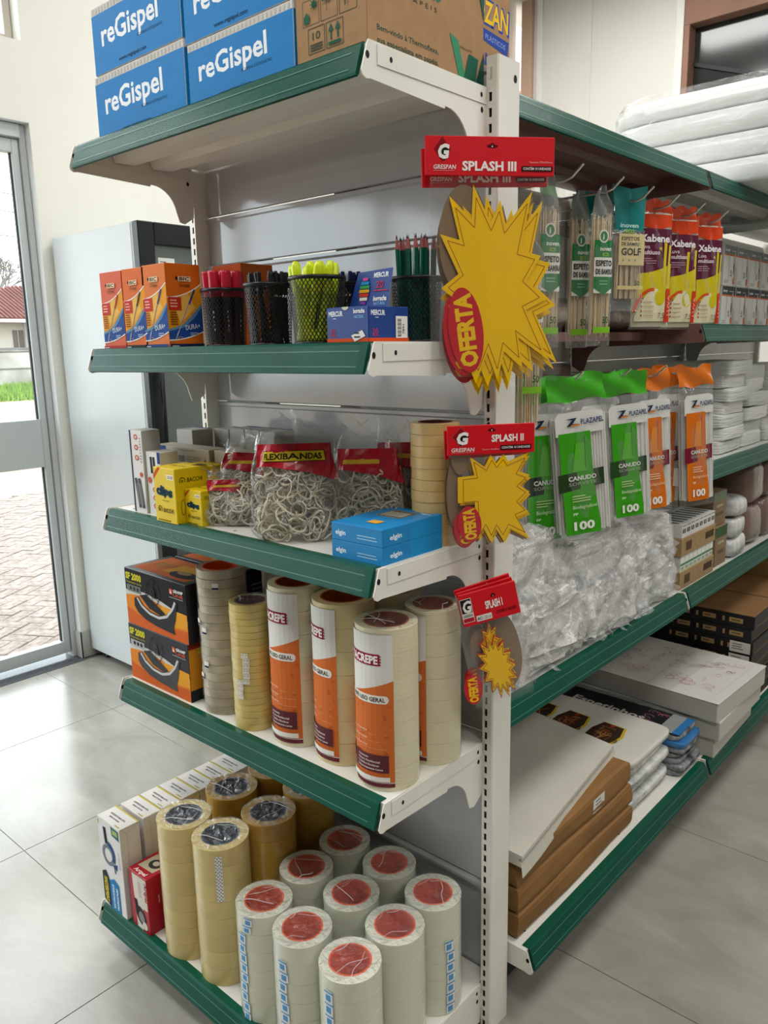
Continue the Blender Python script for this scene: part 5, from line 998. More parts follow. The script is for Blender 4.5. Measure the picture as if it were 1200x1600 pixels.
# ---- base shelf: upright cartons
for k in range(7):
    y = -0.455 + k * 0.0645
    if k == 0: y = -0.465
    o, w, d, h = carton('hand_dispenser_box', ('white dispenser carton at the front of its row, blue printed front', 'white dispenser carton second in the row on the base shelf', 'white dispenser carton third in the row on the base shelf', 'white dispenser carton fourth in the row on the base shelf', 'white dispenser carton fifth in the row, partly under the shelf above', 'white dispenser carton sixth in the row against the back panel', 'white dispenser carton last in the row, hidden in shadow')[k], 'box', -1.008, -0.888, y, 0.0625, Z5, 0.285, mat('white_dispenser_carton', '#cfcac5', 0.55, var=(20, 0.04)), 'white dispenser cartons in a row', 0.001)
    a = Art(face(w, d, h, 'top')); a.rect(0, d - 0.006, w, d - 0.001, '#b6a63c'); a.text('SUPORTE PARA FITA', w * 0.18, d * 0.48, 0.006, '#3a3a44', w * 0.62, 0.03); a.text('EMPACOTADORA', w * 0.28, d * 0.30, 0.005, '#55555e', w * 0.42, 0.02); a.rect(w * 0.72, d * 0.06, w * 0.92, d * 0.12, '#a89a50'); a.build('printed_top', o)
    a = Art(face(w, d, h, 'right')); a.line([(0.004, h - 0.002), (d * 0.35, h * 0.93), (d * 0.35, h * 0.04)], 0.0007, '#8d8880'); a.line([(d * 0.35, h * 0.93), (d * 0.95, h - 0.002)], 0.0007, '#a49f98'); a.rect(d * 0.3, h * 0.24, d * 0.33, h * 0.31, '#a8a39c'); a.build('printed_side', o)
    if k == 0:
        a = Art(face(w, d, h, 'front'))
        a.rect(0.001, 0.001, w - 0.001, h - 0.001, '#dbd9d8'); a.poly([(w * 0.62, h * 0.88), (w * 0.95, h * 0.86), (w * 0.95, h * 0.97), (w * 0.60, h * 0.98)], '#3e6a6a'); a.rect(w * 0.66, h * 0.90, w * 0.88, h * 0.95, '#a8b26a'); a.rect(0.001, h * 0.92, w * 0.06, h * 0.97, '#b6a63c')
        a.line([(w * 0.30, h * 0.92), (w * 0.34, h * 0.74)], w * 0.13, '#23262e'); a.arc(w * 0.38, h * 0.62, w * 0.22, h * 0.095, 0, 2 * PI, w * 0.10, '#7a8288', 24); a.arc(w * 0.40, h * 0.64, w * 0.26, h * 0.115, -0.6, 1.6, w * 0.12, '#33507e', 14); a.line([(w * 0.62, h * 0.54), (w * 0.66, h * 0.46)], w * 0.06, '#6a7076'); a.poly([(w * 0.55, h * 0.54), (w * 0.78, h * 0.58), (w * 0.74, h * 0.50)], '#33507e')
        a.poly([(w * 0.02, h * 0.38), (w * 0.02, h * 0.06), (w * 0.34, h * 0.01), (w * 0.34, h * 0.33), (w * 0.2, h * 0.42)], '#2c2f3a'); a.rect(w * 0.34, h * 0.01, w * 0.76, h * 0.34, '#2a7ab2'); a.poly([(w * 0.34, h * 0.33), (w * 0.55, h * 0.38), (w * 0.76, h * 0.34)], '#2a7ab2')
        a.text('MASTERPRINT', w * 0.10, h * 0.34, 0.017, '#c9b634', 0.082, 0.06, rot=-PI / 2); a.text('SUPORTE PARA FITA', w * 0.45, h * 0.31, 0.010, '#e3edf4', 0.078, 0.03, rot=-PI / 2); a.text('EMPACOTADORA', w * 0.62, h * 0.29, 0.010, '#e3edf4', 0.07, 0.03, rot=-PI / 2)
        a.smalltext(w * 0.86, h * 0.72, w * 0.08, 9, 0.006, '#9a9894', 4); a.build('printed_front', o)
M_REDC = mat('crimson_carton', '#a3182a', 0.4)
o, w, d, h = carton('dispenser_box', 'small red dispenser carton beside the row of white ones on the base shelf', 'box', -0.872, -0.782, -0.457, 0.095, Z5, 0.175, M_REDC)
a = Art(face(w, d, h, 'front')); a.poly([(w * 0.18, h * 0.96), (w * 0.80, h * 0.96), (w * 0.62, 0.002), (w * 0.30, 0.002)], '#d5cfc2'); a.rect(w * 0.5, h * 0.42, w * 0.96, h * 0.97, '#cfc8bb'); a.text('Artpel', w * 0.85, h * 0.92, 0.013, '#8c1c2a', 0.06, 0.03, rot=-PI / 2); a.smalltext(w * 0.5, h * 0.85, w * 0.2, 8, 0.006, '#b89a90', 3)
a.ell(w * 0.55, h * 0.26, w * 0.26, h * 0.17, '#3b3a3c', 20, rot=0.5); a.ell(w * 0.57, h * 0.24, w * 0.15, h * 0.10, '#8a8686', 16, rot=0.5); a.poly([(w * 0.22, h * 0.52), (w * 0.38, h * 0.52), (w * 0.46, h * 0.30), (w * 0.30, h * 0.22)], '#2a292c'); a.ell(w * 0.74, h * 0.12, w * 0.14, h * 0.07, '#cfc9bf', 14); a.rect(w * 0.66, 0.002, w - 0.002, h * 0.05, '#a3182a'); a.build('printed_front', o)
a = Art(face(w, d, h, 'top')); a.poly([(w * 0.12, d * 0.25), (w * 0.85, d * 0.30), (w * 0.9, d * 0.95), (w * 0.15, d * 0.9)], '#b9ae98'); a.ell(w * 0.55, d * 0.6, w * 0.25, d * 0.2, '#3b3a3c', 16); a.ell(w * 0.55, d * 0.62, w * 0.13, d * 0.1, '#c4bba8', 12); a.text('Artpel', w * 0.2, d * 0.06, 0.012, '#ecd6d2', w * 0.6, 0.03); a.build('printed_top', o)
a = Art(face(w, d, h, 'right')); a.rect(d * 0.35, h * 0.5, d * 0.38, h * 0.64, '#d8a0a4'); a.build('printed_side', o)
# ================================================================ hanging price cards
STAR3 = [(248, 425), (388, 560), (398, 358), (510, 580), (570, 448), (608, 598), (775, 395), (704, 742), (838, 778), (748, 930), (880, 1045), (748, 1108), (900, 1425), (700, 1280), (730, 1475), (605, 1365), (565, 1555), (495, 1370), (420, 1565), (330, 1350), (265, 1025), (195, 970), (305, 885), (190, 648), (312, 682)]
STAR2 = [(375, 480), (530, 590), (595, 465), (655, 560), (735, 465), (785, 545), (1005, 460), (895, 650), (1018, 700), (905, 800), (1018, 880), (905, 990), (1012, 1100), (885, 1150), (1015, 1380), (805, 1265), (735, 1395), (655, 1260), (590, 1390), (520, 1250), (450, 1360), (425, 1000), (425, 960), (243, 960), (243, 685), (420, 675)]
M_YCARD = mat('yellow_price_card', '#fcc800', 0.5, spec=0.15, var=(4, 0.05)); M_REDH = mat('red_header_card', '#d40c1c', 0.4, spec=0.3); M_KRAFT = mat('brown_card_back', '#8a6f55', 0.7); M_REDT = mat('red_oval_card', '#c81c2c', 0.4)
M_PACKF = film('clear_pack_film', 0.012, 0.9, scale=9, strength=0.5, stretch=(1, 1, 0.25))
def inset(P, k):
    cx = sum(p[0] for p in P) / len(P); cy = sum(p[1] for p in P) / len(P); return [(cx + (x - cx) * k, cy + (y - cy) * k) for x, y in P]
def sheet(pts, y, th, m, name, parent):
    mb = MB(); mb.prism(pts, lambda u, v: (u, y, v), lambda u, v: (u, y + th, v), m); return mb.build(name, parent)
def splash(label, loc, rot, stars, W_, Hh, body, ovals, title, size_note, kind, group='packs of splash price cards'):
    """origin at the hang hole; x across, z up; front looks to -y"""
    t = thing('splash_card_pack', label, 'price cards', loc, group=group, rot=rot); x0, x1, ztop = W_
    hd = MB(); hd.box(x0, x1, -0.0035, 0.0025, ztop - Hh, ztop, M_REDH, 0.0008); H = hd.build('header_card', t)
    w = x1 - x0; a = Art(lambda u, v, k: (x0 + u, -0.0036 - k, ztop - Hh + v))
    a.ell(-x0, Hh + (-ztop), w * 0.045, Hh * 0.05, '#5a0a10', 14); a.ell(-x0, Hh - ztop + Hh * 0.03, w * 0.015, Hh * 0.06, '#5a0a10', 10)
    if kind == 3:
        a.poly([(w * 0.13, Hh * 0.98), (w * 0.195, Hh * 0.66), (w * 0.13, Hh * 0.34), (w * 0.065, Hh * 0.66)], '#8c0f1c'); a.poly([(w * 0.085, Hh * 0.62), (w * 0.145, Hh * 0.36), (w * 0.19, Hh * 0.62), (w * 0.15, Hh * 0.72)], '#16161a')
        a.text('G', w * 0.09, Hh * 0.44, Hh * 0.34, '#f2efec', w * 0.085, 0.05, shear=0.12); a.text('GRESPAN', w * 0.06, Hh * 0.16, Hh * 0.11, '#e9e0dc', w * 0.17, 0.02, shear=0.1); a.rect(w * 0.06, Hh * 0.11, w * 0.22, Hh * 0.125, '#d08a88')
        tx, tw, ty = 0.28, 0.42, 0.13
    elif kind == 2:
        a.poly([(w * 0.15, Hh * 0.95), (w * 0.26, Hh * 0.62), (w * 0.15, Hh * 0.28), (w * 0.05, Hh * 0.62)], '#8c0f1c'); a.line([(w * 0.15, Hh * 0.95), (w * 0.26, Hh * 0.62), (w * 0.15, Hh * 0.28), (w * 0.05, Hh * 0.62)], w * 0.006, '#d04a4a', True); a.poly([(w * 0.10, Hh * 0.5), (w * 0.15, Hh * 0.3), (w * 0.24, Hh * 0.62), (w * 0.2, Hh * 0.72)], '#16161a')
        a.text('G', w * 0.095, Hh * 0.38, Hh * 0.38, '#f2efec', w * 0.13, 0.05, shear=0.12); a.text('GRESPAN', w * 0.04, Hh * 0.12, Hh * 0.13, '#e9e0dc', w * 0.26, 0.02, shear=0.1); a.rect(w * 0.04, Hh * 0.08, w * 0.30, Hh * 0.095, '#d08a88')
        tx, tw, ty = 0.50, 0.37, 0.42
    else:
        a.rect(w * 0.0, Hh * 0.12, w * 0.20, Hh * 0.86, '#d8d2cc'); a.rect(w * 0.01, Hh * 0.42, w * 0.19, Hh * 0.84, '#1c1c20'); a.rect(w * 0.01, Hh * 0.14, w * 0.19, Hh * 0.26, '#b02030'); a.text('G', w * 0.025, Hh * 0.44, Hh * 0.34, '#e6e2de', w * 0.15, 0.04, shear=0.1); a.text('GRESPAN', w * 0.02, Hh * 0.30, Hh * 0.07, '#3a3a3a', w * 0.16, 0.01)
        a.rect(w * 0.23, Hh * 0.08, w * 0.50, Hh * 0.26, '#e0dcd4'); a.text('MED. 122 un', w * 0.25, Hh * 0.12, Hh * 0.09, '#3a3632', w * 0.23, 0.01); tx, tw, ty = 0.42, 0.30, 0.40
    a.text(title, w * tx, Hh * ty, Hh * 0.23, '#f3ece8', w * tw, 0.035)
    if kind == 3: a.text(size_note, w * 0.80, Hh * 0.33, Hh * 0.05, '#e0b0ae', w * 0.18, 0.0); a.rect(w * 0.74, Hh * 0.12, w * 0.985, Hh * 0.25, '#2a1416'); a.text('CONTÉM 10 UNIDADES', w * 0.752, Hh * 0.155, Hh * 0.065, '#e6dcd8', w * 0.22, 0.02)
    elif kind == 2: a.text(size_note, w * 0.39, Hh * 0.14, Hh * 0.05, '#e0b0ae', w * 0.2, 0.0); a.rect(w * 0.60, Hh * 0.12, w * 0.96, Hh * 0.28, '#2a1416'); a.text('CONTÉM 10 UNIDADES', w * 0.615, Hh * 0.165, Hh * 0.075, '#e6dcd8', w * 0.33, 0.02)
    else: a.text('CONTÉM 10 UNIDADES', w * 0.58, Hh * 0.18, Hh * 0.09, '#3a1014', w * 0.36, 0.01)
    a.build('printed_header', H)
    bx0, bx1, bz0 = body; zb = ztop - Hh + 0.004
    # starburst cards fanned inside the bag
    for k, (pts, dx, dz, m) in enumerate(stars):
        y = 0.001 + k * 0.0035; s = sheet([(u + dx, v + dz) for u, v in pts], y, 0.0012, m, 'splash_card', t)
        if m is M_YCARD:
            a = Art(lambda u, v, kk: (u + dx, y - kk, v + dz)); q = inset(pts, 0.87); a.line(q, 0.0013, '#9a4a10', True); a.build('printed_outline', s)
    for k, (cx, cz, rx, rz, ro, dx, dz) in enumerate(ovals):
        y = -0.0008 + k * 0.0033
        o = sheet([(cx + dx + rx * math.cos(b) * math.cos(ro) - rz * math.sin(b) * math.sin(ro), cz + dz + rx * math.cos(b) * math.sin(ro) + rz * math.sin(b) * math.cos(ro)) for b in [2 * PI * i / 36 for i in range(36)]], y, 0.0012, M_REDT, 'oval_card', t)
        a = Art(lambda u, v, kk: (u + dx, y - kk, v + dz)); an = PI / 2 + ro; L = rz * 1.72
        a.text('OFERTA', cx - math.cos(an) * L / 2 + math.sin(an) * rx * 0.45, cz - math.sin(an) * L / 2 - math.cos(an) * rx * 0.45, rx * 0.92, '#f4c41c', L, 0.05, rot=an); a.build('printed_word', o)
    f = MB()
    for sgn in (-1, 1):
        f.grid(10, 14, lambda u, v: (bx0 + (bx1 - bx0) * u, sgn * (0.0025 + 0.007 * math.sin(PI * u) ** 0.5 * math.sin(PI * min(1, v * 1.1 + 0.05)) ** 0.5 + 0.0012 * math.sin(13 * u + 5 * v + sgn)) + 0.004, bz0 + (zb - bz0) * v), M_PACKF)
    f.build('plastic_bag', t, fix=False)
    mb = MB(); mb.tube([(0.0, -0.004, -0.002), (0.001, 0.0, 0.010), (0.0, 0.012, 0.016), (-0.003, 0.030, 0.012)], 0.0012, M_CHROME, 5); mb.build('hanging_wire', t)
    return t
CAMYAW = 41.5 * D2R
def px(P, ox, oz, s, cx, cy, k): return [((ox + x / s - cx) * k, (cy - (oz + y / s)) * k) for x, y in P]
k3 = 0.00123; S3 = px(STAR3, 640, 200, 4, 768, 235, k3)
el = lambda cx, cz, rx, rz, n=30: [(cx + rx * math.cos(2 * PI * i / n), cz + rz * math.sin(2 * PI * i / n)) for i in range(n)]
stars3 = [(S3, 0, 0, M_YCARD), (inset(S3, 0.97), 0.024, -0.012, M_YCARD), (el(-0.052, -0.165, 0.048, 0.10), 0, 0, M_KRAFT), (inset(S3, 0.98), 0.008, -0.014, M_YCARD), (inset(S3, 0.96), 0.010, 0.0, M_KRAFT)]
ov3 = [((352 / 4 + 640 - 768) * k3, (235 - 200 - 1230 / 4) * k3, 0.0345, 0.0815, 0.13, 0, 0), ((352 / 4 + 640 - 768) * k3, (235 - 200 - 1230 / 4) * k3, 0.0345, 0.0815, 0.13, -0.009, -0.006)]
args = (stars3, ((664 - 768) * k3, (867 - 768) * k3, 14 * k3), 0.069, ((672 - 768) * k3, (888 - 768) * k3, -0.425), ov3, 'SPLASH III', 'Tamanho 270x350mm', 3)
splash('large splash card pack with a red header hanging from the top bracket, front one', (0.085, -0.104, 2.081), (0, 0.0, 50 * D2R), *args)
splash('large splash card pack directly behind the front one, header edge showing at its left', (0.062, -0.088, 2.066), (0, -0.02, 52 * D2R), *args)
k2 = 0.00130; S2 = px(STAR2, 680, 640, 6.667, 770, 671, k2)
stars2 = [(S2, 0, 0, M_YCARD), (inset(S2, 0.99), 0.004, -0.006, M_YCARD), (el(-0.062, -0.045, 0.020, 0.045), 0, 0, M_KRAFT), (inset(S2, 0.97), 0.002, -0.010, M_KRAFT), (el(-0.072, -0.13, 0.018, 0.07), 0, 0, M_KRAFT)]
ov2 = [((365 / 6.667 + 680 - 770) * k2, (671 - 640 - 1190 / 6.667) * k2, 0.0245, 0.038, 0.10, 0, 0), ((365 / 6.667 + 680 - 770) * k2, (671 - 640 - 1190 / 6.667) * k2, 0.0235, 0.037, 0.10, -0.009, -0.010)]
args = (stars2, (-70 * k2, 69 * k2, 8.5 * k2), 45.5 * k2, (-68 * k2, 70 * k2, -0.24), ov2, 'SPLASH II', 'Tamanho 170x200mm', 2)
splash('medium splash card pack with a square tab hanging beside the third shelf', (0.087, -0.101, 1.550), (0, -0.01, 50 * D2R), *args)
splash('medium splash card pack hanging behind the front medium one, lower and further left', (0.064, -0.082, 1.540), (0, -0.03, 51 * D2R), *args)
k1 = 0.0014
def star(cx, cz, rx, rz, n, ro, inn=0.66):
    o = []
    for i in range(2 * n):
        q = 1 if i % 2 == 0 else inn; b = PI * i / n + 0.3; x, z = rx * q * math.cos(b), rz * q * math.sin(b); o.append((cx + x * math.cos(ro) - z * math.sin(ro), cz + x * math.sin(ro) + z * math.cos(ro)))
    return o
A1 = star(-0.020, -0.162, 0.038, 0.073, 14, 0.12)
M_ORED = mat('orange_red_edge_card', '#c8361a', 0.45)
stars1 = [(A1, 0, 0, M_YCARD), (inset(A1, 1.09), 0, 0, M_ORED), (star(-0.026, -0.115, 0.022, 0.052, 9, -0.2), 0, 0, M_YCARD), (star(-0.026, -0.115, 0.025, 0.057, 9, -0.2), 0, 0, M_ORED), (el(-0.042, -0.115, 0.026, 0.042), 0, 0, M_KRAFT), (el(0.0, -0.14, 0.042, 0.085), 0, 0, M_KRAFT), (inset(A1, 1.05), 0.004, -0.012, M_KRAFT)]
ov1 = [(-0.083, -0.197, 0.020, 0.034, -0.10, 0, 0)]
args = (stars1, (-52 * k1, 37 * k1, 0.018), 0.072, (-0.085, 0.048, -0.245), ov1, 'SPLASH I', '', 1)
splash('small splash card pack with a tilted red header hanging beside the fourth shelf, front one', (0.091, -0.098, 1.204), (0, -0.21, 50 * D2R), *args)
splash('small splash card pack behind the front small one, header corner raised', (0.078, -0.088, 1.206), (0, -0.235, 51 * D2R), *args)
splash('rearmost small splash card pack on the same hook', (0.064, -0.076, 1.208), (0, -0.26, 50 * D2R), *args)
# ================================================================ goods on the long shelving (fronts look to +x)
def xface(d_x, w_y, h, side):
    """print frame on a box whose front looks to +x; base centre at origin; u runs along +y on the front"""
    return {'front': lambda u, v, k: (d_x / 2 + k, u - w_y / 2, v), 'left': lambda u, v, k: (u - d_x / 2, -w_y / 2 - k, v), 'top': lambda u, v, k: (u - d_x / 2, v - w_y / 2, h + k)}[side]
def xcarton(name, label, cat, y0, y1, xf, dx, z0, h, m, group=None, b=0.0015, rotz=0.0):
    mb = MB(); w = y1 - y0; mb.box(-dx / 2, dx / 2, -w / 2, w / 2, 0, h, m, b); o = mb.build(name, None, loc=(xf - dx / 2, (y0 + y1) / 2, z0), rotz=rotz)
    tag(o, label, cat, group); return o, dx, w, h
M_BAMB = mat('bamboo_stick', '#dcc49a', 0.6, objvar=0.05, var=(60, 0.12)); M_HFILM = film('hanging_pack_film', 0.05, 1.0, scale=14, strength=0.7, stretch=(1, 1, 0.3))
GRN2 = '#17733a'
def pillow(mb, w, h, d, m, n=(10, 14), seed=0, z0=0.0, cr=0.0015):
    """clear bag: local x = thickness, y = width, z up"""
    for sg in (1, -1):
        mb.grid(n[0], n[1], lambda u, v: (sg * (0.001 + d / 2 * (math.sin(PI * u) ** 0.45) * (math.sin(PI * min(0.999, max(0.001, v))) ** 0.35) + cr * math.sin(17 * u + 11 * v + seed * 3 + sg)), (u - 0.5) * w + cr * math.sin(20 * v + seed), z0 + v * h), m)
# ---- bamboo skewers
def skewers(label, loc, rotz, seed, L=0.345, n=22):
    t = thing('bamboo_skewer_pack', label, 'skewers', loc, rotz, 'hanging packs of long bamboo skewers'); rr = random.Random(seed); w = 0.066
    mb = MB()
    for k in range(n):
        y = (k / (n - 1) - 0.5) * w * 0.86; x = rr.uniform(-0.007, 0.007); z = -0.075 + rr.uniform(-0.01, 0.008)
        mb.tube([(x, y + rr.uniform(-.003, .003), z - L * 0.87), (x, y, z), (x, y, z + 0.012)], [0.0016, 0.0016, 0.0003], M_BAMB, 5)
    tag(mb.build('sticks', t), kind='stuff')
    a = Art(lambda u, v, k: (0.0105 - 0.00 + 0.004 * math.cos(PI * (u / w - 0.5)) + k, (u - w / 2) * 1.0, v - 0.40))
    a.rect(w * 0.06, 0.135, w * 0.94, 0.272, '#e3e2da', 6); a.rect(w * 0.06, 0.228, w * 0.94, 0.272, GRN2, 6); a.h += a.step * 2
    for i in range(6):
        q0, q1 = 0.06 + 0.88 * i / 6, 0.06 + 0.88 * (i + 1) / 6; lo = lambda q: 0.130 + 0.018 * abs(q - 0.5) / 0.44; a.poly([(w * q0, lo(q0)), (w * q1, lo(q1)), (w * q1, 0.178), (w * q0, 0.178)], GRN2, True)
    a.h += a.step
    a.ell(w * 0.46, 0.282, w * 0.23, 0.017, '#d9d8cf', 20); a.ell(w * 0.46, 0.282, w * 0.18, 0.013, '#4a7a52', 18); a.text('i', w * 0.42, 0.275, 0.013, '#e9e8e0', bold=0.03); a.text('noven', w * 0.30, 0.245, 0.011, '#e6ece2', w * 0.56, 0.02); a.text('ECO', w * 0.42, 0.231, 0.009, '#a8c83a', w * 0.3, 0.02)
    a.text('ESPETO', w * 0.12, 0.206, 0.014, '#24241f', w * 0.78, 0.04); a.text('DE BAMBU', w * 0.12, 0.185, 0.013, '#24241f', w * 0.80, 0.04)
    a.text('50', w * 0.5, 0.056, 0.017, '#1d5a2a', w * 0.3, 0.02); a.rect(w * 0.08, 0.030, w * 0.92, 0.046, '#7ab32a', 6); a.smalltext(w * 0.3, 0.165, w * 0.4, 2, 0.008, '#6fae84', 2); a.build('printed_label', t)
    f = MB(); pillow(f, w * 1.12, 0.345, 0.034, M_HFILM, seed=seed, z0=-0.405); f.grid(8, 6, lambda u, v: (0.006 * math.sin(9 * u + 5 * v + seed), (u - 0.5) * w * (0.35 + 0.7 * (1 - v)) + 0.004 * math.sin(7 * v), -0.062 + 0.075 * v), film('green_tinted_film', 0.25, 0.9, tint='#3f7a45', scale=30)); f.build('plastic_bag', t, fix=False)
    return t
RZ = -0.45      # packs turn a little towards the viewer's aisle
skewers('long bamboo skewer pack nearest the large splash cards, half hidden by their bag', (-0.085, 0.398, 2.112), RZ, 1)
skewers('long bamboo skewer pack hanging second, deeper on its hook than its right neighbour', (-0.122, 0.627, 2.110), RZ, 2)
skewers('long bamboo skewer pack hanging frontmost beside the teal golf pick pack', (-0.058, 0.631, 2.114), RZ, 3)
skewers('long bamboo skewer pack seen between the large and the medium splash cards', (-0.05, 0.262, 1.97), RZ, 4, 0.42)
# ---- teal packs of golf picks
M_TEAL = mat('teal_printed_film', '#12807e', 0.3, coat=0.3)
def golf(label, loc, rotz, seed):
    t = thing('golf_pick_pack', label, 'skewers', loc, rotz, 'hanging teal packs of bamboo golf picks'); w = 0.105; rr = random.Random(seed)
    h = MB(); h.grid(8, 6, lambda u, v: (0.003 * math.sin(8 * u + 4 * v), (u - 0.5) * w * (0.92 + 0.22 * v) + 0.006 * v * (u - 0.5), -0.085 + 0.115 * v + 0.012 * v * abs(u - 0.5) * 2), M_TEAL); H = h.build('header', t)
    mb = MB()
    for k in range(26):
        y = (k / 25 - 0.5) * w * 0.86; x = rr.uniform(-0.006, 0.006); mb.tube([(x, y, -0.27), (x, y + rr.uniform(-.002, .002), -0.10)], 0.0016, M_BAMB, 5)
    tag(mb.build('sticks', t), kind='stuff')
    a = Art(lambda u, v, k: (0.0105 + k, u - w / 2, v - 0.29)); a.rect(w * 0.10, 0.112, w * 0.96, 0.198, '#cfbd8a'); a.rect(w * 0.1, 0.045, w * 0.96, 0.055, '#d2c080'); a.text('ESPETOS', w * 0.18, 0.180, 0.010, '#22221c', w * 0.6, 0.02); a.text('DE BAMBU', w * 0.18, 0.166, 0.009, '#22221c', w * 0.6, 0.02); a.text('GOLF', w * 0.18, 0.140, 0.019, '#22221c', w * 0.66, 0.03)
    a.text('inoven', w * 0.12, 0.215, 0.012, '#bfe0dc', w * 0.6, 0.02); a.text('ECO', w * 0.3, 0.2, 0.010, '#a8c83a', w * 0.3, 0.02); a.text('50', w * 0.66, 0.056, 0.013, '#2a5a3a', w * 0.18, 0.02)
    for k in range(3): a.ell(w * (0.25 + k * 0.2), 0.126, 0.003, 0.003, '#7a8a6a', 8)
    a.build('printed_label', t); f = MB(); pillow(f, w * 1.06, 0.225, 0.03, M_HFILM, seed=seed, z0=-0.305); f.build('plastic_bag', t, fix=False); return t
golf('teal headed golf pick pack hanging in front, left of the yellow glove packs', (-0.068, 0.819, 2.112), RZ, 5)
golf('teal headed golf pick pack behind the frontmost skewer pack', (-0.165, 0.819, 2.110), RZ, 6)
# ---- rubber glove packs
def gloves(label, loc, rotz, seed, sx=1.0):
    t = thing('glove_pack', label, 'gloves', loc, rotz, 'hanging packs of yellow rubber gloves'); w, h = 0.165 * sx, 0.335; t['seed'] = seed; M_GL = mat('yellow_latex', '#cdbb10', 0.35, coat=0.3)
    b = MB(); pillow(b, w, h, 0.03, mat('cream_pack_film', '#d8d2b4', 0.3, coat=0.4), seed=seed, z0=-0.345); B = b.build('bag_body', t)
    def P(u, v, k): q = u / w; s = v / h; return (0.002 + 0.015 * (math.sin(PI * min(.98, max(.02, q))) ** 0.45) * (math.sin(PI * min(0.98, max(0.02, s))) ** 0.35) + 0.0022 + k * 2 + 0.0012 * math.sin(17 * q + 11 * s + seed * 3 + 1), u - w / 2, v - 0.345)
    a = Art(P)
    def cells(x0, x1, y0f, y1f, c, n=10):
        for i in range(n):
            q0, q1 = x0 + (x1 - x0) * i / n, x0 + (x1 - x0) * (i + 1) / n
            for j in range(4):
                f0 = lambda q, jj: y0f(q) + (y1f(q) - y0f(q)) * jj / 4
                a.poly([(w * q0, h * f0(q0, j)), (w * q1, h * f0(q1, j)), (w * q1, h * f0(q1, j + 1)), (w * q0, h * f0(q0, j + 1))], c, True)
        a.h += a.step
    cells(0.03, 0.97, lambda q: 0.86 + 0.02 * math.sin(9 * q), lambda q: 0.985, '#d2431c'); cells(0.03, 0.97, lambda q: 0.46 + 0.10 * q * q, lambda q: 0.86 + 0.0 * q, '#5c2038')
    cells(0.08, 0.95, lambda q: 0.26, lambda q: 0.47 + 0.10 * q * q, M_GL)
    for x, hh in ((0.60, 0.70), (0.74, 0.76), (0.87, 0.72)): a.line([(w * x, h * 0.38), (w * (x + 0.03), h * hh)], w * 0.075, M_GL)
    cells(0.04, 0.82, lambda q: 0.05, lambda q: 0.34 - 1.1 * (q - 0.52) ** 2, '#d9d2b0'); a.arc(w * 0.46, h * 0.10, w * 0.44, h * 0.23, 1.5, 3.0, w * 0.07, '#d2531c', 12)
    a.ell(w * 0.66, h * 0.26, w * 0.15, h * 0.07, M_GL, 16); cells(0.83, 0.98, lambda q: 0.04, lambda q: 0.34, '#cf3a1e', 3)
    a.text('Xabene', w * 0.06, h * 0.745, h * 0.062, '#ece4e6', w * 0.80, 0.03); a.text('Luva', w * 0.08, h * 0.685, h * 0.035, '#d9c4cc', w * 0.25, 0.01); a.text('multiuso', w * 0.08, h * 0.635, h * 0.038, '#e2d0d6', w * 0.50, 0.02); a.smalltext(w * 0.08, h * 0.595, w * 0.45, 3, h * 0.02, '#a8808e', seed)
    for k in range(4): a.ell(w * 0.17, h * (0.22 - k * 0.04), w * 0.022, h * 0.011, '#b03a2a', 8); a.rect(w * 0.22, h * (0.216 - k * 0.04), w * (0.45 + 0.03 * (k % 2)), h * (0.224 - k * 0.04), '#b8a488')
    a.text('7,5', w * 0.62, h * 0.075, h * 0.05, '#6a5c4a', w * 0.18, 0.0); a.text('LUVA', w * 0.93, h * 0.10, w * 0.07, '#eac0b0', h * 0.18, 0.0, rot=PI / 2); a.build('printed_front', B)
    hd = MB(); hd.grid(8, 5, lambda u, v: (0.004 * math.sin(11 * u + 6 * v + seed), (u - 0.5) * w * (1 - 0.15 * v), -0.03 + 0.058 * v + 0.006 * math.sin(13 * u + seed)), mat('orange_red_film', '#d2431c', 0.3, coat=0.4)); hd.build('header', t)
    f = MB(); pillow(f, w * 1.04, h + 0.01, 0.038, M_HFILM, seed=seed + 4, z0=-0.352, cr=0.002); f.build('plastic_bag', t, fix=False); return t
gloves('yellow glove pack hanging leftmost, next to the teal golf pick pack', (-0.076, 0.999, 2.108), RZ, 1, 0.86)
gloves('yellow glove pack hanging in the middle of the three front glove packs', (-0.071, 1.205, 2.108), RZ, 2, 0.80)
gloves('yellow glove pack hanging rightmost, turned edgewise beside the grey boxes', (-0.062, 1.414, 2.108), RZ, 3, 0.74)
gloves('yellow glove pack behind the rightmost front one', (-0.115, 1.414, 2.108), -0.3, 4, 0.74)
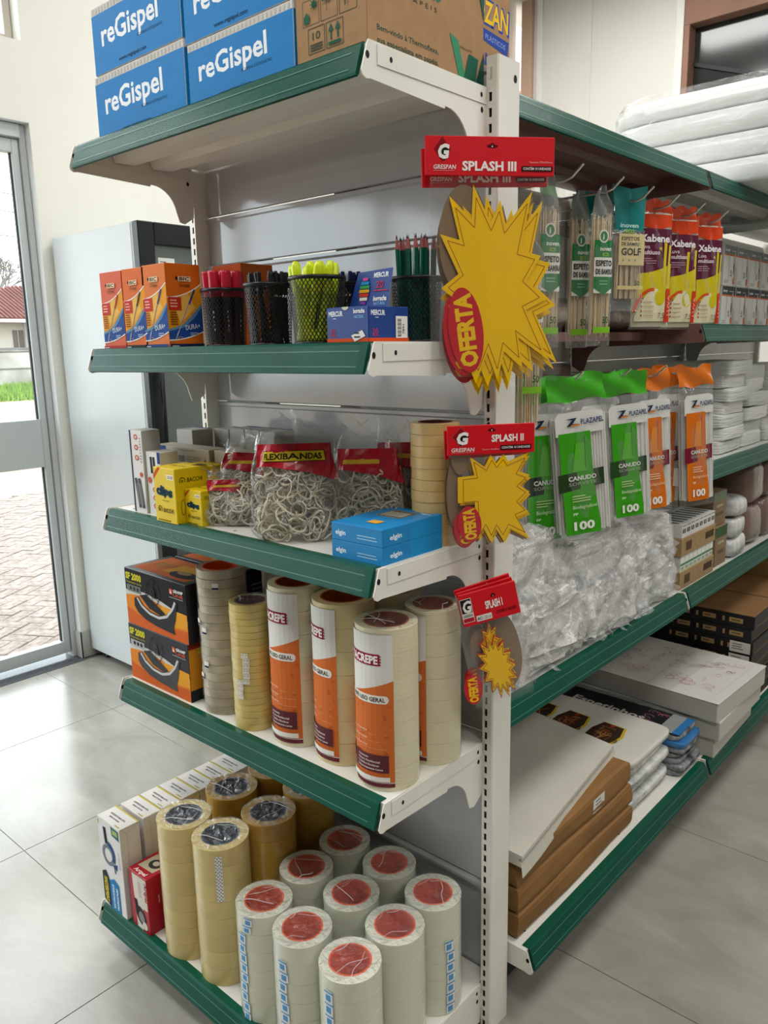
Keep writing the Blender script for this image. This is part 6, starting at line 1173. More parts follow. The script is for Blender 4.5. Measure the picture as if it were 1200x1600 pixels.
# flat wrapped pack lying on the brown shelf under the gloves
mb = MB(); mb.grid(16, 10, lambda u, v: (0.13 * math.cos(2 * PI * u) * (0.75 + 0.25 * math.sin(PI * v)) * (abs(math.cos(2 * PI * u)) ** -0.3 if abs(math.cos(2 * PI * u)) > .05 else 1), (v - 0.5) * 0.80, 0.045 + 0.042 * math.sin(2 * PI * u) + 0.004 * math.sin(31 * v + 8 * u)), mat('brownish_wrapped_pack', '#a89688', 0.35, coat=0.4, bump=(30, 0.5)), closeu=True)
o = mb.build('wrapped_tray_pack', loc=(-0.335, 0.83, 1.7505), rotz=0); tag(o, 'flat brownish plastic wrapped pack lying on the brown shelf below the glove packs', 'pack')
f = MB(); f.grid(20, 12, lambda u, v: (0.15 * math.cos(2 * PI * u) + 0.006 * math.sin(14 * v + 9 * u), (v - 0.5) * 0.80, 0.05 + 0.055 * math.sin(2 * PI * u) * (1 if math.sin(2 * PI * u) > 0 else 0.85) + 0.006 * math.sin(25 * v + 12 * u) * (math.sin(2 * PI * u) > -0.3)), M_BAG, closeu=True); f.build('plastic_wrap', o, fix=False)
# ---- drinking straw packs
def straws(label, loc, rot, col, band, seed, w=0.175, h=0.335, art=True):
    t = thing('straw_pack', label, 'straws', loc, group='hanging packs of drinking straws', rot=rot); rr = random.Random(seed); MS = mat('white_straw', '#d9d8d2', 0.35, coat=0.3)
    mb = MB(); n = 17
    for k in range(n):
        for row in range(2):
            y = (k / (n - 1) - 0.5) * w * 0.86; x = (row - 0.5) * 0.014 + rr.uniform(-.002, .002) + 0.010 * math.cos(PI * (k / (n - 1) - 0.5)); mb.tube([(x, y, -0.06 - h * 0.965 + rr.uniform(-.003, .003)), (x, y, -0.085 + rr.uniform(-.004, .002))], 0.0047, MS, 6)
    tag(mb.build('straws', t), kind='stuff')
    a = Art(lambda u, v, k: (0.0245 + 0.004 * math.cos(PI * (u / w - 0.5)) + k * 2, u - w / 2, v - 0.06 - h)); H = h; x0, x1 = w * 0.08, w * 0.66
    a.poly([(w * 0.04, H * 0.80), (w * 0.86, H * 0.81), (w * 0.86, H * 0.955), (w * 0.72, H * 0.975), (w * 0.10, H * 0.975), (w * 0.04, H * 0.94)], '#dcdcd6')
    a.poly([(x0 + w * 0.03, H * 0.03), (x1 + w * 0.06, H * 0.03), (x1 + w * 0.06, H * 0.12), (x1 - w * 0.02, H * 0.40), (x1 - w * 0.04, H * 0.82), (x0, H * 0.82), (x0 + w * 0.01, H * 0.4)], col)
    lg = {'#3d9e1c': '#58b52c', '#d9701a': '#e28a38'}.get(col, col); a.poly([(x0 + w * 0.20, H * 0.52), (x0 + w * 0.46, H * 0.52), (x0 + w * 0.44, H * 0.74), (x0 + w * 0.28, H * 0.74)], lg); a.line([(x0 + w * 0.43, H * 0.79), (x0 + w * 0.43, H * 0.54)], w * 0.012, '#2a5a1c' if col == '#3d9e1c' else '#8a3c10')
    a.poly([(w * 0.03, H * 0.37), (w * 0.82, H * 0.40), (w * 0.82, H * 0.53), (w * 0.03, H * 0.51)], band); a.text('CANUDO', w * 0.20, H * 0.455, H * 0.033, '#e9e9e2', w * 0.48, 0.03); a.text('SORVETE', w * 0.20, H * 0.418, H * 0.024, '#a8b09c', w * 0.48, 0.0)
    a.poly([(w * 0.20, H * 0.925), (w * 0.40, H * 0.93), (w * 0.32, H * 0.885), (w * 0.42, H * 0.885), (w * 0.42, H * 0.87), (w * 0.22, H * 0.87), (w * 0.32, H * 0.915)], '#26344a'); a.poly([(w * 0.28, H * 0.868), (w * 0.44, H * 0.870), (w * 0.44, H * 0.884), (w * 0.30, H * 0.880)], '#d9802a'); a.text('PLAZAPEL', w * 0.46, H * 0.878, H * 0.038, '#2b3e6a', w * 0.40, 0.02)
    a.text('100', w * 0.24, H * 0.07, H * 0.062, '#e9ece2', w * 0.36, 0.04); a.smalltext(w * 0.24, H * 0.33, w * 0.34, 3, H * 0.02, '#b8d890' if col == '#3d9e1c' else '#f0c898', seed); a.text('Biodegradável', w * 0.24, H * 0.235, H * 0.028, '#cfe6b8' if col == '#3d9e1c' else '#f0c898', w * 0.42, 0.0); a.text('PP', w * 0.24, H * 0.185, H * 0.02, '#d9e8c8', w * 0.08, 0.02); a.rect(w * 0.24, H * 0.148, w * 0.62, H * 0.150, '#2e6a1c' if col == '#3d9e1c' else '#a8501a'); a.build('printed_label', t)
    hd = MB(); hd.grid(10, 6, lambda u, v: (0.006 * math.sin(7 * u + 5 * v + seed), (u - 0.5) * w * (1.02 - 0.06 * v), -0.045 + 0.068 * v + 0.005 * math.sin(9 * u + seed)), mat('header_film_' + col[1:], col, 0.3, coat=0.4)); hd.build('header', t)
    f = MB(); pillow(f, w * 1.02, h + 0.03, 0.062, M_HFILM, (12, 16), seed, -0.075 - h, 0.002); f.build('plastic_bag', t, fix=False); return t
SG, SO = '#3d9e1c', '#d9701a'
straws('frontmost green straw pack, hanging beside the medium splash cards', (-0.022, 0.442, 1.616), (0.10, 0, -0.6), SG, '#2a3f22', 1, 0.165, 0.345)
straws('green straw pack behind the frontmost one, its left side showing', (-0.098, 0.415, 1.608), (0.03, 0, -0.5), SG, '#1c2f1c', 2, 0.16, 0.36)
straws('green straw pack hanging second from the front, touching the orange packs', (-0.020, 0.722, 1.616), (0.09, 0, -0.6), SG, '#2a4a22', 3, 0.145, 0.345)
straws('green straw pack tucked behind the second green one', (-0.100, 0.705, 1.612), (0.04, 0, -0.5), SG, '#1c2f1c', 4, 0.145, 0.36)
straws('orange straw pack hanging next to the green packs', (-0.050, 0.972, 1.614), (0.08, 0, -0.55), SO, '#7a1c30', 5, 0.135, 0.365)
straws('orange straw pack in the middle, partly behind its two neighbours', (-0.105, 1.245, 1.614), (0.0, 0, -0.5), SO, '#7a1c30', 6, 0.135, 0.395)
straws('rightmost orange straw pack, hanging frontmost near the white napkins', (-0.019, 1.255, 1.614), (0.08, 0, -0.55), SO, '#7a1c30', 7, 0.135, 0.380)
# ---- heap of clear bags on the shelf below
def _crinkle():
    m = bpy.data.materials.new('crinkled_clear_plastic'); m.use_nodes = True; t = m.node_tree; b = t.nodes['Principled BSDF']; tc = t.nodes.new('ShaderNodeTexCoord')
    n = t.nodes.new('ShaderNodeTexNoise'); n.inputs['Scale'].default_value = 9; n.inputs['Detail'].default_value = 9; n.inputs['Roughness'].default_value = 0.65; n.inputs['Distortion'].default_value = 1.6
    rp = t.nodes.new('ShaderNodeValToRGB'); e = rp.color_ramp.elements; e[0].position = 0.30; e[0].color = (*lin('#dcd9d0'), 1); e[1].position = 0.58; e[1].color = (*lin('#fbfaf6'), 1)
    t.links.new(tc.outputs['Object'], n.inputs['Vector']); t.links.new(n.outputs['Fac'], rp.inputs['Fac']); t.links.new(rp.outputs[0], b.inputs['Base Color'])
    v = t.nodes.new('ShaderNodeTexNoise'); v.inputs['Scale'].default_value = 22; v.inputs['Detail'].default_value = 7; v.inputs['Distortion'].default_value = 2.5; t.links.new(tc.outputs['Object'], v.inputs['Vector'])
    bp = t.nodes.new('ShaderNodeBump'); bp.inputs['Strength'].default_value = 0.5; bp.inputs['Distance'].default_value = 0.03; t.links.new(v.outputs['Fac'], bp.inputs['Height']); t.links.new(bp.outputs[0], b.inputs['Normal'])
    b.inputs['Roughness'].default_value = 0.14; b.inputs['Specular IOR Level'].default_value = 0.8; b.inputs['Alpha'].default_value = 0.92; return m
M_CRINK = _crinkle()
from mathutils import noise as _ns
def lump(label, y0, y1, x0, x1, z0, z1, seed, name='clear_bag', cat='bag', group='clear bags heaped on the long shelving', m=None, amp=0.022, pw=0.35, res=30, spiky=0.0, flat=False):
    cx, cy, cz = (x0 + x1) / 2, (y0 + y1) / 2, z0; mb = MB(); sx, sy, sz = (x1 - x0) / 2, (y1 - y0) / 2, (z1 - z0)
    def f(u, v):
        a = 2 * PI * u; b = PI * (v - 0.5); e = lambda q, p: math.copysign(abs(q) ** p, q)
        p = Vector((sx * e(math.cos(b), pw) * e(math.cos(a), pw * 1.25), sy * e(math.cos(b), pw) * e(math.sin(a), pw * 1.25), sz * (0.5 + 0.5 * e(math.sin(b), pw * 1.25))))
        q = Vector((p.x * 9 + seed * 3.1, p.y * 9, p.z * 9)); n = _ns.noise(q) + 0.6 * _ns.noise(q * 2.3) + 0.45 * abs(_ns.noise(q * 5.1)) + spiky * (1 - 2.4 * abs(_ns.noise(q * 3.3))) + spiky * 0.6 * (1 - 2.4 * abs(_ns.noise(q * 7.7))); k = amp * n
        d = Vector((p.x / sx ** 2, p.y / sy ** 2, (p.z - sz / 2) / (sz / 2) ** 2)).normalized(); p += d * k; p.z = max(p.z, 0.001); return tuple(p)
    mb.grid(res * 2, res, f, m or M_CRINK, not flat, closeu=True); o = mb.build(name, loc=(cx, cy, cz)); tag(o, label, cat, group)
    if flat:
        sh = MB(); g = lambda u, v: tuple(Vector(f(u, v)) * 1.0 + Vector((0.010 * _ns.noise(Vector((u * 40, v * 20, seed))) + 0.008, 0.008 * _ns.noise(Vector((v * 30, u * 50, seed + 5))), 0.008 * _ns.noise(Vector((u * 45, seed, v * 25))) + 0.004)))
        sh.grid(56, 30, g, film('crinkle_film', 0.22, 1.3, scale=22, strength=1.0), False, closeu=True); sh.build('outer_film', o, fix=False)
    return o
k = 0
for (y0, y1, z0, z1, x1, lab) in ((0.14, 0.54, 0.855, 1.04, -0.03, 'crinkled clear bag at the lower left of the heap, against the upright post'), (0.52, 0.90, 0.855, 1.02, -0.03, 'crinkled clear bag in the middle of the heap, on the green railed shelf'), (0.88, 1.20, 0.855, 0.98, -0.035, 'crinkled clear bag at the lower right end of the heap beside the small cartons'),
                          (0.14, 0.40, 1.03, 1.235, -0.06, 'crinkled clear bag on top at the left, under the green straw packs'), (0.40, 0.86, 1.01, 1.155, -0.05, 'crinkled clear bag on top in the middle of the heap'), (0.84, 1.20, 0.97, 1.125, -0.05, 'crinkled clear bag on top at the right end of the heap')):
    lump(lab, y0 - 0.035 * (y0 > 0.2), y1 + 0.03, -0.36, x1, z0, z1 + (0.03 if z0 < 0.9 else 0.0), k, amp=0.026, pw=0.30, res=48, spiky=0.6, flat=True); k += 1
f = MB(); rr = random.Random(8)
for q in range(150):    # loose corners and edges of film
    y, z = rr.uniform(0.16, 1.18), rr.uniform(0.86, 1.12); s = rr.uniform(0.02, 0.055); a = rr.uniform(0, 6.28); zt = max(0, (z - 1.0) * 0.12)
    f.grid(3, 2, lambda u, v: (-0.034 - zt + 0.030 * v + 0.008 * math.sin(7 * u + q), y + (u - 0.5) * s * math.cos(a) - v * s * 0.5 * math.sin(a), z + (u - 0.5) * s * math.sin(a) + v * s * 0.5 * math.cos(a)), film('crinkle_film', 0.22, 1.3, scale=22, strength=1.0), False)
tag(f.build('loose_film', fix=False), 'loose crumpled clear film sticking out along the front of the heaped bags', 'film', kind='stuff')
mb = MB(); mb.grid(10, 10, lambda u, v: (-0.40 + 0.36 * u, 0.50 + 0.66 * v, 1.186 - 0.03 * v + 0.006 * math.sin(12 * u + 9 * v)), film('printed_sheet_film', 0.35, 0.9, scale=12)); o = mb.build('film_sheet', fix=False); tag(o, 'flat clear film with dark handwriting lying over the heaped bags', 'film')
a = Art(lambda u, v, kk: (-0.40 + 0.36 * u, 0.50 + 0.66 * v, 1.1875 - 0.03 * v + 0.006 * math.sin(12 * u + 9 * v) + kk))
for (u, v, c) in ((0.85, 0.15, 'M.'), (0.8, 0.30, 'UT'), (0.75, 0.62, 'F7')): a.text(c, u, v, 0.06, '#2a2a28', 0.08, 0.0, rot=PI / 2)
a.poly([(0.7, 0.42), (0.85, 0.44), (0.85, 0.52), (0.72, 0.54)], '#b0892a'); a.arc(0.77, 0.48, 0.09, 0.06, 0, 2 * PI, 0.01, '#2a2a28'); a.line([(0.9, 0.05), (0.95, 0.4), (0.8, 0.45)], 0.006, '#4a4a46'); a.build('printed_marks', o)
# ---- small carton trays next to the heap
M_KRAFT2 = mat('kraft_tray', '#a3875f', 0.75, var=(30, 0.12))
def tray(label, y0, y1, xf, dx, z0, ht, hb, cols, top):
    o, dx, w, h = xcarton('carton_tray', label, 'tray', y0, y1, xf, dx, z0, ht, M_KRAFT2, 'kraft trays of small cartons')
    a = Art(xface(dx, w, h, 'front')); a.rect(w * 0.12, h * 0.25, w * 0.28, h * 0.75, '#5a4630'); a.rect(w * 0.68, h * 0.35, w * 0.94, h * 0.75, '#4a3a28'); a.build('printed_front', o); return o
GS = 'small cartons standing in the kraft trays'
for lv, (z0, body, accent, lab) in enumerate(((0.852, '#cdd0c4', '#3f7a4a', 'small green and white carton in the lower kraft tray'), (0.974, '#dcdad4', '#8c8a86', 'small white carton in the upper kraft tray'))):
    tray(('lower kraft tray of green and white cartons beside the heap of clear bags', 'upper kraft tray of white cartons stacked beside the heap of clear bags')[lv], 1.2635, 1.592, -0.0327, 0.26, z0, 0.065, 0.05, 8, 0)
    for i in range(8):
        for j in range(2):
            y = 1.27 + i * 0.0397
            o, dx, w, h = xcarton('small_carton', lab.replace(' carton in', ' carton, %s from the heap, %s row of' % (('first', 'second', 'third', 'fourth', 'fifth', 'sixth', 'seventh', 'eighth')[i], ('front', 'rear')[j])), 'box', y, y + 0.0386, -0.037 - j * 0.125, 0.12, z0 + 0.0652, 0.0565 if lv == 0 else 0.050, mat('small_carton_' + str(lv), body, 0.5), GS, 0.0008)
            if j == 0:
                a = Art(xface(dx, w, h, 'front'))
                if lv == 0: a.rect(w * 0.08, h * 0.55, w * 0.92, h * 0.95, '#e3e4de'); a.rect(0, h * 0.38, w, h * 0.5, accent); a.rect(w * 0.2, h * 0.1, w * 0.8, h * 0.28, '#9aa890')
                else: a.rect(w * 0.15, h * 0.35, w * 0.85, h * 0.65, '#4a4846'); a.rect(w * 0.42, h * 0.42, w * 0.58, h * 0.6, '#c9c7c2'); a.rect(w * 0.1, h * 0.85, w * 0.9, h * 0.93, '#8a8886')
                a.build('printed_front', o)
            if lv: a = Art(xface(dx, w, h, 'top')); a.rect(dx * 0.08, w * 0.15, dx * 0.85, w * 0.6, '#5a605a'); a.build('printed_top', o)
# brown and green cartons further along and behind
M_GRNC = mat('brown_green_carton', '#8c7458', 0.7, var=(14, 0.15))
for i, (y0, y1, xf, z0, h, lab) in enumerate(((1.633, 1.758, -0.0436, 0.852, 0.158, 'brown and green carton standing beside the trays of small cartons'), (1.617, 1.758, -0.0545, 1.0105, 0.136, 'pale green banded carton on top, above the brown and green one'), (1.345, 1.372, -0.02, 1.14, 0.05, 'narrow brown carton wedged behind the trays'),
                                        (1.432, 1.606, -0.262, 0.852, 0.315, 'brown carton with a dark green top at the back of the shelf'), (1.24, 1.421, -0.262, 0.852, 0.31, 'brown carton in shadow at the back left of the shelf'), (0.99, 1.06, -0.262, 1.125, 0.07, 'dark brown carton behind the heap of clear bags'))):
    if i == 2: continue
    o, dx, w, h = xcarton('brown_carton', lab, 'box', y0, y1, xf, 0.2 if xf > -0.2 else 0.18, z0, h, M_GRNC, 'brown and green cartons')
    a = Art(xface(dx, w, h, 'front')); a.rect(0.001, h * 0.72, w - 0.001, h * 0.99, '#3f5a3c' if i != 1 else '#7c8a72'); a.rect(w * 0.2, h * 0.3, w * 0.8, h * 0.4, '#6a5a44'); a.rect(w * 0.25, h * 0.55, w * 0.75, h * 0.62, '#a8a890'); a.build('printed_front', o)
    a = Art(xface(dx, w, h, 'left')); a.rect(0.001, h * 0.8, dx - 0.001, h * 0.99, '#3a5434'); a.build('printed_side', o)
M_WPACK = mat('white_wrapped_pack', '#d8d8d3', 0.25, coat=0.5, bump=(26, 0.8), var=(22, 0.3, '#a3a6a6')); M_BPACK = mat('brown_wrapped_pack', '#7d665c', 0.3, coat=0.5, bump=(30, 0.6), var=(20, 0.2))
for i in range(3): lump(('white plastic wrapped pack at the bottom of the small pile past the cartons', 'white plastic wrapped pack in the middle of the small pile past the cartons', 'white plastic wrapped pack on top of the small pile past the cartons')[i], 1.791, 1.965, -0.25, -0.027, 0.853 + i * 0.0816, 0.9346 + i * 0.0816, i + 20, 'wrapped_pack', 'pack', 'white wrapped packs on the long shelving', M_WPACK, 0.008, res=12)
for i in range(4): lump(('brown film wrapped pack at the lower left of its stack on the long shelving', 'brown film wrapped pack on top at the left of its stack', 'brown film wrapped pack at the lower right of its stack', 'brown film wrapped pack on top at the right of its stack')[i], 1.998 + (i // 2) * 0.24, 2.227 + (i // 2) * 0.24, -0.305, -0.038, 0.853 + (i % 2) * 0.18, 1.031 + (i % 2) * 0.18, i + 30, 'wrapped_pack', 'pack', 'brown wrapped packs on the long shelving', M_BPACK, 0.008, res=12)
# ---- grey boxes on the second module
M_GBX = mat('light_grey_carton', '#c3c2bd', 0.45)
for r in range(2):
    for i in range(7):
        y0 = 1.605 + i * 0.1445
        o, dx, w, h = xcarton('grey_utensil_box', '%s grey box with a dark top band, %s in its row from the hanging gloves' % (('lower', 'upper')[r], ('first', 'second', 'third', 'fourth', 'fifth', 'sixth', 'seventh')[i]), 'box', y0, y0 + 0.1425, -0.07, 0.24, 1.7708 + r * 0.1425, 0.1415, M_GBX, 'grey boxes with dark top bands', 0.001)
        a = Art(xface(dx, w, h, 'front')); a.rect(0.001, h * 0.78, w - 0.001, h - 0.001, '#35383a' if r == 0 else '#6f7270'); a.rect(0.001, h * 0.745, w - 0.001, h * 0.785, '#c0602e'); a.text('inoven', w * 0.08, h * 0.85, h * 0.07, '#d9d9d6', w * 0.3, 0.03); a.smalltext(w * 0.52, h * 0.865, w * 0.36, 1, 0.01, '#a8aaa8', i, 0.003)
        a.rect(w * 0.40, 0.002, w * 0.66, h * 0.745, '#d3d2ce'); a.text('20', w * 0.58, h * 0.22, h * 0.10, '#3a3a3a', h * 0.17, 0.02, rot=PI / 2); a.ell(w * 0.78, h * 0.62, w * 0.05, h * 0.24, '#b8a89a', 14); a.rect(w * 0.70, h * 0.28, w * 0.735, h * 0.56, '#2c2c2c'); a.poly([(w * 0.78, 0.002), (w * 0.999, 0.002), (w * 0.999, h * 0.4), (w * 0.85, h * 0.5)], '#b3b1ac'); a.rect(w * 0.70, h * 0.06, w * 0.80, h * 0.22, '#cf6a3a'); a.smalltext(w * 0.05, h * 0.12, w * 0.28, 2, h * 0.05, '#a09e9a', i); a.build('printed_front', o)
# ---- white napkin and cloth packs
M_NAP = mat('white_napkin_pack', '#dedfdb', 0.5, coat=0.2, bump=(14, 0.9, (0.8, 0.8, 8))); M_CLOTH = mat('folded_white_cloth', '#d6d8d3', 0.85, bump=(16, 0.9, (0.6, 0.6, 9)))
wd = ('bottom', 'second', 'third', 'fourth', 'fifth', 'sixth', 'seventh', 'top')
for c, (y0, y1, n, hh, x1) in enumerate(((1.66, 1.90, 7, 0.050, -0.0436), (1.933, 2.194, 6, 0.0544, -0.0545), (2.226, 2.498, 6, 0.0544, -0.0545))):
    for i in range(n):
        lump('%s white napkin pack in the %s pile on the second module' % (wd[i], ('left', 'middle', 'right')[c]), y0 + RD.uniform(-.01, .01), y1 + RD.uniform(-.01, .01), -0.326, x1 + RD.uniform(-.02, .01), 1.2882 + i * hh, 1.2882 + (i + 1) * hh + 0.003, c * 10 + i, 'napkin_pack', 'napkins', 'white napkin packs in piles', M_NAP if (c + i) % 2 else M_CLOTH, 0.008, res=18, pw=0.12)
# ---- deep base: kraft parcels, white boards, bags, wrapped boxes
M_PAPER = mat('brown_kraft_paper', '#8c6538', 0.7, var=(5, 0.16), bump=(9, 0.25))
KP = [(0.044, 0.105), (0.044, 0.775), (-0.45, 0.775), (-0.45, 0.105)]
ZB = 0.2088
for i in range(3):
    z0 = ZB + i * 0.0737; t = MB(); q = [(x - (0.004 * i if x > 0 else 0), y + (0.007 * math.sin(3 * i) if y > 0.5 else 0)) for x, y in KP]; N = 10; vs = []
    lv = [(0.000, 0.010), (0.008, 0.002), (0.020, 0.0), (0.054, 0.001), (0.066, 0.004), (0.0725, 0.014)]
    def edge(a, b, n): return [(a[0] + (b[0] - a[0]) * k / n, a[1] + (b[1] - a[1]) * k / n) for k in range(n)]
    ring_ = edge(q[0], q[1], N) + edge(q[1], q[2], 3) + edge(q[2], q[3], 2) + edge(q[3], q[0], 3); n = len(ring_)
    for dz, ins in lv:
        for (x, y) in ring_: vs.append((x - (ins + 0.003 * math.sin(11 * y + i * 2 + dz * 40) if x > 0.02 else 0), y + (ins if y < 0.11 else (-ins if y > 0.74 else 0)), dz + (0.002 * math.sin(9 * y + i) if dz > 0.06 else 0)))
    m_ = len(lv); fs = [(l * n + k, l * n + (k + 1) % n, (l + 1) * n + (k + 1) % n, (l + 1) * n + k) for l in range(m_ - 1) for k in range(n)] + [tuple(range(n))[::-1], tuple(range((m_ - 1) * n, m_ * n))]
    t.add(vs, fs, M_PAPER); o = t.build('kraft_parcel', loc=(0, 0, z0)); tag(o, ('brown kraft paper parcel at the bottom of its stack on the aisle base shelf', 'brown kraft paper parcel in the middle of its stack', 'topmost brown kraft paper parcel, with a white address label on its side')[i], 'parcel', 'kraft paper parcels')
    if i == 2:
        a = Art(lambda u, v, k: (0.0378 + k, 0.515 + u, v)); a.rect(0.0, 0.014, 0.070, 0.058, '#dad7cf'); a.smalltext(0.014, 0.045, 0.044, 3, 0.011, '#77736c', 3); a.build('address_label', o)
M_BOARD = mat('white_fibre_board', '#c9c5b8', 0.85, var=(7, 0.06), bump=(50, 0.15))
for i, (dx, dy, zz, th) in enumerate(((0.0, 0.0, 0.432, 0.012), (-0.007, 0.004, 0.4445, 0.010), (0.004, -0.013, 0.455, 0.010))):
    mb = MB(); B = [(0.0526 + dx, 0.098), (-0.028 + dx, 0.78 + dy), (-0.4496, 0.845 + dy), (-0.455, 0.83), (-0.455, 0.105)]
    mb.prism(B, lambda u, v: (u, v, 0), lambda u, v: (u, v, th), M_BOARD); o = mb.build('white_board', loc=(0, 0, zz)); tag(o, ('lowest white board sheet lying on the kraft parcels, edge drooping', 'middle white board sheet on the kraft parcels', 'topmost wide white board sheet on the kraft parcels')[i], 'board', 'white board sheets')
    if i == 0:
        lipm = MB(); lipm.grid(14, 3, lambda u, v: (0.0530 - 0.0804 * u + 0.005 * v, 0.098 + 0.682 * u, 0.008 - v * (0.036 + 0.008 * math.sin(9 * u)) * (1 - 0.7 * u)), M_BOARD); lipm.build('drooping_edge', o)
M_CBAG = mat('white_printed_bag', '#cfccc2', 0.35, coat=0.3, bump=(14, 0.3)); M_DBAG = mat('dark_printed_bag', '#3a3e42', 0.25, coat=0.6, bump=(20, 0.8), var=(26, 0.5, '#9a9fa2'))
for i in range(8):
    z = ZB + i * 0.0238; lump(('bottom white snack bag pack of its pile on the aisle base shelf', 'second white snack bag pack from the bottom of its pile', 'middle white snack bag pack of its pile', 'fourth white snack bag pack of its pile', 'fifth white snack bag pack of its pile', 'sixth white snack bag pack of its pile', 'second white snack bag pack from the top of its pile', 'topmost white snack bag pack with brown food pictures')[i], 0.790, 1.130, -0.45, 0.012 + 0.014 * math.sin(i * 2), z, z + 0.0255, i + 50, 'snack_bag_pack', 'bags', 'white snack bag packs in a pile', M_CBAG if i == 7 else M_WPACK, 0.008 if i < 7 else 0.002, res=18, pw=0.16)
    o = bpy.data.objects[[x.name for x in COL.objects if x.name.startswith('snack_bag_pack')][-1]]
OX = o.location
a = Art(lambda u, v, k: (u - OX.x, v, 0.0275 + k))
for j, x in enumerate((-0.135, -0.27, -0.40)):
    a.poly([(x - 0.050, -0.13), (x + 0.045, -0.135), (x + 0.062, -0.02), (x + 0.045, 0.05), (x - 0.039, 0.055), (x - 0.056, -0.01)], '#c9a92a'); a.poly([(x - 0.052, -0.127), (x + 0.037, -0.128), (x + 0.052, -0.02), (x + 0.037, 0.046), (x - 0.040, 0.052), (x - 0.056, -0.01)], '#3a241a')
    rr = random.Random(j)
    for q in range(18): a.line([(x + rr.uniform(-.039, .028), rr.uniform(-.1, .02)), (x + rr.uniform(-.039, .028), rr.uniform(-.1, .02))], 0.0045, rr.choice(('#7a4a28', '#a0703a', '#5a2e1c', '#8c5a30')))
    a.ell(x, 0.033, 0.008, 0.008, '#a8322a', 10); a.text('Grelhados', x + 0.062, -0.07, 0.018, '#34342e', 0.11, 0.02, rot=PI / 2 + 0.25, shear=0.2)
a.build('printed_top', o)
for i in range(7):
    z = ZB + i * 0.0218; lump(('bottom dark printed bag pack of its pile', 'second dark printed bag pack from the bottom of its pile', 'third dark printed bag pack of its pile', 'fourth dark printed bag pack of its pile', 'fifth dark printed bag pack of its pile', 'bright blue edged bag pack near the top of the dark pile', 'topmost black bag pack with pale lettering')[i], 1.137, 1.322 - 0.002 * i, -0.45, 0.052 + 0.012 * math.sin(i * 1.7), z, z + 0.0225, i + 70, 'dark_bag_pack', 'bags', 'dark printed bag packs in a pile', M_DBAG if i != 5 else mat('blue_printed_bag', '#2c6ea8', 0.25, coat=0.5, bump=(20, 0.5)), 0.006, res=14, pw=0.16)
    o = bpy.data.objects[[x.name for x in COL.objects if x.name.startswith('dark_bag_pack')][-1]]
OX = o.location
a = Art(lambda u, v, k: (u - OX.x, v, 0.0255 + k)); a.poly([(-0.44, -0.075), (-0.04, -0.075), (-0.04, 0.075), (-0.44, 0.075)], '#1d1a1c'); a.text('Espetinhos', -0.40, -0.03, 0.039, '#b8b4b0', 0.29, 0.03, rot=-0.03); rr = random.Random(4)
for q in range(9): a.arc(rr.uniform(-.12, -.05), rr.uniform(-.045, .055), 0.016, 0.011, 0, 4, 0.003, rr.choice(('#8c3a4a', '#b06a78', '#77707a')))
a.poly([(-0.04, -0.075), (0.012, -0.075), (0.012, 0.075), (-0.04, 0.075)], '#8a8c8a'); a.poly([(0.012, -0.075), (0.04, -0.075), (0.04, 0.075), (0.012, 0.075)], '#2c6ea8'); a.build('printed_top', o)
M_CANV = mat('white_printed_lid', '#d2cfc9', 0.5, coat=0.2, bump=(16, 0.2)); M_SIDEC = mat('grey_white_carton_side', '#bdbbb2', 0.6)
for i in range(3):
    w_, d_, h_ = ((0.56, 0.45, 0.078), (0.585, 0.465, 0.075), (0.59, 0.469, 0.0737))[i]; mb = MB(); mb.box(-w_ / 2, w_ / 2, -d_ / 2, d_ / 2, 0, h_, M_SIDEC, 0.003)
    o = mb.build('flat_gift_box', loc=((-0.19, -0.178, -0.176)[i], 1.575, (ZB, 0.2872, 0.3627)[i]), rotz=(0.02, 0, -0.05)[i]); tag(o, ('lowest flat white box resting on the base shelf under the other two', 'middle flat white box, supporting the red patterned one', 'upper flat white box with a faint red floral print on its lid')[i], 'box', 'flat white boxes on the aisle base')
    if i == 2:
        q = MB(); q.box(-w_ / 2 - 0.002, w_ / 2 + 0.002, -d_ / 2 - 0.002, d_ / 2 + 0.002, h_, h_ + 0.004, M_CANV, 0.0015); L = q.build('lid', o)
        a = Art(lambda u, v, k: (u - w_ / 2, v - d_ / 2, h_ + 0.0042 + k)); rr = random.Random(6); a.rect(w_ * 0.52, 0.004, w_ * 0.70, d_ - 0.004, '#c2c0b8'); a.line([(w_ * 0.06, d_ * 0.08), (w_ * 0.94, d_ * 0.08), (w_ * 0.94, d_ * 0.92), (w_ * 0.06, d_ * 0.92)], 0.002, '#c8b4b0', True)
        for q in range(70): a.arc(w_ * rr.uniform(0.1, 0.9), d_ * rr.uniform(0.12, 0.88), rr.uniform(0.008, 0.03), rr.uniform(0.006, 0.022), rr.uniform(0, 6), rr.uniform(7, 10), 0.002, rr.choice(('#bb8086', '#b06a72', '#a99a9e', '#c2908e')), 8)
        a.build('printed_lid', L)
M_BLKB = mat('black_flat_carton', '#1a1a1b', 0.45); M_LIDB = mat('brown_flat_lid', '#8a6640', 0.6, var=(6, 0.1))
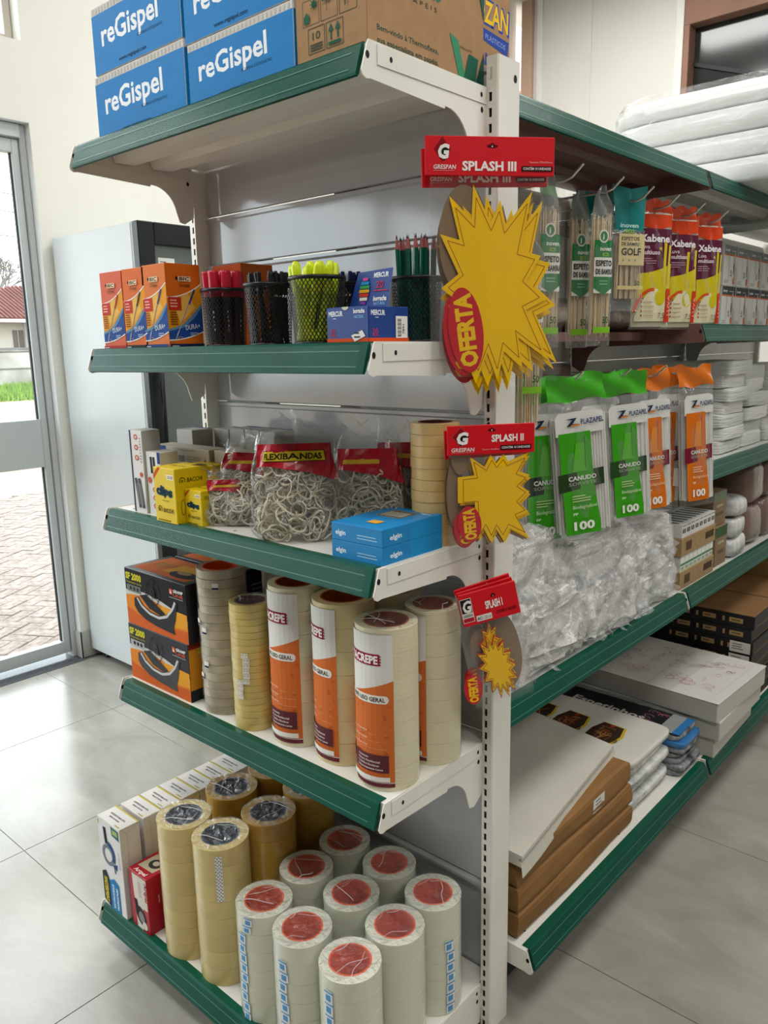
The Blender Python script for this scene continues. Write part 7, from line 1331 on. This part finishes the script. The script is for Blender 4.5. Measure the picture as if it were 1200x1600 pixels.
for c, (y0, y1, xf) in enumerate(((1.874, 2.176, 0.050), (2.181, 2.488, 0.060))):
    for i in range(7):
        hh = 0.0564; o, dx, w, h = xcarton('flat_black_carton', '%s flat black carton in the %s stack on the aisle base' % (wd[i] if i < 6 else 'brown lidded top', ('nearer', 'farther')[c]), 'box', y0, y1, xf + 0.006 * math.sin(i * 2.2 + c), 0.46, ZB + i * hh, hh - 0.001, M_BLKB, 'flat black cartons in two stacks')
        a = Art(xface(dx, w, h, 'left'))
        for q in range(3): a.rect(dx * (0.30 + q * 0.24 + 0.03 * (i % 2)), h * 0.35, dx * (0.30 + q * 0.24 + 0.03 * (i % 2) + 0.12), h * 0.72, '#a3855c'); a.smalltext(dx * (0.32 + q * 0.24 + 0.03 * (i % 2)), h * 0.5, dx * 0.08, 1, 0.01, '#4a3c2a', q, 0.004); a.rect(dx * (0.24 + q * 0.24 + 0.03 * (i % 2)), h * 0.35, dx * (0.26 + q * 0.24 + 0.03 * (i % 2)), h * 0.72, '#a3855c')
        if i in (4, 3): a.rect(dx * 0.80, h * 0.1, dx * 0.98, h * 0.95, '#d3d0c8'); a.smalltext(dx * 0.82, h * 0.7, dx * 0.13, 3, h * 0.18, '#6a6660', i)
        a.build('printed_side', o); a = Art(xface(dx, w, h, 'front')); a.rect(w * 0.1, h * 0.05, w * 0.9, h * 0.16, '#7a6244'); a.build('printed_front', o)
        if i == 6: q = MB(); q.box(-dx / 2 + 0.003, dx / 2 - 0.003, -w / 2 + 0.003, w / 2 - 0.003, h, h + 0.003, M_LIDB, 0.001); q.build('lid', o)
M_BRB = mat('large_brown_carton', '#9a7848', 0.7, var=(8, 0.1))  # plain brown of the large far cartons
for i, (y0, y1, h, lab) in enumerate(((2.533, 2.935, 0.49, 'large brown carton beyond the flat black cartons on the aisle base'), (2.957, 3.38, 0.446, 'large brown carton farthest along the aisle base'))): xcarton('brown_carton', lab, 'box', y0, y1, 0.01, 0.46, ZB, h, M_BRB, 'large brown cartons on the aisle base')
# ---- white bale on top of the long shelving
def bale(label, y0, y1, x0, x1, z0, z1, seed):
    t = thing('wrapped_foam_bale', label, 'bale', ((x0 + x1) / 2, (y0 + y1) / 2, z0)); sx, sy, H = (x1 - x0) / 2, (y1 - y0) / 2, z1 - z0; n = 4
    MBL = mat('white_foam_sheets', '#f3f6f5', 0.45, coat=0.35, bump=(14, 0.35, (1, 1, 3)))
    for k in range(n):
        mb = MB(); h = H / n
        def f(u, v):
            a = 2 * PI * u; e = lambda q, p: math.copysign(abs(q) ** p, q); b = PI * (v - 0.5); tp = 1 - (0.05 if k == n - 1 else 0.0) * (v > 0.5)
            x, y = sx * e(math.cos(a), .28) * e(math.cos(b), .09) * tp, sy * e(math.sin(a), .28) * e(math.cos(b), .09) * tp
            return (x + 0.006 * _ns.noise(Vector((x * 6, y * 6, k * 3.0 + v))), y + 0.006 * _ns.noise(Vector((y * 6, x * 6, k + 9.0))), k * h + h * (0.5 + 0.5 * e(math.sin(b), .25)))
        mb.grid(64, 12, f, MBL, closeu=True); mb.build('foam_pack', t)
    mb = MB(); mb.grid(48, 14, lambda u, v: ((sx + 0.012 + 0.006 * math.sin(30 * u + 17 * v)) * math.copysign(abs(math.cos(2 * PI * u)) ** .3, math.cos(2 * PI * u)) * (1 - 0.04 * v ** 6), (sy + 0.012 + 0.006 * math.sin(23 * u - 15 * v)) * math.copysign(abs(math.sin(2 * PI * u)) ** .3, math.sin(2 * PI * u)) * (1 - 0.04 * v ** 6), v * (H + 0.006)), film('bale_film', 0.16, 1.2, scale=5, strength=0.9, stretch=(1, 1, 3)), closeu=True); mb.build('plastic_film', t, fix=False)
bale('large white film wrapped bale with bulging layers on top of the long shelving', 1.54, 2.684, -0.535, 0.42, 2.2470, 2.585, 1)
